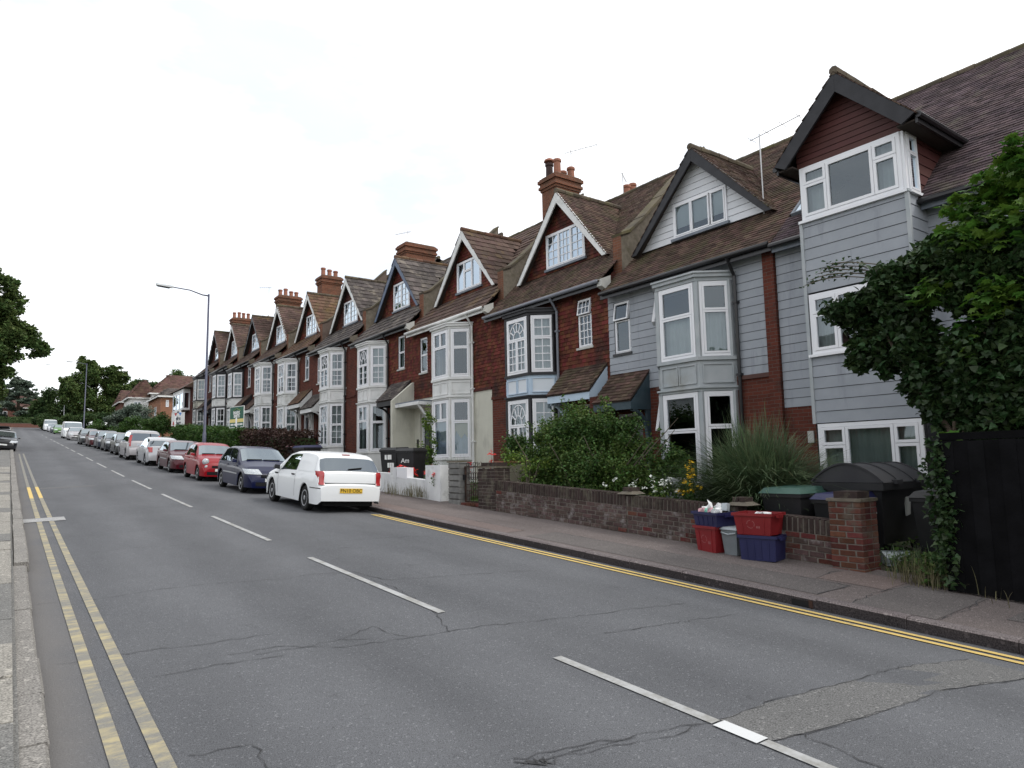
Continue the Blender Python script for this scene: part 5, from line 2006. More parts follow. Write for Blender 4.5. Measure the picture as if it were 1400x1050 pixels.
# last building of the terrace: rendered shop-like house with a white oriel
lh = thing('corner_terrace', 'lower brick house end with wide white oriel window past the black timber bay', 'house', (12.6, 66.5, 4.1))
MB().box(12.6, 20, 63.9, 70.5, 3.0, 9.0).build('wall', 'brick_dark', lh)
MB().box(12.0, 12.6, 64.8, 69.6, 6.9, 7.0).build('oriel_sill', 'old_white', lh)
orl = MB().box(12.05, 12.6, 64.9, 69.5, 8.5, 8.75).build('oriel', 'old_white', lh)
for f, a1 in ((frame((12.05, 64.9, 7.0), (0, 1, 0), (-1, 0, 0)), 4.6),):
    window(orl, f, 0, a1, 0, 1.5, [(0, .33, 0, 1, 1, 1, ''), (.33, .67, 0, 1, 1, 1, ''), (.67, 1, 0, 1, 1, 1, '')], 'upvc', 'glass_sky', False)
window(orl, frame((12.05, 64.9, 7.0), (1, 0, 0), (0, -1, 0)), 0, .55, 0, 1.5, [(0, 1, 0, 1, 1, 1, '')], 'upvc', 'glass_sky', False)
rr = MB().add([(11.9, 63.8, 8.8), (11.9, 70.8, 8.8), (20, 70.8, 8.8), (20, 63.8, 8.8), (16, 63.8, 11.5), (16, 70.8, 11.5)], [[0, 1, 5, 4], [1, 2, 5], [2, 3, 4, 5], [3, 0, 4], [3, 2, 1, 0]])
rr.build('roof', 'tile_brown', lh)

# ------------------------------------------------------------------ across the road, mirrored in the windows
for k, (y, lb) in enumerate(((6, 'pale house with red roof across the road opposite the grey boarded houses'), (22, 'brick house with red roof across the road opposite the white estate van'), (38, 'pale house across the road opposite the dark blue hatchback'))):
    far_house('opposite_house', lb, -24, -15, y, y+10, gz(-15, y)-.5, gz(-15, y)+5.2, 'brick_far' if k == 1 else 'old_white', 'tile_red', 1.5, 3.4, [], 'y', chim=False)

# ------------------------------------------------------------------ vehicles
def interp(tab, y):
    return float(np.interp(y, [a for a, b in tab], [b for a, b in tab]))


SPEC = dict(
    estate=dict(L=4.5, W=1.80, wb=2.70, ro=.92, r=.315, z0=.21, tum=.30,
                top=[(0, .60), (.015, .68), (.08, .715), (.10, .73), (.115, .97), (.15, 1.02), (.42, 1.36), (.52, 1.43), (.7, 1.47), (1.3, 1.50), (2.2, 1.485), (2.65, 1.41), (3.42, 1.01), (3.55, .975), (4.1, .86), (4.33, .73), (4.45, .60), (4.5, .48)],
                belt=[(0, .60), (.11, .90), (.3, .96), (2.5, .93), (3.3, .90), (4.2, .74), (4.5, .42)], ws=(2.68, 3.40), rw=(.165, .41), sw=[(.34, 1.62, .18, -.02), (1.70, 2.98, -.02, -.44)], doors=(1.66, 3.05)),
    hatch=dict(L=4.1, W=1.70, wb=2.62, ro=.70, r=.305, z0=.20, tum=.30,
               top=[(0, .52), (.02, .62), (.06, .78), (.10, .98), (.14, 1.02), (.45, 1.34), (.6, 1.42), (1.1, 1.48), (1.8, 1.49), (2.25, 1.43), (3.05, 1.03), (3.2, .985), (3.7, .87), (3.95, .72), (4.06, .58), (4.1, .46)],
               belt=[(0, .5), (.1, .9), (2.2, .93), (3.0, .90), (3.8, .74), (4.1, .4)], ws=(2.28, 3.03), rw=(.17, .43), sw=[(.48, 1.40, .2, -.01), (1.47, 2.62, -.01, -.40)], doors=(1.43, 2.6)),
    city=dict(L=3.55, W=1.62, wb=2.30, ro=.58, r=.29, z0=.20, tum=.30,
              top=[(0, .5), (.03, .75), (.08, .92), (.12, .97), (.42, 1.33), (.6, 1.42), (1.1, 1.48), (1.6, 1.47), (1.95, 1.39), (2.62, 1.02), (2.75, .985), (3.2, .90), (3.42, .77), (3.52, .6), (3.55, .46)],
              belt=[(0, .5), (.1, .88), (2.0, .92), (2.7, .90), (3.3, .76), (3.55, .4)], ws=(1.98, 2.60), rw=(.15, .40), sw=[(.5, 1.05, .2, 0), (1.12, 2.3, 0, -.38)], doors=(1.08, 2.25)),
    saloon=dict(L=4.4, W=1.75, wb=2.65, ro=.88, r=.31, z0=.20, tum=.32,
                top=[(0, .52), (.02, .66), (.06, .90), (.12, 1.0), (.35, 1.12), (.75, 1.36), (1.2, 1.43), (1.9, 1.44), (2.4, 1.37), (3.2, 1.0), (3.35, .955), (4.0, .84), (4.25, .72), (4.36, .58), (4.4, .46)],
                belt=[(0, .5), (.1, .88), (2.3, .90), (3.1, .88), (4.0, .73), (4.4, .4)], ws=(2.43, 3.18), rw=(.38, .74), sw=[(.72, 1.55, .28, 0), (1.62, 2.78, 0, -.42)], doors=(1.58, 2.75)),
    mpv=dict(L=4.5, W=1.82, wb=2.75, ro=.80, r=.32, z0=.22, tum=.22,
             top=[(0, .56), (.02, .68), (.07, .74), (.09, 1.02), (.13, 1.08), (.34, 1.58), (.45, 1.67), (.9, 1.72), (2.0, 1.72), (2.6, 1.62), (3.5, 1.12), (3.7, 1.05), (4.2, .92), (4.42, .72), (4.5, .5)],
             belt=[(0, .6), (.1, 1.0), (2.5, .99), (3.4, .97), (4.2, .78), (4.5, .42)], ws=(2.65, 3.48), rw=(.15, .33), sw=[(.32, 1.05, .1, 0), (1.12, 1.95, 0, 0), (2.02, 3.1, 0, -.5)], doors=(1.08, 2.0, 3.1)),
    van=dict(L=4.8, W=1.9, wb=3.0, ro=.85, r=.33, z0=.24, tum=.10,
             top=[(0, .6), (.02, 1.0), (.04, 1.7), (.1, 1.86), (.3, 1.92), (3.2, 1.92), (3.45, 1.84), (4.1, 1.2), (4.25, 1.12), (4.6, .95), (4.75, .75), (4.8, .5)],
             belt=[(0, .6), (.1, 1.1), (3.3, 1.1), (4.0, 1.05), (4.5, .85), (4.8, .42)], ws=(3.48, 4.08), rw=(.045, .06), sw=[(2.85, 3.78, .02, -.40)], doors=(2.8, 3.8)),
)
VS = .87


def car(name, typ, paint, loc_x, ctr_y, facing, label, detail=2, group='cars parked along the kerb', cat='car', plate='plate_white', reg=None, vs=VS, side='kerb', tailgate_open=False, screen='glass_screen'):
    S = SPEC[typ]
    L_, W_, wb, ro, r, zb0 = S['L'], S['W'], S['wb'], S['ro'], S['r'], S['z0']
    yc = ro+wb/2
    ax = (ro, ro+wb)
    hw = W_/2

    def half(y):
        e = 1.0
        tf, tr = (y-(L_-.62))/.62, (.40-y)/.40
        if tf > 0:
            e -= .20*tf**2.2
        if tr > 0:
            e -= .13*tr**2.6
        return hw*e

    def bottom(y):
        z = zb0
        for a in ax:
            q = (r+.055)**2-(y-a)**2
            if q > 0:
                z = max(z, r+math.sqrt(q))
        if y < .12:
            z += .09*(1-y/.12)**1.5
        return z

    def ring(y):
        w_ = half(y)
        zt = interp(S['top'], y)
        zb = bottom(y)
        zl = min(interp(S['belt'], y), zt-.045)
        zl = max(zl, zb+.05) if zl < zb+.05 else zl
        wr = max(.3, w_-.035-S['tum']*max(0, zt-zl))
        mid = max(zb+.02, min(.52, zl-.06))
        P = [(w_*.975, zb), (w_*.99, zb+(mid-zb)*.4), (w_, mid), (w_*.998, mid+(zl-mid)*.55), (w_*.985, zl-.03), (w_*.965, zl)]
        for k in range(1, 5):
            t = k/4
            hz = zl+(zt-.055-zl)*t
            x = (w_*.955)*(1-t)+wr*t
            P.append((x-.012*math.sin(math.pi*t)*-1, max(hz, zl+.002*k)))
        P += [(wr-.045, zt-.022), (wr-.13, zt-.004), (wr*.5, zt+.008), (0, zt+.012)]
        return P
    ys = sorted({*np.linspace(0, L_, 46).round(3), *[a for a, b in S['top']], *[round(a+d, 3) for a in ax for d in np.linspace(-(r+.054), r+.054, 15)]})
    ys = [y for y in ys if 0 <= y <= L_]
    rings = [ring(y) for y in ys]
    full = []
    for y, P in zip(ys, rings):
        full.append([(x, y-yc, z) for x, z in P]+[(-x, y-yc, z) for x, z in P[::-1][1:]])
    G = np.array(full)
    mb = MB()
    # outward winding
    m_, n_ = G.shape[:2]
    i = np.arange(m_-1)[:, None]*n_+np.arange(n_-1)[None]
    F = np.stack([i, i+n_, i+n_+1, i+1], -1).reshape(-1, 4)
    mb.addn(G.reshape(-1, 3), F)
    mb.f[n_] = [np.array([list(range(n_))]), np.array([[(m_-1)*n_+k for k in range(n_)][::-1]])]
    # place on the road: plane through the four wheel contact points
    s_ = vs
    fwd = np.array((0, facing, 0.0))
    rgt = np.array((facing, 0, 0.0))
    c = np.array((loc_x, ctr_y, 0.0))
    tr = (hw-.12)*s_
    pts = {}
    for a in (-1, 1):
        for b in (-1, 1):
            p = c+rgt*tr*a+fwd*wb/2*s_*b
            p[2] = gz(p[0], p[1])
            pts[a, b] = p
    zc = sum(p[2] for p in pts.values())/4
    R = (pts[1, 1]+pts[1, -1]-pts[-1, 1]-pts[-1, -1])
    Fd = (pts[1, 1]+pts[-1, 1]-pts[1, -1]-pts[-1, -1])
    Fd /= np.linalg.norm(Fd)
    U = np.cross(R, Fd)
    U /= np.linalg.norm(U)
    R = np.cross(Fd, U)
    root = thing(name, label, cat, (c[0], c[1], zc), group)
    M = Matrix(((R[0], Fd[0], U[0], c[0]), (R[1], Fd[1], U[1], c[1]), (R[2], Fd[2], U[2], zc+.005), (0, 0, 0, 1)))
    root.matrix_world = M @ Matrix.Scale(s_, 4)
    B = lambda mb_, nm, mt, par=root, sm=False: mb_.build(nm, mt, par, smooth=sm, local=True)
    body = B(mb, 'body', 'paint_'+paint)
    autosmooth(body, 32)

    def ringpt(y, q):
        P = ring(y)
        k = int(min(q, len(P)-1.001))
        t = q-k
        return P[k][0]*(1-t)+P[k+1][0]*t, P[k][1]*(1-t)+P[k+1][1]*t
    # side glass
    for sg in (-1, 1):
        for (a, b, sa, sb) in S['sw']:
            n1, n2 = 9, 4
            G2 = []
            for k in range(n2+1):
                q = 5.35+(8.75-5.35)*k/n2
                t = k/n2
                row = []
                for j in range(n1+1):
                    y = (a+sa*t)+((b+sb*t)-(a+sa*t))*j/n1
                    x, z = ringpt(y, q)
                    row.append((sg*(x+.006), y-yc, z))
                G2.append(row)
            g = MB().grid(G2)
            if typ == 'estate' and a < 1:
                B(g, 'side_panel', 'paint_white', sm=True)
            else:
                B(g, 'side_window', 'glass_car', sm=True)
    # windscreen and rear window
    for nm, (a, b), mt in (('windscreen', S['ws'], screen), ('rear_window', S['rw'], 'glass_car')):
        if typ == 'van' and nm == 'rear_window':
            continue
        G2 = []
        n1, n2 = 10, 5
        for k in range(n2+1):
            y = a+(b-a)*k/n2
            P = ring(y)
            zt = interp(S['top'], y)
            dz = (interp(S['top'], y+.03)-interp(S['top'], y-.03))/.06
            nn = np.array((-dz, 1.0))
            nn /= np.linalg.norm(nn)
            row = []
            for j in range(n1+1):
                u = -1+2*j/n1
                x = u*(P[9][0]-.02)
                xs = [p[0] for p in P[9:]][::-1]
                zs = [p[1] for p in P[9:]][::-1]
                z = float(np.interp(abs(x), xs, zs))
                row.append((x, y-yc+nn[0]*.012, z+nn[1]*.012))
            G2.append(row)
        wdo = B(MB().grid(G2), nm, mt, sm=True)
        if nm == 'rear_window' and facing > 0:
            y = a+.02
            z = interp(S['top'], y)
            B(MB().bar((-.05, y-yc-.02, z+.03), (.32, y-yc+.005, z+.07), .03, .02), 'wiper', 'trim_black', wdo)
        if nm == 'windscreen' and detail > 1:
            y = b-.03
            z = interp(S['top'], y)
            mbw = MB().bar((-.5, y-yc+.0, z+.03), (.05, y-yc+.02, z+.02), .02, .02)
            mbw.bar((.1, y-yc+.0, z+.03), (.6, y-yc+.02, z+.02), .02, .02)
            B(mbw, 'wiper', 'trim_black', wdo)
    # dark underside
    ub = MB().box(-hw+.25, hw-.25, .12-yc, L_-.12-yc, .17, .56)
    ub.box(-hw+.06, hw-.06, ax[0]+r+.06-yc, ax[1]-r-.06-yc, .2, .5)
    B(ub, 'underbody', 'under_black')
    # wheels
    for a in ax:
        for sg in (-1, 1):
            cx = sg*(hw-.135)
            ty = MB().lathe([(r*.60, -.095), (r*.9, -.10), (r, -.075), (r, .075), (r*.9, .10), (r*.60, .095)], (cx, a-yc, r), 24, 'x')
            o = B(ty, 'wheel', 'tyre')
            autosmooth(o, 35)
            xo = cx+sg*.088
            rm = MB().lathe([(r*.60, -.012), (r*.66, .012), (r*.58, .012), (r*.52, -.02)] if sg > 0 else [(r*.52, .02), (r*.58, -.012), (r*.66, -.012), (r*.60, .012)], (xo, a-yc, r), 24, 'x')
            rm.lathe([(.03, -.02), (.06, -.01), (.055, .01), (.01, .015)], (xo, a-yc, r), 10, 'x')
            nsp = 12 if typ == 'estate' else 7
            for k in range(nsp):
                t = 2*math.pi*k/nsp
                d = np.array((0, math.cos(t), math.sin(t)))
                o_ = np.array((xo-sg*.004, a-yc, r))
                rm.bar(o_+d*.04, o_+d*r*.58, r*.16 if nsp < 10 else r*.13, .02, (1, 0, 0))
            B(rm, 'rim', 'rim', o)
    if detail > 0:
        # mirrors
        ym = S['ws'][1]-.38
        for sg in (-1, 1):
            x, z = ringpt(ym, 5.4)
            mr = MB().hexa([(sg*(x+.03), ym-yc-.05, z+.0), (sg*(x+.19), ym-yc-.07, z+.03), (sg*(x+.18), ym-yc+.07, z+.04), (sg*(x+.03), ym-yc+.06, z+.01),
                            (sg*(x+.03), ym-yc-.05, z+.12), (sg*(x+.17), ym-yc-.06, z+.14), (sg*(x+.15), ym-yc+.05, z+.13), (sg*(x+.03), ym-yc+.05, z+.11)])
            B(mr, 'wing_mirror', 'trim_black' if typ == 'estate' else 'paint_'+paint)
    if detail > 1:
        hd = MB()
        for sg in (-1, 1):
            for y in S['doors']:
                rowp = []
                for q in np.linspace(.8, 4.9, 8):
                    x, z = ringpt(y, q)
                    rowp.append([(sg*(x+.003), y-yc-.006, z), (sg*(x+.003), y-yc+.006, z)])
                B(MB().grid(rowp), 'shut_line', 'trim_black')
            for y in S['doors'][:2]:
                yy = y+.16 if len(S['doors']) > 1 else y
                x, z = ringpt(yy, 3.75)
                hd.box(min(sg*(x-.01), sg*(x+.03)), max(sg*(x-.01), sg*(x+.03)), yy-yc-.09, yy-yc+.09, z-.018, z+.018)
        if typ in ('hatch', 'saloon', 'mpv'):
            for sg in (-1, 1):
                rowp = []
                for y in np.linspace(ax[0]+r+.12, ax[1]-r-.12, 9):
                    x0, zz = ringpt(y, 2.25)
                    x1, z1_ = ringpt(y, 2.45)
                    rowp.append([(sg*(x0+.012), y-yc, zz), (sg*(x1+.012), y-yc, z1_)])
                B(MB().grid(rowp), 'side_moulding', 'rim')
        B(hd, 'door_handle', 'trim_black' if typ == 'estate' else 'paint_'+paint)
    # rear: lamps, bumper line, plate
    zt = .72
    tl = {'estate': (.70, 1.03, .15), 'mpv': (.80, 1.45, .11), 'van': (.7, 1.1, .1)}.get(typ, (.72, .98, .2))
    for sg in (-1, 1):
        lm = MB()
        w1 = half(.10)
        n = 5
        G2 = []
        for k in range(n+1):
            z = tl[0]+(tl[1]-tl[0])*k/n
            # follow the top profile so the lamp sits in the corner
            yr_ = float(np.interp(z, [b for a, b in S['top'][:7]], [a for a, b in S['top'][:7]]))
            w1 = half(yr_+.02)-S['tum']*max(0, z-.97)
            row = [(sg*(w1-tl[2]-.02*k/n), yr_-yc-.014, z), (sg*(w1-.05), yr_-yc-.016, z), (sg*(w1-.006), yr_-yc+.03, z), (sg*(w1+.008), yr_-yc+.13+.02*k/n, z)]
            G2.append(row)
        lm.grid(G2)
        B(lm, 'tail_light', 'light_red', sm=True)
    if detail > 0:
        pr = MB().box(-.30, .30, -yc-.012, -yc+.02, .50 if typ == 'estate' else .42, .62 if typ == 'estate' else .53)
        po = B(pr, 'number_plate', 'plate_yellow')
        if reg:
            text(reg, .125, tmat((0, -yc-.0135, .558), (1, 0, 0), (0, 0, 1)), 'plate_ink', po, 'registration', .0006, bold=.001)
        if typ == 'estate':
            B(MB().box(-.72, .74, .1-yc-.012, .1-yc+.03, .715, .745), 'tailgate_gap', 'trim_black')
            B(MB().box(-.10, .10, .50-yc-.0, .56-yc, 1.435, 1.46), 'brake_light', 'light_red')
            st = MB()
            for sg in (-1, 1):
                st.grid([[(sg*(half(y)+.004), y-yc, .60), (sg*(half(y)+.004), y-yc, .622)] for y in np.linspace(.02, .5, 8)])
            B(st, 'bumper_seam', 'trim_black')
        # front: grille, bumper intake, lamps, plate
        yf = L_-yc
        w_ = half(L_-.05)
        B(MB().box(-.38, .38, yf-.06, yf+.006, .54, .62), 'grille', 'trim_black')
        B(MB().box(-.55, .55, yf-.06, yf+.008, .26, .38), 'air_intake', 'trim_black')
        B(MB().box(-.26, .26, yf-.03, yf+.016, .40, .50), 'number_plate', plate)
    for sg in (-1, 1):
        yl0, yl1 = L_-.42, L_-.06
        if typ == 'city':
            y = L_-.20
            o = MB().lathe([(.13, -.06), (.13, .0), (.10, .04), (.02, .06)], (sg*(half(y)-.14), y-yc+.06, .77), 16, 'y')
            B(o, 'headlight', 'light_clear', sm=True)
            o = MB().lathe([(.065, -.04), (.065, .02), (.02, .04)], (sg*(half(y)-.16), L_-.07-yc, .57), 12, 'y')
            B(o, 'fog_light', 'light_clear', sm=True)
        else:
            tops = [(b, a) for a, b in S['top'] if a > L_*.8][::-1]
            zl0, zl1 = (.63, .79) if typ != 'van' else (.72, .98)
            G2 = []
            for k in range(6):
                z = zl0+(zl1-zl0)*k/5
                yy = float(np.interp(z, [b for b, a in tops], [a for b, a in tops]))
                q = k/5
                row = []
                for fx, dy in ((.50+.06*q, .012), (.70+.02*q, .0), (.86, -.05), (.965, -.12-.04*q), (1.0, -.26-.10*q)):
                    y2 = yy+dy
                    row.append((sg*(half(y2)*fx+(.008 if fx == 1.0 else 0)), y2-yc+.034, z))
                G2.append(row)
            B(MB().grid(G2), 'headlight', 'light_clear', sm=True)
    return root


car('estate_van', 'estate', 'white', 6.20, 16.72, 1, 'white estate van parked nearest, rear with yellow plate towards us', reg='FN10 OBC', vs=.88, plate='plate_yellow', cat='van')
car('parked_car', 'hatch', 'navy', 6.13, 21.9, -1, 'dark blue hatchback facing us just beyond the white estate van')
car('parked_car', 'city', 'red', 6.0, 26.95, -1, 'small bright red rounded city car facing us with round headlamps')
car('parked_car', 'saloon', 'maroon', 6.0, 32.0, -1, 'dark maroon car facing us between the red city car and small silver hatchback')
car('parked_car', 'hatch', 'silver', 5.82, 37.0, 1, 'small silver hatchback seen from behind with red corner tail lights')
car('parked_car', 'mpv', 'beige', 5.78, 42.6, 1, 'tall silver people carrier seen from behind with upright tail lights', vs=.9)
car('parked_car', 'hatch', 'black', 5.85, 48.4, -1, 'black hatchback parked directly beyond the tall silver people carrier', 1)
car('parked_car', 'saloon', 'darkgrey', 5.88, 53.9, -1, 'dark grey saloon second beyond the tall silver people carrier', 1)
car('parked_car', 'hatch', 'darkblue', 5.82, 58.3, -1, 'dark blue black car in the middle of the dark row', 1)
car('parked_car', 'saloon', 'darkred', 5.68, 63.1, -1, 'dark red car fourth in the dark row', 1)
car('parked_car', 'hatch', 'darkgrey', 5.5, 68.6, -1, 'dark grey green hatchback last of the dark row before the silver car', 1)
car('parked_car', 'hatch', 'beige', 5.5, 82.6, -1, 'pale silver car facing us in front of the white van up the road', 1)
car('panel_van', 'van', 'white', 5.6, 90.5, -1, 'white panel van up the road behind the pale silver car', 1, cat='van', vs=.95)
car('parked_car', 'hatch', 'green', 5.75, 116.0, -1, 'bright green car far up the road', 1)
car('parked_car', 'saloon', 'darkblue', 5.7, 122.5, -1, 'dark car just beyond the green car', 0)
car('parked_car', 'hatch', 'silver', 5.5, 129, -1, 'silver car far up the road between two darker cars', 0)
car('panel_van', 'van', 'white', 5.4, 136, -1, 'white van near the far end of the parked row', 0, cat='van', vs=.95)
car('parked_car', 'hatch', 'purple', 5.2, 143, -1, 'farthest parked car with a purple blue tint', 0)
car('parked_car', 'saloon', 'black', -.32, 57.3, -1, 'black saloon facing us at the left edge of the road', 2, group='cars parked on the left side')
lc = car('parked_car', 'hatch', 'darkgrey', -.5, 63.2, 1, 'dark hatchback with raised tailgate behind the black saloon on the left', 1, group='cars parked on the left side')
S_ = SPEC['hatch']
yt = .5-(S_['ro']+S_['wb']/2)
tg = MB().hexa([(-.62, yt, 1.43), (.62, yt, 1.43), (.58, yt-1.0, 1.62), (-.58, yt-1.0, 1.62), (-.62, yt, 1.49), (.62, yt, 1.49), (.58, yt-1.0, 1.68), (-.58, yt-1.0, 1.68)])
tg.build('tailgate', 'paint_darkgrey', lc, local=True)

# ------------------------------------------------------------------ garden walls, gate and pillars
BR = {}


def brick_mesh(lx, ly, lz, m_):
    k = (lx, ly, lz, m_)
    if k not in BR:
        b = .006
        mb = MB()
        mb.hexa([(0, 0, 0), (lx, 0, 0), (lx, ly, 0), (0, ly, 0), (0, 0, lz), (lx, 0, lz), (lx, ly, lz), (0, ly, lz)])
        # worn arris: pull the street face in a touch
        V = mb.v[0]
        V[V[:, 0] == 0] += 0
        mb2 = MB().hexa([(b, b, 0), (lx, 0, 0), (lx, ly, 0), (b, ly-b, 0), (b, b, lz), (lx, 0, lz), (lx, ly, lz), (b, ly-b, lz)])
        mb2.hexa([(0, b*1.5, b), (b+.001, b, 0), (b+.001, ly-b, 0), (0, ly-b*1.5, b), (0, b*1.5, lz-b), (b+.001, b, lz), (b+.001, ly-b, lz), (0, ly-b*1.5, lz-b)])
        me = mb2.mesh('brick')
        me.materials.append(MATS[m_])
        BR[k] = me
    return BR[k]


def put(me, name, parent, loc, rot=(0, 0, 0)):
    o = bpy.data.objects.new(name, me)
    child(o, parent)
    off = OFF.get(parent.name, (0, 0, 0))
    o.location = tuple(a-b for a, b in zip(loc, off))
    o.rotation_euler = rot
    return o


def brick_wall(name, label, x, y0, y1, h, lower='brick_b', mixred=0.0):
    zb = lambda y: gz(x, y)
    t = thing(name, label, 'garden wall', (x, y0, zb(y0)), 'low brick garden walls along the pavement')
    sl_ = (zb(y1)-zb(y0))/(y1-y0)
    ang = math.atan(sl_)
    th = .215
    c = MB()
    c.hexa([(x+.008, y0, zb(y0)-.15), (x+th-.008, y0, zb(y0)-.15), (x+th-.008, y1, zb(y1)-.15), (x+.008, y1, zb(y1)-.15),
            (x+.008, y0, zb(y0)+h-.012), (x+th-.008, y0, zb(y0)+h-.012), (x+th-.008, y1, zb(y1)+h-.012), (x+.008, y1, zb(y1)+h-.012)])
    c.build('mortar_core', 'mortar', t)
    g = .075
    ncs = int(round((h-.215)/g))
    for r in range(ncs):
        y = y0-(.112 if r % 2 else 0)
        while y < y1-.02:
            a, b = max(y, y0), min(y+.213, y1)
            if b-a > .05:
                ly = round(b-a, 3)
                m_ = lower
                if random.random() < mixred:
                    m_ = 'brick_a'
                z = zb(y0)+sl_*(a-y0)+.01+r*g
                put(brick_mesh(.10, ly, .064, m_), 'brick', t, (x+random.uniform(-.004, .005), a, z), (ang+random.uniform(-.006, .006), 0, random.uniform(-.01, .01)))
            y += .225
    y = y0
    while y < y1-.04:
        z = zb(y0)+sl_*(y-y0)+.01+ncs*g
        put(brick_mesh(.219, .069, h-ncs*g-.008+.002, 'brick_c'), 'brick', t, (x-.004+random.uniform(-.005, .004), y, z), (ang, random.uniform(-.01, .01), random.uniform(-.012, .012)))
        y += .0795
    return t


def brick_pier(name, label, x, y, w_, dpt, h, cap=True, m_='brick_a', cat='pillar'):
    z = gz(x, y)-.04
    t = thing(name, label, cat, (x, y, z), 'brick pillars along the pavement')
    MB().box(x+.008, x+dpt-.008, y+.008, y+w_-.008, z-.1, z+h-.02).build('mortar_core', 'mortar', t)
    n = int(h/.075)
    for r in range(n):
        zz = z+r*.075
        o_ = r % 2
        bl = w_/2
        yy = y
        segs = [(0, bl-.01), (bl, w_)] if not o_ else [(0, bl*.5-.01), (bl*.5, bl*1.5-.01), (bl*1.5, w_)]
        for a, b in segs:
            put(brick_mesh(.10, round(b-a, 3), .064, m_), 'brick', t, (x+random.uniform(-.003, .003), y+a, zz), (0, 0, random.uniform(-.008, .008)))
        # right-hand return (faces down the street)
        me = brick_mesh(.10, round(dpt/2-.062, 3), .064, m_)
        for k in range(2):
            put(me, 'brick', t, (x+.102+k*(dpt/2-.05)+(dpt/2-.062), y-.001+random.uniform(-.003, .002), zz), (0, 0, math.pi/2))
    if cap:
        MB().box(x-.012, x+dpt+.012, y-.012, y+w_+.012, z+n*.075, z+n*.075+.035).build('cap_course', 'cement', t)
        MB().box(x+.05, x+dpt-.05, y+.06, y+w_-.06, z+n*.075+.035, z+n*.075+.12).build('cap_brick', 'brick_c', t)
    return t


GX = 8.62
brick_pier('gate_pillar', 'red brick gate pillar with small cap between the bins and the recycling boxes', 8.60, 4.52, .43, .40, .93)
brick_wall('garden_wall', 'low weathered brick wall behind the recycling boxes', GX+.04, 4.96, 6.35, .58, mixred=.25)
brick_wall('garden_wall', 'low brick wall with soldier coping below pampas grass and yellow flowers', GX+.03, 6.36, 8.62, .64, mixred=.05)
brick_wall('garden_wall', 'longer low whitened brick wall in front of the big green shrub', GX+.03, 8.63, 12.58, .66, mixred=.05)
for (y, lb) in ((6.35, 'small mossy brick cap on the wall behind the recycling boxes'), (8.60, 'small brick cap on the wall under the big green shrub')):
    z = gz(GX, y)+.66
    t = thing('wall_cap', lb, 'wall cap', (GX+.14, y, z), 'brick caps on the garden wall')
    MB().hexa([(GX-.02, y-.19, z), (GX+.30, y-.19, z), (GX+.30, y+.19, z), (GX-.02, y+.19, z), (GX+.05, y-.12, z+.05), (GX+.23, y-.12, z+.05), (GX+.23, y+.12, z+.05), (GX+.05, y+.12, z+.05)]).build('mortar_bed', 'cement', t)
    for k in range(2):
        put(brick_mesh(.2, .105, .07, 'brick_c'), 'brick', t, (GX+.04, y-.11+k*.112, z+.045))
brick_pier('gate_pillar', 'dark brick gate pillar beside the iron gate with a stone cap', 8.66, 12.60, .68, .42, .98, m_='brick_c')
# concrete block pillar
z = gz(8.7, 14.3)-.03
t = thing('block_pillar', 'grey rock faced concrete block pillar left of the iron gate', 'pillar', (8.7, 14.2, z))
MB().box(8.74, 9.0, 14.2, 14.66, z-.1, z+1.0).build('core', 'mortar', t)
for r in range(7):
    mb = MB()
    a = .018
    mb.hexa([(8.73, 14.17, z+r*.145), (9.02, 14.17, z+r*.145), (9.02, 14.69, z+r*.145), (8.73, 14.69, z+r*.145), (8.73, 14.17, z+r*.145+.135), (9.02, 14.17, z+r*.145+.135), (9.02, 14.69, z+r*.145+.135), (8.73, 14.69, z+r*.145+.135)])
    mb.hexa([(8.70, 14.17+a*2, z+r*.145+a), (8.735, 14.17, z+r*.145), (8.735, 14.69, z+r*.145), (8.70, 14.69-a*2, z+r*.145+a), (8.70, 14.17+a*2, z+r*.145+.135-a), (8.735, 14.17, z+r*.145+.135), (8.735, 14.69, z+r*.145+.135), (8.70, 14.69-a*2, z+r*.145+.135-a)])
    mb.build('block', 'grey_block', t)
MB().box(8.69, 9.05, 14.14, 14.72, z+1.015, z+1.06).build('cap', 'cement', t)
# iron gate
z = gz(8.8, 13.7)
t = thing('iron_gate', 'rusty wrought iron garden gate with scrolls between two pillars', 'gate', (8.85, 13.75, z))
xg = 8.86
y0, y1, h = 13.32, 14.15, .92
fmb = MB()
fmb.box(xg-.015, xg+.015, y0, y0+.035, z+.08, z+h)
fmb.box(xg-.015, xg+.015, y1-.035, y1, z+.08, z+h)
fmb.box(xg-.014, xg+.014, y0+.035, y1-.035, z+.08, z+.11)
fmb.box(xg-.014, xg+.014, y0+.035, y1-.035, z+h-.03, z+h)
fmb.box(xg-.012, xg+.012, y0+.035, y1-.035, z+.48, z+.50)
fmb.build('gate_frame', 'iron', t)
for k in range(8):
    yy = y0+.035+(y1-y0-.07)*(k+.5)/8
    MB().tube([(xg, yy, z+.09), (xg, yy, z+h+.03+.06*math.sin(math.pi*(k+.5)/8))], .008, 6).build('gate_bar', 'iron', t)
sc_ = MB()
for zc in (.29, .7):
    for k in range(7):
        yy = y0+.035+(y1-y0-.07)*(k+1)/8
        for sg in (-1, 1):
            sc_.tube([(xg, yy+sg*.042*math.cos(a)*(1-a/14), z+zc+.085*math.sin(a)*(1-a/14)) for a in np.linspace(-1.5, 4.6, 12)], .005, 4)
for k in range(5):
    yy = y0+.14+(y1-y0-.28)*k/4
    sc_.tube([(xg, yy+.055*math.cos(a)*(1-a/12), z+h+.05+.045*math.sin(a)) for a in np.linspace(0, 5, 12)], .006, 4)
sc_.build('scroll', 'iron', t)
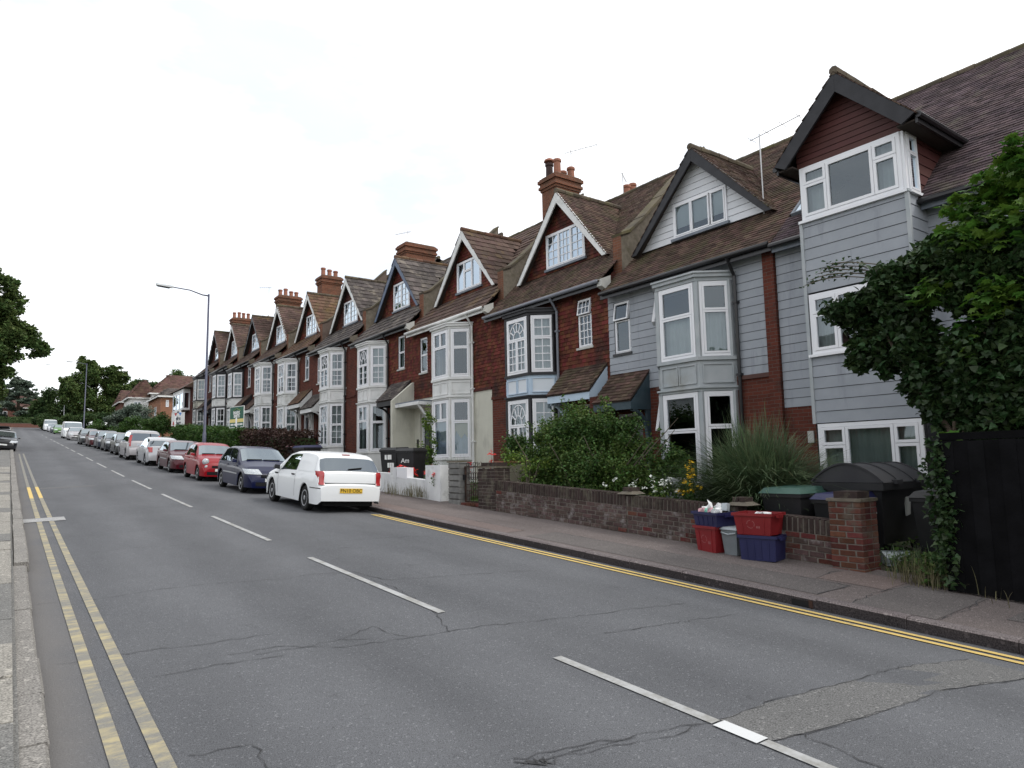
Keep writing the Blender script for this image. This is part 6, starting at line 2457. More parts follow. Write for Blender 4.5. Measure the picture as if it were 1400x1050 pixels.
MB().box(xg-.05, xg-.015, y1-.06, y1+.02, z+.6, z+.72).build('latch', 'trim_black', t)
st = thing('gate_step', 'worn red brick step under the iron gate', 'step', (8.85, 13.7, z))
for k in range(4):
    put(brick_mesh(.3, .2, .07, 'brick_a'), 'brick', st, (8.72, 13.30+k*.212, z+.0))
# white rendered front wall, stepped
wt = thing('white_wall', 'white painted rendered garden wall with stepped top and tall end block', 'garden wall', (8.7, 15, gz(8.7, 15)))
P = [(15.05, None)]
f = frame((8.70, 0, 0), (0, 1, 0), (-1, 0, 0))
MB().fprism(f, [(15.05, .75), (15.80, .75), (15.80, 1.80), (15.05, 1.80)], -.32, .0).build('end_block', 'white_wall', wt)
MB().fprism(f, [(15.801, .75), (21.5, 1.05), (21.5, 1.72), (18.0, 1.60), (17.30, 1.50), (15.801, 1.42)], -.2, -.02).build('wall_run', 'white_wall', wt)
MB().fprism(f, [(16.85, 1.44), (17.45, 1.49), (17.45, 1.76), (16.85, 1.74)], -.21, -.015).build('white_block', 'upvc', wt)
MB().fprism(f, [(17.46, 1.44), (17.85, 1.49), (17.85, 1.76), (17.46, 1.76)], -.21, -.01).build('stub', 'white_wall', wt)
# divider between the two gardens behind the iron gate
dv = thing('divider_wall', 'cream concrete block wall with red tile coping running back to the house', 'garden wall', (10.5, 13.3, gz(10, 13.3)))
f = frame((8.98, 13.0, 0), (1, 0, 0), (0, -1, 0))
z = gz(9, 13.2)
MB().fprism(f, [(.1, z-.2), (3.0, z-.2), (3.0, z+1.0), (.1, z+1.0)], -.2, 0).build('wall', 'block_cream', dv)
cpm = MB()
for k in range(12):
    cpm.fbox(f, .1+k*.242, .1+k*.242+.234, z+1.0, z+1.045, -.24, .04)
cpm.build('coping', 'pot', dv)
wc = thing('watering_can', 'dark green watering can standing on the divider wall', 'watering can', (10.6, 12.95, z+1.05))
MB().lathe([(.13, 0), (.14, .02), (.12, .2), (.06, .22)], (10.6, 13.1, z+1.045), 14).build('body', 'plastic_grey', wc)
MB().tube([(10.5, 13.1, z+1.08), (10.35, 13.1, z+1.2), (10.27, 13.1, z+1.29)], [.03, .02, .02], 8).build('spout', 'plastic_grey', wc)
MB().tube([(10.7, 13.1, z+1.1), (10.8, 13.1, z+1.2), (10.72, 13.1, z+1.28), (10.6, 13.1, z+1.27)], .013, 6).build('handle', 'plastic_grey', wc)

# ------------------------------------------------------------------ black fence by the camera
zf = gz(8.3, 3.0)
fe = thing('board_fence', 'tall black close boarded fence at the back of the pavement under the ivy', 'fence', (8.36, 2.0, zf))
yy = 3.46
k = 0
while yy > -3.0:
    MB().box(8.335+.006*(k % 2), 8.36+.006*(k % 2), yy-.145, yy+.004, gz(8.3, yy)+.02, 1.965+random.uniform(-.004, .004)).build('fence_board', 'fence_black', fe)
    yy -= .147
    k += 1
for zz in (.35, 1.0, 1.7):
    MB().box(8.368, 8.42, -3, 3.46, zf+zz-.04, zf+zz+.04).build('rail', 'fence_black', fe)
for yy in (3.40, 1.6, -.2, -2):
    MB().box(8.42, 8.52, yy-.05, yy+.05, zf-.2, 1.99).build('fence_post', 'fence_black', fe)
# return of the fence into the garden
MB().box(8.37, 8.40, 3.47, 3.50, zf, 1.9).build('fence_post', 'fence_black', fe)

# ------------------------------------------------------------------ bins and boxes
def wheelie(loc, label, lid='plastic_black', body='plastic_black', w_=.58, d_=.72, h=1.0, rot=0.0, marks=None, strip=0, group='wheelie bins in the front gardens', lid_open=False):
    t = thing('wheelie_bin', label, 'wheelie bin', loc, group, rot=(0, 0, rot))
    a, b = w_/2, d_/2
    mb = MB().hexa([(-a*.82, -b*.78, .06), (a*.82, -b*.78, .06), (a*.82, b*.70, .06), (-a*.82, b*.70, .06), (-a, -b, h-.08), (a, -b, h-.08), (a, b, h-.08), (-a, b, h-.08)])
    mb.box(-a-.02, a+.02, -b-.02, b+.02, h-.13, h-.08)
    mb.build('body', body, t, local=True)
    lm = MB().hexa([(-a-.03, -b-.04, h-.078), (a+.03, -b-.04, h-.078), (a+.03, b+.05, h-.078), (-a-.03, b+.05, h-.078), (-a+.03, -b+.03, h), (a-.03, -b+.03, h), (a-.03, b-.02, h+.02), (-a+.03, b-.02, h+.02)])
    l_ = lm.build('lid', lid, t, local=True)
    MB().tube([(-a+.05, b+.07, h-.08), (a-.05, b+.07, h-.08)], .018, 6).build('handle', body, l_, local=True)
    for sg in (-1, 1):
        MB().lathe([(.10, -.03), (.10, .03)], (sg*a*.8, b*.8, .10), 14, 'x').build('wheel', 'tyre', t, local=True)
    if strip:
        pm = MB()
        for zz, xs in ((.86, (-.12, -.02, .05)), (.62, (-.02, .06, .14))):
            for xx in xs:
                pm.box(xx, xx+.06, -b-.006, -b+.02, zz-.07, zz+.07)
        pm.build('printed_mark', 'sign_white', t, local=True)
    if marks:
        for txt, sz, zz in marks:
            text(txt, sz, tmat((0, -b-.012+(h-.08-zz)*.11*d_, zz), (1, 0, 0), (0, .12, 1)), 'sign_white', t, 'lettering', .002)
    return t


# four-wheeled bin with a domed lid
zb = gz(10.2, 5.2)
t = thing('waste_container', 'large black four wheeled waste container with domed lid behind the red brick pillar', 'waste container', (10.3, 5.22, zb))
x0, x1, ya, yb = 9.72, 10.98, 4.80, 5.74
MB().hexa([(x0+.08, ya+.06, zb+.14), (x1-.08, ya+.06, zb+.14), (x1-.08, yb-.06, zb+.14), (x0+.08, yb-.06, zb+.14), (x0, ya, zb+.90), (x1, ya, zb+.90), (x1, yb, zb+.90), (x0, yb, zb+.90)]).build('body', 'plastic_black', t)
MB().box(x0-.05, x1+.05, ya-.05, yb+.05, zb+.88, zb+.98).build('rim', 'plastic_black', t)
n = 14
arc = [(yb+.05-(yb-ya+.10)*k/n, zb+.985+.26*math.sin(math.pi*k/n)**.85) for k in range(n+1)]
lm = MB()
V = [(x0-.04, y, z) for y, z in arc]+[(x1+.04, y, z) for y, z in arc]
lm.add(V, [[k, k+1, n+2+k, n+1+k] for k in range(n)])
lid = lm.build('lid', 'plastic_lid', t, smooth=True)
for xx in (x0-.041, x1+.041):
    MB().poly([(xx, y, z) for y, z in arc]).build('lid_end', 'plastic_lid', lid)
for fx in (0, .33, .67, 1):
    xx = x0-.05+(x1-x0+.1)*fx
    rb = MB()
    for (y, z), (y2, z2) in zip(arc[:-1], arc[1:]):
        rb.bar((xx, y, z+.008), (xx, y2, z2+.008), .03, .022)
    rb.build('lid_rib', 'plastic_lid', lid)
for xx in (x0+.25, x0+.9):
    MB().box(xx, xx+.16, ya-.10, ya-.02, zb+.96, zb+1.02).build('lid_catch', 'plastic_lid', lid)
MB().box(x0-.07, x0-.05, ya+.28, yb-.2, zb+.78, zb+.88).build('handle', 'plastic_black', t)
for (x, y) in ((x0+.15, ya+.12), (x1-.15, ya+.12), (x0+.15, yb-.12), (x1-.15, yb-.12)):
    MB().lathe([(.09, -.03), (.09, .03)], (x, y, zb+.09), 14, 'y').build('wheel', 'tyre', t)
f = frame((x0+.62, ya-.002, zb+.50), (1, 0, 0), (0, -1, 0))
MB().hexa([f(0, 0, .0), f(.13, .02, 0), f(.13, .02, .012), f(0, 0, .012), f(.06, .26, -.03), f(.19, .27, -.03), f(.19, .27, .0), f(.06, .26, .0)]).build('paper_label', 'paper_label', t)
MB().hexa([(x0+.01, ya+.10, zb+.56), (x0+.01, ya+.27, zb+.56), (x0+.03, ya+.27, zb+.56), (x0+.03, ya+.10, zb+.56), (x0-.012, ya+.12, zb+.76), (x0-.012, ya+.27, zb+.76), (x0+.01, ya+.27, zb+.76), (x0+.01, ya+.12, zb+.76)]).build('white_label', 'paper_white', t)
wheelie((9.45, 5.92, gz(9.5, 5.9)-.06), 'wide dark bin with green lid between pampas grass and the red brick pillar', 'plastic_green', w_=.62, d_=.78, h=.96, rot=math.radians(-90))
wheelie((9.46, 5.2, gz(9.5, 5.2)-.10), 'black bin with blue lid directly behind the red brick pillar', 'plastic_blue', w_=.55, d_=.6, h=.96, rot=math.radians(-95))
wheelie((10.1, 4.15, gz(10, 4.1)-.05), 'black bin on the right side of the domed waste container by the ivy', 'plastic_black', w_=.60, d_=.74, h=.98, rot=math.radians(-85))
# round the gardens further up
wheelie((9.75, 18.55, gz(9.7, 18.5)+.05), 'black bin with a white printed mark beside the bush behind the white wall', rot=math.radians(-60), h=1.15, marks=[('Am', .2, .78)])
wheelie((9.6, 19.35, gz(9.6, 19.3)+.05), 'black bin with two rows of white printed marks next to the single marked bin', rot=math.radians(-60), h=1.15, strip=1)
wheelie((9.3, 26.2, gz(9.3, 26.2)), 'dark blue lidded bin behind the dark blue hatchback', 'plastic_blue', rot=math.radians(-80), h=1.1, w_=.8)
wheelie((9.3, 27.2, gz(9.3, 27.2)), 'second bin along with a faded pink top', 'rubbish_pink', rot=math.radians(-80), h=1.1)
# white garden table
z = gz(9.4, 28.3)
t = thing('garden_table', 'small white metal garden table by the white bay behind parked cars', 'table', (9.4, 28.4, z))
MB().box(9.05, 9.75, 28.0, 28.8, z+1.02, z+1.05).build('table_top', 'upvc', t)
for sx, sy in ((-1, -1), (1, -1), (1, 1), (-1, 1)):
    MB().tube([(9.4+sx*.28, 28.4+sy*.34, z), (9.4+sx*.1, 28.4+sy*.12, z+1.02)], .018, 6).build('leg', 'upvc', t)


def crate(loc, label, m_, lx=.40, ly=.52, h=.36, rot=0.0, logo=False, rim=.02, taper=.86):
    t = thing('recycling_box', label, 'recycling box', loc, 'recycling boxes stacked on the pavement', rot=(0, 0, rot))
    a, b = lx/2, ly/2
    o = [(-a, -b), (a, -b), (a, b), (-a, b)]
    w_ = .012
    V = [(x*taper, y*taper, 0) for x, y in o]+[(x, y, h) for x, y in o]+[(x-math.copysign(w_, x), y-math.copysign(w_, y), h) for x, y in o]+[(x*taper-math.copysign(w_, x), y*taper-math.copysign(w_, y), .015) for x, y in o]
    F = [[3, 2, 1, 0], [12, 13, 14, 15]]+[[i, (i+1) % 4, 4+(i+1) % 4, 4+i] for i in range(4)]+[[4+i, 4+(i+1) % 4, 8+(i+1) % 4, 8+i] for i in range(4)]+[[8+i, 8+(i+1) % 4, 12+(i+1) % 4, 12+i] for i in range(4)]
    MB().add(V, F).build('tub', m_, t, local=True)
    r = MB()
    e = rim
    r.box(-a-e, a+e, -b-e, -b-.001, h-.035, h+.004)
    r.box(-a-e, a+e, b+.001, b+e, h-.035, h+.004)
    r.box(-a-e, -a-.001, -b, b, h-.034, h+.003)
    r.box(a+.001, a+e, -b, b, h-.034, h+.003)
    for sg in (-1, 1):
        r.box(-.09, .09, min(sg*(b+e), sg*(b+e+.02)), max(sg*(b+e), sg*(b+e+.02)), h-.06, h-.02)
    for q in (-.62, -.2, .2, .62):
        for z_a, z_b in ((.02, h-.06),):
            fa_ = lambda z: taper+(1-taper)*z/h
            r.hexa([(-a*fa_(z_a)-.007, b*q*fa_(z_a)-.008, z_a), (-a*fa_(z_a)+.004, b*q*fa_(z_a)-.008, z_a), (-a*fa_(z_a)+.004, b*q*fa_(z_a)+.008, z_a), (-a*fa_(z_a)-.007, b*q*fa_(z_a)+.008, z_a),
                    (-a*fa_(z_b)-.007, b*q*fa_(z_b)-.008, z_b), (-a*fa_(z_b)+.004, b*q*fa_(z_b)-.008, z_b), (-a*fa_(z_b)+.004, b*q*fa_(z_b)+.008, z_b), (-a*fa_(z_b)-.007, b*q*fa_(z_b)+.008, z_b)]) if abs(q) > .5 or not logo else None
    r.build('rim', m_, t, local=True)
    if logo:
        lg = MB()
        xx = lambda z: -a*(taper+(1-taper)*z/h)-.002
        for k in range(3):
            for j in range(4):
                t0, t1 = k*2.1+j*.42, k*2.1+j*.42+.36
                q = lambda t_, R_: (xx(h*.52+R_*math.sin(t_)), R_*math.cos(t_)+.03, h*.5+R_*math.sin(t_))
                lg.add([q(t0, .048), q(t1, .052), q(t1, .058), q(t0, .056)], [[3, 2, 1, 0]])
        for j in range(3):
            lg.add([(xx(h*.35), -.05-.018*j, h*.32), (xx(h*.35), -.06-.018*j, h*.32), (xx(h*.42), -.06-.018*j, h*.42), (xx(h*.42), -.05-.018*j, h*.42)], [[0, 1, 2, 3]])
        lg.build('printed_logo', 'logo_print', t, local=True)
    return t


zg = gz(8.4, 6.5)
crate((8.44, 6.64, zg), 'red box at the bottom of the left stack against the wall', 'plastic_red', .36, .42, .37, rot=math.radians(-8), logo=True)
crate((8.46, 6.60, zg+.37), 'blue box full of rubbish on top of the left red box', 'plastic_blue', .42, .55, .20, rot=math.radians(-14), taper=.9)
z2 = gz(8.4, 5.8)
crate((8.42, 5.82, z2), 'blue box at the bottom of the right stack', 'plastic_blue', .40, .50, .33, rot=math.radians(14), taper=.93)
crate((8.42, 5.86, z2+.335), 'red box holding white paper on top of the right blue box', 'plastic_red', .41, .54, .29, rot=math.radians(10), logo=True)
# grey food caddy with lid
cd_ = thing('food_caddy', 'small grey lidded food caddy between the two stacks of boxes', 'caddy', (8.42, 6.26, gz(8.4, 6.26)), rot=(0, 0, math.radians(-5)))
MB().hexa([(-.10, -.11, 0), (.10, -.11, 0), (.10, .11, 0), (-.10, .11, 0), (-.13, -.14, .35), (.13, -.14, .35), (.13, .14, .35), (-.13, .14, .35)]).build('body', 'plastic_grey', cd_, local=True)
MB().hexa([(-.145, -.155, .352), (.14, -.155, .352), (.14, .155, .352), (-.145, .155, .352), (-.12, -.13, .385), (.12, -.13, .39), (.12, .13, .39), (-.12, .13, .385)]).build('lid', 'plastic_pale', cd_, local=True)
MB().tube([(-.135, -.13, .31), (-.15, -.0, .29), (-.135, .13, .31)], .01, 6).build('handle', 'plastic_pale', cd_, local=True)


def rubbish(c, r, n, name, label, mats_):
    t = thing(name, label, 'rubbish', c, 'rubbish in the recycling boxes')
    for k in range(n):
        p = (random.uniform(-r[0], r[0]), random.uniform(-r[1], r[1]), random.uniform(0, r[2]))
        mb = MB()
        s_ = random.uniform(.035, .075)
        V = RNG.normal(size=(8, 3))*.25*s_+np.array([(x, y, z) for z in (-1, 1) for x, y in ((-1, -1), (1, -1), (1, 1), (-1, 1))])*s_*.6+np.array(p)
        mb.hexa([tuple(v) for v in V])
        o = mb.build('crumpled_paper', mats_[k % len(mats_)], t, local=True)
    return t


rubbish((8.46, 6.62, zg+.55), (.12, .17, .10), 16, 'crumpled_rubbish', 'pale green and white packaging heaped in the blue box', ['rubbish_green', 'paper_white', 'paper_white', 'rubbish_pink', 'paper_white', 'plastic_pale'])
rubbish((8.42, 5.86, z2+.54), (.11, .14, .06), 6, 'crumpled_rubbish', 'two scraps of white paper lying in the red box', ['paper_white'])
# pale tub lying behind the pillar
tb = thing('plastic_tub', 'pale grey plastic tub lying among weeds behind the red brick pillar', 'tub', (9.3, 4.45, gz(9.3, 4.4)), rot=(0, math.radians(80), math.radians(35)))
MB().hexa([(-.10, -.13, 0), (.0, -.13, 0), (.0, .13, 0), (-.10, .13, 0), (-.13, -.16, .2), (.02, -.16, .2), (.02, .16, .2), (-.13, .16, .2)]).build('tub', 'plastic_pale', tb, local=True)
MB().box(-.14, .03, -.17, .17, .2, .215).build('rim', 'plastic_grey', tb, local=True)

# ------------------------------------------------------------------ signs and lamps
sgn = thing('sale_board', 'green estate agent board on a white post above the red leaved shrub', 'sign', (8.95, 35.2, gz(9, 35.2)), 'estate agent boards')
zb = gz(9, 35.2)
MB().box(8.92, 8.98, 35.17, 35.23, zb, zb+2.2).build('post', 'upvc', sgn)
f = frame((8.94, 36.3, zb+1.78), (.30, -1, 0), (-1, -.30, 0))
bd = MB().fbox(f, 0, 1.22, 0, 1.0, 0, .02).build('board', 'sign_green', sgn)
e = MB()
e.fbox(f, -.03, 0, -.03, 1.03, -.004, .026)
e.fbox(f, 1.22, 1.25, -.03, 1.03, -.004, .026)
e.fbox(f, 0, 1.22, -.03, 0, -.004, .0255)
e.fbox(f, 0, 1.22, 1.0, 1.03, -.004, .0255)
e.build('edge', 'sign_white', bd)
MB().fbox(f, .0, 1.22, .23, .40, .0, .024).build('yellow_band', 'sign_yellow', bd)
rp_ = MB()
for (a, b, c, d_) in ((.3, .80, .62, .92), (.62, .92, .94, .80)):
    rp_.bar(f(a, b, .024), f(c, d_, .024), .035, .008)
rp_.build('roof_mark', 'sign_lime', bd)


def fmat(f, s, z, d):
    o = f(s, z, d)
    x = f(s+1, z, d)-o
    y = f(s, z+1, d)-o
    return o, x, y


def sign_text(body, size, f, s, z, material, parent, bold=.012):
    o, x, y = fmat(f, s, z, .027)
    off = OFF.get(parent.name, (0, 0, 0))
    return text(body, size, tmat(tuple(a-b for a, b in zip(o, off)), x, y), material, parent, 'lettering', .002, bold=bold)


sign_text('MARK', .22, f, .61, .70, 'sign_white', bd)
sign_text('SMITS', .20, f, .61, .53, 'sign_white', bd)
ln = MB()
for a, b in ((.08, .34), (.40, .62), (.68, .82), (.86, 1.14)):
    ln.fbox(f, a, b, .08, .17, .0, .0235)
ln.build('printed_line', 'sign_white', bd)
sg2 = thing('sale_board', 'white estate agent board with red and blue mark beyond the green hedge', 'sign', (8.9, 50.3, gz(9, 50.3)), 'estate agent boards')
zb = gz(9, 50.3)
MB().box(8.87, 8.93, 50.27, 50.33, zb, zb+2.3).build('post', 'upvc', sg2)
f = frame((8.88, 51.4, zb+1.72), (.34, -1, 0), (-1, -.34, 0))
bd = MB().fprism(f, [(0, 0), (1.6, 0), (1.6, .86), (1.25, .86), (1.05, 1.0), (.8, 1.08), (.55, 1.0), (.3, .86), (0, .86)], 0, .02).build('board', 'sign_white', sg2)
hm = MB()
for cx_, m_ in ((.52, 'sign_red'), (1.08, 'sign_blue'), (.8, 'ink_grey')):
    hm = MB()
    zz = .78 if cx_ != .8 else .88
    hm.fprism(f, [(cx_-.17, zz+.05), (cx_, zz-.14), (cx_+.17, zz+.05), (cx_+.08, zz+.1), (cx_, zz+.04), (cx_-.08, zz+.1)] if cx_ != .8 else [(.7, .84), (.9, .84), (.9, .92), (.8, 1.0), (.7, .92)], .018, .026)
    hm.build('heart_mark', m_, bd)
sign_text('miles', .34, f, .78, .47, 'ink_grey', bd)
sign_text('&', .32, f, .28, .17, 'sign_red', bd)
sign_text('barr', .34, f, .90, .17, 'ink_grey', bd)


def lamp(x, y, h, arm, label, m_='lamp_steel', lx=-1.0, ly=-.15):
    z = gz(x, y)
    t = thing('street_lamp', label, 'street lamp', (x, y, z), 'street lamps along the road')
    MB().tube([(x, y, z-.2), (x, y, z+1.5), (x, y, z+1.52), (x, y, z+h)], [.085, .085, .062, .045], 12).build('post', m_, t, smooth=True)
    MB().box(x-.095, x-.08, y-.05, y+.05, z+.5, z+1.1).build('access_door', m_, t)
    d = np.array((lx, ly, .0))
    d /= np.linalg.norm(d)
    p = np.array((x, y, z+h-.08))
    q = p+d*arm+np.array((0, 0, .16))
    am = MB().tube([p, p+d*.3+np.array((0, 0, .0)), p+(q-p)*.5+np.array((0, 0, .06)), q], [.04, .035, .03, .026], 8)
    am.build('arm', m_, t, smooth=True)
    a = q-d*.1
    b = q+d*.62
    sx = np.array((-d[1], d[0], 0))
    hd = MB()
    hd.hexa([a-sx*.07-[0, 0, .05], b-sx*.10-[0, 0, .03], b+sx*.10-[0, 0, .03], a+sx*.07-[0, 0, .05], a-sx*.06+[0, 0, .05], b-sx*.07+[0, 0, .06], b+sx*.07+[0, 0, .06], a+sx*.06+[0, 0, .05]])
    o = hd.build('lamp_head', 'lamp_pale' if m_ == 'lamp_steel' else m_, t)
    MB().hexa([a+d*.15-sx*.06-[0, 0, .09], b-d*.08-sx*.08-[0, 0, .07], b-d*.08+sx*.08-[0, 0, .07], a+d*.15+sx*.06-[0, 0, .09], a+d*.15-sx*.07-[0, 0, .045], b-d*.05-sx*.09-[0, 0, .033], b-d*.05+sx*.09-[0, 0, .033], a+d*.15+sx*.07-[0, 0, .045]]).build('lens', 'glass_far', o)
    return t


lamp(7.5, 35.1, 8.2, 1.75, 'tall dark blue steel street lamp with long arm over the road')
lamp(7.5, 101, 9.1, 1.6, 'darker far street lamp in front of the trees', 'lamp_steel')
lamp(7.5, 141, 11.0, 2.4, 'pale far street lamp left of the darker one', 'lamp_pale')

# ------------------------------------------------------------------ planting
def plant(name, label, cat, loc, group=None):
    return thing(name, label, cat, loc, group)


# ivy over the fence end, with a sycamore growing through it
t = plant('ivy_hedge', 'dense dark ivy mass hanging over the end of the black fence', 'ivy', (9.2, 3.6, gz(9, 3.5)))
tw = MB()
for (a, b, r) in (((8.75, 3.35, .3), (8.9, 3.5, 2.2), .05), ((8.9, 3.5, 2.0), (9.1, 4.3, 3.4), .035), ((8.9, 3.4, 2.0), (9.3, 3.0, 3.8), .04), ((9.0, 3.2, 1.9), (9.5, 2.3, 3.6), .04)):
    a, b = np.array(a), np.array(b)
    tw.tube([a, (a+b)/2+[.05, .08, .05], b], [r, r*.8, r*.4], 7)
tw.build('stem', 'bark', t)
CL = [((9.35, 4.35, 3.75), (.55, .55, .62)), ((9.3, 4.0, 3.2), (.55, .5, .7)), ((9.2, 3.75, 2.5), (.42, .36, .6)), ((9.45, 3.4, 3.9), (.7, .6, .6)), ((9.3, 3.1, 3.1), (.7, .7, .9)),
      ((9.1, 3.62, 2.15), (.30, .26, .42)), ((9.4, 2.5, 3.6), (.8, .7, 1.0)), ((9.3, 2.4, 2.5), (.8, .8, .8)), ((9.4, 1.5, 3.3), (.8, .8, 1.2)), ((9.5, .6, 3.2), (.9, .9, 1.2)), ((9.4, 3.2, 2.2), (.5, .5, .5)),
      ((9.55, 4.5, 3.55), (.35, .35, .45)), ((9.2, 3.3, 2.7), (.6, .5, .6)), ((9.1, 2.6, 2.9), (.6, .6, .8)), ((9.1, 1.8, 3.0), (.6, .8, .9)), ((9.35, 3.7, 4.15), (.5, .5, .4)), ((9.2, 3.0, 4.1), (.5, .6, .5)), ((9.1, 2.2, 3.9), (.5, .7, .6)), ((9.3, 4.1, 4.0), (.45, .5, .4)), ((9.0, 3.0, 2.35), (.5, .7, .4)), ((9.0, 1.9, 2.4), (.5, .8, .4)), ((9.1, 3.9, 2.75), (.28, .26, .4))]
CL += [((9.2, 4.75, 3.75), (.35, .4, .4)), ((9.25, 4.6, 3.3), (.35, .35, .4)), ((9.15, 2.9, 2.5), (.6, .7, .4)), ((9.2, 2.0, 2.6), (.6, .8, .5))]
iv = crown(CL, 5200, .082, 'ivy', .3, 20, .36, .5)
# trailing strands down the fence end
for k in range(10):
    y0 = 3.46+random.uniform(-.06, .10)
    zt = random.uniform(1.7, 2.1)
    zbm = random.uniform(.35, 1.2)
    n = int((zt-zbm)*90)
    zz = np.linspace(zt, zbm, n)
    p = np.stack([8.34+RNG.normal(0, .045, n)+.05*np.sin(zz*4+k), y0+.06*np.sin(zz*3+k*1.7)+RNG.normal(0, .035, n), zz], 1)
    leaves(iv, p, .06, 'ivy', .5, .2)
for k in range(5):       # loose tips out over the top left
    y = np.linspace(4.5, 5.05+.1*k, 26)
    p = np.stack([9.2+RNG.normal(0, .03, 26), y, 4.35-.05*k+.16*np.sin((y-4.4)*2.2)+RNG.normal(0, .035, 26)], 1)
    leaves(iv, p, .05, 'ivy', .3, .3)
    MB().tube([(9.2, yy, 4.35-.05*k+.16*math.sin((yy-4.4)*2.2)) for yy in np.linspace(4.2, 5.03+.1*k, 9)], [.008]*8+[.003], 5).build('stem', 'twig', t)
iv.build('foliage', 'leaf_ivy', t)
t = plant('sycamore_tree', 'young sycamore with large bright green lobed leaves above the ivy at right', 'tree', (10.1, 2.2, gz(10, 2.2)))
lm = MB()
limbs(lm, (10.1, 2.2, .3), (9.9, 2.5, 5.0), .10, 9, 1.1, 4)
lm.build('trunk', 'bark', t)
sy = MB()
for c, r, n in (((9.35, 3.25, 4.75), (.38, .38, .3), 60), ((9.5, 2.9, 5.0), (.4, .4, .32), 70), ((9.35, 2.45, 4.9), (.45, .5, .4), 100), ((9.5, 1.9, 5.1), (.5, .5, .42), 120), ((9.7, 1.2, 5.2), (.6, .6, .5), 130), ((9.15, 3.0, 4.35), (.4, .5, .28), 80),
                ((9.0, 2.4, 4.3), (.35, .6, .4), 90), ((8.9, 1.8, 4.2), (.4, .6, .5), 90), ((8.75, 2.9, 3.55), (.16, .3, .3), 24), ((8.8, 3.3, 3.1), (.16, .22, .3), 14), ((8.75, 2.2, 3.2), (.16, .3, .35), 24), ((8.7, 1.9, 3.0), (.2, .3, .2), 16), ((8.85, 3.6, 3.75), (.2, .25, .18), 16),
                ((9.3, 3.45, 4.45), (.25, .3, .22), 40), ((9.15, 2.75, 5.25), (.16, .2, .24), 22), ((8.62, 3.45, 2.0), (.08, .1, .1), 5)):
    leaves(sy, clump_pts(c, r, int(n*3.6), .5), .125, 'lobed', .6, 1.1)
sy.build('foliage', 'leaf_sycamore', t)

# large shrub behind the whitened wall
t = plant('large_shrub', 'big sprawling green shrub spilling behind the low brick wall', 'shrub', (10.2, 11.4, gz(10.2, 11.4)))
lm = MB()
for k in range(15):
    a = random.uniform(0, 6.28)
    rr = random.uniform(.8, 1.9)
    p0 = np.array((10.1+random.uniform(-.3, .3), 11.4+random.uniform(-1.2, 1.2), .75))
    p1 = p0+np.array((math.cos(a)*rr*.55, math.sin(a)*rr*1.15, random.uniform(.7, 2.0)))
    lm.tube([p0, (p0+p1)/2+[0, 0, .2], p1], [.022, .016, .006], 5)
lm.build('stem', 'twig', t)
CL = [((10.2, 12.9, 1.7), (.8, 1.0, .75)), ((10.0, 11.6, 1.75), (.95, 1.1, .8)), ((10.0, 10.3, 1.55), (.9, 1.0, .75)), ((10.1, 9.6, 1.4), (.65, .6, .6)), ((10.35, 12.6, 2.45), (.6, .7, .5)), ((10.4, 11.7, 2.65), (.6, .7, .5)), ((10.5, 10.7, 2.45), (.6, .7, .5)), ((10.3, 12.2, 2.25), (.8, .8, .55)), ((10.3, 11.2, 2.45), (.7, .8, .5)),
      ((10.4, 10.4, 2.15), (.6, .7, .5)), ((10.0, 13.7, 1.75), (.5, .5, .6)), ((9.6, 12.0, 1.15), (.55, 1.3, .4)), ((9.7, 10.4, 1.1), (.55, 1.1, .4)), ((10.5, 9.2, 1.75), (.45, .4, .45)), ((9.9, 13.4, 2.2), (.4, .45, .4))]
sh = crown(CL, 4200, .056, 'rhomb', .5, 26, .42, .2)
for (x, y, z, h, n) in ((10.35, 12.5, 2.6, .45, 70), (10.4, 11.55, 2.8, .42, 70), (10.5, 11.0, 2.75, .5, 80), (10.4, 10.75, 2.6, .62, 90), (10.4, 11.9, 2.6, .5, 70), (10.5, 9.95, 2.35, .5, 60), (10.2, 13.3, 2.5, .35, 40), (10.5, 9.4, 2.1, .35, 40), (10.3, 12.1, 2.75, .6, 70)):
    zz = RNG.uniform(0, 1, n)
    p = np.stack([x+RNG.normal(0, .07, n)*(1.2-zz), y+RNG.normal(0, .09, n)*(1.3-zz)+.1*zz, z+zz*h], 1)
    leaves(sh, p, .07, 'rhomb', -.3, .5)
sh.build('foliage', 'leaf_shrub', t)
t = plant('light_shrub', 'lighter yellow green leggy shrub beside the dark gate pillar', 'shrub', (9.3, 12.3, gz(9.3, 12.3)))
lm = MB()
for k in range(9):
    p0 = np.array((9.3, 12.3+random.uniform(-.1, .1), .9))
    p1 = p0+np.array((random.uniform(-.2, .3), random.uniform(-.5, .6), random.uniform(.6, 1.2)))
    lm.tube([p0, (p0+p1)/2+[0, 0, .08], p1], [.016, .012, .005], 5)
lm.build('stem', 'twig', t)
crown([((9.3, 12.7, 1.85), (.35, .45, .3)), ((9.35, 12.1, 1.75), (.4, .5, .35)), ((9.3, 13.1, 2.0), (.25, .25, .2)), ((9.4, 12.4, 1.45), (.3, .4, .25))], 700, .06, 'rhomb', .6, 10, .35).build('foliage', 'leaf_bright', t)
t = plant('blue_green_shrub', 'small dark shrub in front of the grey house bay left of the flowers', 'shrub', (10.6, 8.75, gz(10.6, 8.8)))
crown([((10.5, 8.8, 1.3), (.4, .45, .5)), ((10.4, 8.4, 1.0), (.4, .5, .3)), ((10.6, 9.0, 1.75), (.25, .25, .3))], 1300, .05, 'rhomb', .5, 10, .35).build('foliage', 'leaf_shrub', t)


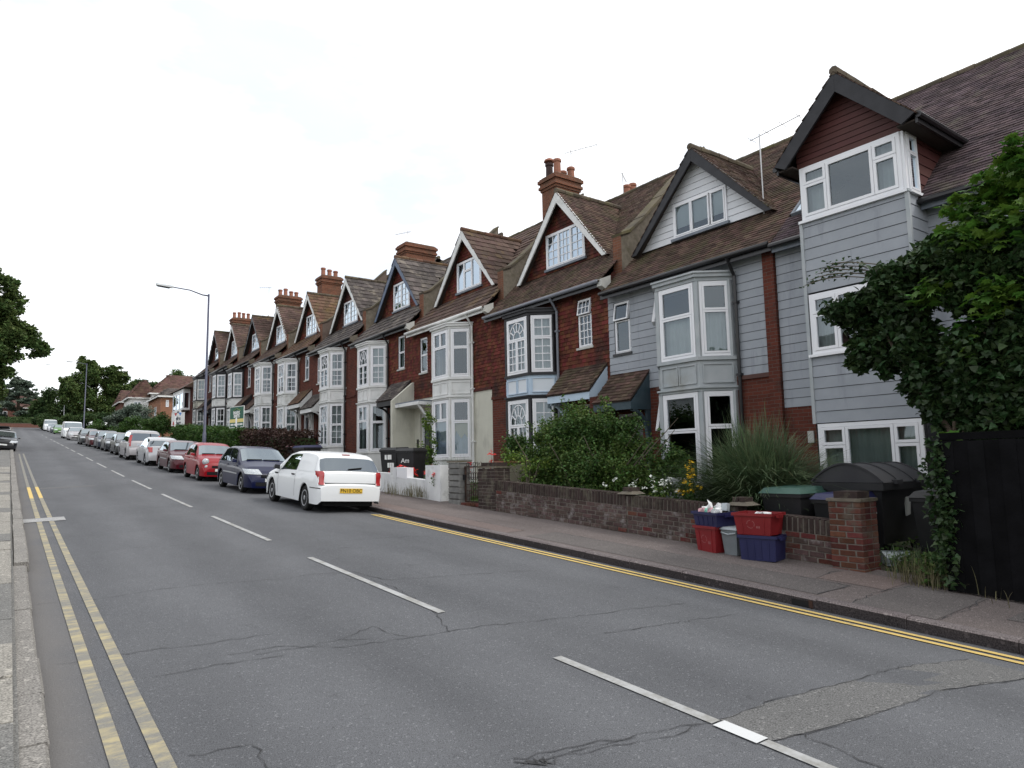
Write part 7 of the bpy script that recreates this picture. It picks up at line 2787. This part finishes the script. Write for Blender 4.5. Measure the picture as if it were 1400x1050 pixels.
def blades(mb, c, n, h, spread, wd, seed, lean=(0, 0), ys=1.0):
    R = np.random.default_rng(seed)
    for k in range(n):
        a = R.uniform(0, 2*math.pi)
        L_ = h*R.uniform(.6, 1.15)
        sp = spread*R.uniform(.15, 1.1)
        b = np.array((c[0]+R.normal(0, .14), c[1]+R.normal(0, .22)*ys, c[2]))
        d = np.array((math.cos(a)+lean[0], math.sin(a)*ys+lean[1]))
        sd = np.array((-math.sin(a), math.cos(a), 0.0))
        m_ = 7
        rows = []
        hp = R.uniform(.78, 1.0)
        for j in range(m_+1):
            t_ = j/m_
            r_ = sp*(t_**1.6)
            z_ = L_*(t_*1.25-.55*t_**2.6*(sp/spread)*1.2)*hp
            p = b+np.array((d[0]*r_, d[1]*r_, z_))
            w_ = wd*(1-t_**2.2)*.5+.0006
            rows.append([p-sd*w_, p+sd*w_+np.array((0, 0, w_*.4))])
        mb.grid(rows)
    return mb


t = plant('pampas_grass', 'large arching pampas grass clump behind the low wall with wispy tips', 'grass clump', (10.25, 7.1, gz(10.2, 7.1)))
blades(MB(), (10.25, 7.1, .5), 5200, 1.8, 1.75, .021, 3).build('blade', 'blade', t, kind='stuff')
blades(MB(), (10.3, 7.1, .5), 300, 1.95, 1.1, .010, 5).build('dry_blade', 'blade_dry', t, kind='stuff')
blades(MB(), (10.3, 7.9, .5), 260, .8, .8, .014, 8, (.3, .3)).build('side_blade', 'blade', t, kind='stuff')


def flowers(name, label, c, n, spread, h, petal, psize, leafm='leaf_shrub', head=8, group=None):
    t = plant(name, label, 'flowers', (c[0], c[1], c[2]), group)
    st = MB()
    lf = MB()
    for k in range(n):
        x, y = c[0]+random.uniform(-1, 1)*spread[0], c[1]+random.uniform(-1, 1)*spread[1]
        z = c[2]+h*random.uniform(.6, 1.05)
        st.tube([(c[0]+(x-c[0])*.6, c[1]+(y-c[1])*.6, c[2]), (x, y, z)], [.005, .003], 4)
        fm_ = MB()
        leaves(fm_, np.array([(x, y, z)])+RNG.normal(0, psize*.35, (head, 3)), psize, 'rhomb', 0, 1.0)
        fm_.build('flower', petal, t)
        p = np.array([(c[0]+(x-c[0])*(.6+.4*q)+random.gauss(0, .04), c[1]+(y-c[1])*(.6+.4*q)+random.gauss(0, .04), c[2]+(z-c[2])*q) for q in np.linspace(.05, .85, 22)])
        leaves(lf, p, .06, 'rhomb', .1, .4)
    st.build('stem', 'leaf_shrub', t)
    lf.build('foliage', leafm, t)
    return t


flowers('valerian', 'white flowered valerian left of the yellow daisies over the wall', (9.02, 9.0, .72), 8, (.12, .5), .78, 'petal_white', .05)
flowers('valerian', 'white flowered plant with pale green leaves next to the yellow daisies', (9.02, 8.15, .68), 10, (.12, .28), .82, 'petal_white', .055, 'leaf_bright')
flowers('yellow_daisies', 'cluster of yellow daisies in the garden left of the pampas grass', (9.2, 7.75, .68), 12, (.14, .24), .92, 'petal_yellow', .055)
flowers('tall_daisies', 'few taller yellow daisies against the grey bay window', (9.45, 7.85, .68), 6, (.1, .16), 1.2, 'petal_yellow', .05)
flowers('yellow_daisy', 'single yellow daisy among the pampas blades behind the red box', (9.3, 6.05, .7), 1, (.02, .02), .52, 'petal_yellow', .05)
flowers('red_roses', 'red roses over the lowest part of the white wall', (9.2, 16.5, 1.0), 11, (.2, .45), .72, 'petal_red', .075, 'leaf_hedge', 12, 'red roses along the white wall')
flowers('red_roses', 'dark red roses at the left end of the white wall', (9.2, 17.9, 1.05), 7, (.2, .5), .85, 'petal_red', .09, 'leaf_hedge', 12, 'red roses along the white wall')
flowers('red_roses', 'orange red roses between the white wall and the grey block pillar', (9.4, 14.95, .9), 6, (.15, .14), .9, 'petal_red', .075, 'leaf_hedge', 12, 'red roses along the white wall')
flowers('red_roses', 'tall red roses behind the block pillar under the white bay', (9.7, 14.3, .9), 3, (.12, .18), 1.35, 'petal_red', .08, 'leaf_hedge', 12, 'red roses along the white wall')
flowers('red_roses', 'single red bloom hanging on the white wall end block', (8.68, 15.35, 1.3), 1, (.01, .02), .42, 'petal_red', .07, 'leaf_hedge', 10, 'red roses along the white wall')
t = plant('upright_bush', 'slender upright bush between the black bins and the cream lobby wall', 'bush', (10.6, 19.0, gz(10.6, 19)))
limbs(MB(), (10.6, 19.0, 1.1), (10.6, 19.0, 3.0), .03, 6, .35, 2).build('stem', 'bark', t)
crown([((10.6, 19.0, 2.2), (.4, .42, .6)), ((10.6, 19.05, 2.95), (.28, .28, .5)), ((10.6, 18.9, 1.7), (.35, .35, .3)), ((10.6, 19.1, 3.4), (.12, .12, .35))], 850, .075, 'rhomb', .5, 9, .36).build('foliage', 'leaf_bright', t)
t = plant('grassy_clump', 'soft green grassy clump in front of the cream lobby wall', 'grass clump', (10.4, 17.0, gz(10.4, 17)))
blades(MB(), (10.3, 17.1, 1.0), 600, .95, .6, .012, 12).build('blade', 'blade', t, kind='stuff')
gr = MB()
P = np.array([[(x, y, gz(x, y)+.01) for x in np.linspace(9.05, 12.1, 5)] for y in np.linspace(13.5, 15.6, 5)])
gr.grid(P)
gr.build('lawn', 'lawn')['kind'] = 'structure'
lb = MB()
for k in range(1500):
    x, y = random.uniform(8.95, 10.4), random.uniform(14.72, 15.05)
    h_ = random.uniform(.05, .12)
    lb.add([(x, y, gz(x, y)), (x+.012, y+.006, gz(x, y)), (x+random.uniform(-.02, .02), y+random.uniform(-.02, .02), gz(x, y)+h_)], [[0, 1, 2]])
lb.build('grass', 'lawn', kind='stuff')

# weeds along wall feet and by the fence
t = plant('weed_tuft', 'dry grass and weeds at the foot of the black fence end', 'weeds', (8.55, 3.75, gz(8.5, 3.75)), 'weeds along the pavement edge')
blades(MB(), (8.52, 3.74, gz(8.5, 3.7)), 260, .33, .2, .007, 21).build('blade', 'blade_dry', t, kind='stuff')
q = MB()
leaves(q, clump_pts((8.52, 3.72, gz(8.5, 3.7)+.12), (.14, .2, .14), 260), .05)
q.build('foliage', 'leaf_shrub', t)
t = plant('weed_tuft', 'weeds round the pale tub behind the red brick pillar', 'weeds', (9.3, 4.3, gz(9.3, 4.3)), 'weeds along the pavement edge')
blades(MB(), (9.2, 4.25, gz(9.2, 4.2)), 160, .3, .25, .009, 22).build('blade', 'blade', t, kind='stuff')
q = MB()
leaves(q, clump_pts((9.35, 4.2, gz(9.3, 4.2)+.08), (.35, .35, .13), 900), .05)
q.build('foliage', 'leaf_shrub', t)
t = plant('weed_tuft', 'brown dead weeds along the foot of the white wall', 'weeds', (8.6, 16.8, gz(8.6, 16.8)), 'weeds along the pavement edge')
wm = MB()
for k in range(16):
    blades(wm, (8.62, 15.9+random.uniform(0, 2.0), gz(8.6, 16.6)+.01), 16, random.uniform(.25, .55), .16, .007, 30+k)
wm.build('blade', 'blade_dry', t, kind='stuff')
for (y, s_) in ((2.9, 50), (2.5, 51), (2.2, 52)):
    t = plant('weed_tuft', {2.9: 'first sparse weed sprig against the black fence', 2.5: 'second sparse weed sprig further right against the black fence', 2.2: 'last sparse weed sprig at the right end of the black fence'}[y], 'weeds', (8.3, y, gz(8.3, y)), 'weeds along the pavement edge')
    blades(MB(), (8.29, y, gz(8.3, y)), 14, .22, .12, .006, s_).build('blade', 'blade_dry', t, kind='stuff')
# litter of plants at the back gardens: ground cover
gc = MB()
for (x0, x1, y0, y1, n) in ((8.9, 12.4, 3.6, 8.2, 1500), (8.9, 12, 8.2, 13, 2600), (9.0, 12, 15.7, 23, 2200)):
    p = np.stack([RNG.uniform(x0, x1, n), RNG.uniform(y0, y1, n), np.zeros(n)], 1)
    p[:, 2] = [gz(a, b) for a, b in p[:, :2]]+RNG.uniform(.02, .22, n)
    leaves(gc, p, .06)
gc.build('ground_cover', 'leaf_shrub', kind='stuff')

# hedges up the street
def hedge(name, label, x0, x1, y0, y1, h, m_, n, size=.07, dz=0, group='hedges in front of the upper houses'):
    t = plant(name, label, 'hedge', ((x0+x1)/2, (y0+y1)/2, gz(x0, y0)), group)
    c = MB()
    seg = max(2, int((y1-y0)/1.0))
    for k in range(seg):
        a, b = y0+(y1-y0)*k/seg, y0+(y1-y0)*(k+1)/seg
        c.box(x0+.14, x1-.14, a, b, gz(x0, a)-.1, gz(x0, a)+h-.16)
    c.build('core', 'leaf_dark', t)
    p = np.stack([RNG.uniform(x0, x1, n), RNG.uniform(y0, y1, n), RNG.uniform(0, 1, n)], 1)
    face = RNG.uniform(size=n)
    p[face < .55, 0] = x0+RNG.normal(0, .07, (face < .55).sum())
    e = face > .85
    p[e, 1] = y0+RNG.normal(0, .07, e.sum())
    z = np.array([gz(x0, b) for b in p[:, 1]])
    tp = (face > .55) & (face < .85)
    p[:, 2] = z+h*p[:, 2]
    p[tp, 2] = z[tp]+h+RNG.normal(0, .06, tp.sum())
    p[:, 2] += .08*np.sin(p[:, 1]*1.7)
    mb = MB()
    leaves(mb, p, size)
    mb.build('foliage', m_, t)
    return t


hedge('clipped_hedge', 'long clipped green hedge behind the parked cars past the lamp', 8.8, 9.8, 34.5, 51.0, 1.6, 'leaf_hedge', 16000, .11)
hedge('red_hedge', 'dark red leaved shrub hedge right of the green sale board', 8.9, 10.0, 26.8, 34.0, 1.55, 'leaf_red', 9000, .10)
hedge('far_hedge', 'dark clipped hedge above low wall at the end of the road', -14, 9, 169.4, 170.6, 1.7, 'leaf_dark', 9000, .3, group='hedges at the road end')
t = thing('low_wall', 'low pale brick wall under the dark hedge at the road end', 'wall', (0, 168.6, gz(0, 168)))
MB().box(-16, 12, 168.5, 168.8, gz(0, 168)-.6, gz(0, 168)+.75).build('wall', 'brick_far', t)
MB().box(-16.02, 12.02, 168.46, 168.84, gz(0, 168)+.75, gz(0, 168)+.83).build('coping', 'cement', t)


def tree(name, label, x, y, zb, h, crowns, m_, dens, size, trunk=.25, kind='rhomb', upb=.6, sub=10, subr=.36, seed=1, group='trees beyond the houses', trunk_top=.75):
    t = plant(name, label, 'tree', (x, y, zb), group)
    limbs(MB(), (x, y, zb-.3), (x, y, zb+h*trunk_top), trunk, 9, h*.24, seed).build('trunk', 'bark', t)
    crown([((x+a, y+b, zb+c), (rx, ry, rz)) for a, b, c, rx, ry, rz in crowns], dens, size, kind, upb, sub, subr).build('crown', m_, t)
    return t


# left-hand roadside tree over the pavement
zb = gz(-4, 66)
tree('roadside_tree', 'broad leafy tree overhanging the left side of the road', -4.0, 62, zb, 14, [(-1.5, 0, 9.0, 3.4, 3.6, 3.2), (1.4, -1, 9.6, 2.6, 3.0, 2.4), (3.6, 0, 8.0, 2.0, 2.4, 1.5), (-.6, 0, 12.0, 2.4, 2.6, 2.0), (-3, 1, 6.2, 2.6, 2.6, 2.2), (1.4, -1.5, 6.4, 2.4, 2.4, 1.7), (-.2, -2, 4.2, 2.1, 2.2, 1.7), (5.2, .5, 7.2, 1.3, 1.5, .9), (3.4, .4, 10.2, 1.3, 1.4, 1.0), (3.0, 0, 5.4, 1.5, 1.8, 1.4), (2.7, 0, 3.8, 1.3, 1.6, 1.2), (2.4, 0, 2.4, 1.0, 1.4, .9), (2.2, 0, 11.2, 2.2, 2.2, 1.6), (3.4, -1, 6.7, 1.6, 1.6, 1.3), (3.0, 0, 9.2, 1.7, 1.8, 1.3), (2.2, 0, 7.6, 1.8, 2, 1.5), (2.6, 0, 4.6, 1.3, 1.5, 1.1)], 'leaf_tree', 560, .25, .35, sub=20, subr=.28, seed=3)
tree('opposite_tree', 'garden tree across the road opposite the end house', -13, 3, gz(-13, 3), 9, [(0, 0, 6, 2.6, 2.6, 2.4), (1.2, 1, 4.6, 2, 2, 1.6), (-1, -1, 7.6, 1.6, 1.6, 1.4)], 'leaf_tree', 120, .3, .2, seed=31)
tree('roadside_tree', 'second leafy tree further along the left side behind the first', -5.2, 84, gz(-5, 84), 11, [(0, 0, 7, 3.2, 3.5, 3.0), (2.2, 0, 6, 2.2, 2.4, 1.6), (-2, 0, 5, 2.6, 2.6, 2.2), (1.2, 0, 3.6, 1.9, 2, 1.3)], 'leaf_tree', 420, .27, .3, sub=14, subr=.32, seed=5)
# cedar at the road end
zb = gz(-1, 176)
t = plant('cedar_tree', 'blue green spreading cedar at the end of the road', 'tree', (1.5, 178, zb), 'trees at the road end')
limbs(MB(), (1.5, 178, zb-.3), (1.2, 178, zb+9), .5, 8, 3.2, 9).build('trunk', 'bark', t)
CL = []
for k in range(26):
    lv = k/25
    a = k*2.4
    rr = (1-lv)*4.6+.8
    CL.append(((1.5+math.cos(a)*rr*.95, 178+math.sin(a)*rr*.8, zb+2.2+lv*7.6), (2.3*(1-.4*lv), 2.0, .62)))
crown(CL, 330, .34, 'rhomb', .9, 8, .4, .1).build('crown', 'leaf_cedar', t)
# the trees behind the lamps
tree('field_maple', 'tallest rounded green tree behind the two far street lamps', 12.2, 142, gz(12, 142), 13, [(0, 0, 8, 4.4, 4, 4.2), (-3.4, -1, 6, 3, 3, 3), (3.6, 0, 7, 3.6, 3, 3.4), (-1.6, 0, 11.4, 1.9, 2, 1.9), (2.6, -1, 10.3, 2.1, 2, 1.6), (0, -2, 4, 4, 2.6, 3), (-4.6, -1, 8.2, 1.5, 1.6, 1.2)], 'leaf_tree', 340, .36, .4, sub=30, subr=.24, seed=11)
tree('dark_tree', 'darker green tree left of the tallest rounded tree', 7.0, 152, gz(7, 150), 8, [(0, 0, 4.5, 3.6, 3, 3.4), (-2.6, 0, 3.2, 2.2, 2.4, 2.4), (2.4, 0, 3.4, 2.4, 2.4, 2.6)], 'leaf_dark', 300, .36, .3, seed=12)
tree('dark_tree', 'dark tree between the tallest rounded tree and the red roofs', 19.4, 150, gz(18, 150), 11, [(0, 0, 7, 3.6, 3, 3.2), (-3, 0, 5.5, 2.8, 3, 3), (3.2, 0, 7.2, 2.8, 3, 2.2)], 'leaf_dark', 300, .36, .3, seed=13)
tree('dark_tree', 'treetop showing above the large brown hipped roof', 28, 152, gz(26, 150), 14, [(0, 0, 10, 3.4, 3, 3), (-2.6, 0, 9.6, 2, 2, 1.8), (3, 0, 9, 2.2, 2, 2)], 'leaf_tree', 300, .36, .3, seed=14)
# bushes beside the parked cars
tree('dark_bush', 'dark thicket at the bend left of the pale lamp', 7.2, 172.5, gz(7, 172), 4.5, [(0, 0, 2.2, 3, 2, 2.2), (-3, 1, 1.8, 2.4, 2, 1.8), (3.5, 0, 2.4, 2.8, 2, 2.4)], 'leaf_dark', 300, .32, .12, seed=28, group='bushes up the road', trunk_top=.5)
tree('dark_bush', 'dark thicket under the tallest rounded tree', 10.5, 134, gz(10, 134), 4.5, [(0, 0, 1.8, 3.2, 2.5, 1.9), (-2.6, 2, 1.6, 2, 2.5, 1.7), (4, 2, 2, 3, 2.5, 2.1), (-5, 8, 2, 2.4, 2.5, 2)], 'leaf_dark', 300, .3, .12, seed=27, group='bushes up the road', trunk_top=.5)
tree('grey_bush', 'broad grey green bush beyond the parked cars left of the houses', 12.0, 92, gz(12, 92), 4.4, [(0, 0, 2.4, 2.7, 2.6, 1.7), (-1.9, 0, 1.7, 1.8, 2, 1.3), (1.7, 1, 1.9, 1.8, 2, 1.5)], 'leaf_cedar', 520, .18, .12, sub=16, subr=.33, seed=21, group='bushes up the road', trunk_top=.5)
tree('green_bush', 'mid green bush in front of the grey green bush', 10.6, 82, gz(10, 82), 2.6, [(0, 0, 1.5, 1.6, 1.8, 1.1), (-.9, 1.4, 1.1, 1.2, 1.4, .9)], 'leaf_hedge', 520, .15, .08, seed=22, group='bushes up the road', trunk_top=.5)
tree('green_bush', 'low leafy bush at the roadside near the far lamp', 8.9, 95, gz(9, 95), 2.4, [(0, 0, 1.2, 1.4, 2.4, 1.0), (0, 3, 1.1, 1.2, 2, .9)], 'leaf_hedge', 520, .16, .08, seed=23, group='bushes up the road', trunk_top=.5)
tree('green_bush', 'rounded bush beside the white sale board and brick house', 11.6, 71.5, gz(11, 71), 3.0, [(0, 0, 1.5, 1.5, 1.7, 1.3), (-1.1, -1.6, 1.1, 1.1, 1.3, 1.0), (-1.6, -5, 1.2, 1.0, 2.4, .9)], 'leaf_hedge', 520, .14, .08, seed=24, group='bushes up the road', trunk_top=.5)
tree('dark_tree', 'dark clump of trees filling behind the corner house on the left', -12, 182, gz(-10, 182), 9, [(0, 0, 5.5, 4, 3, 4), (6, 3, 6, 3, 3, 3), (-5, 0, 5, 4, 3, 4)], 'leaf_dark', 260, .4, .3, seed=15)
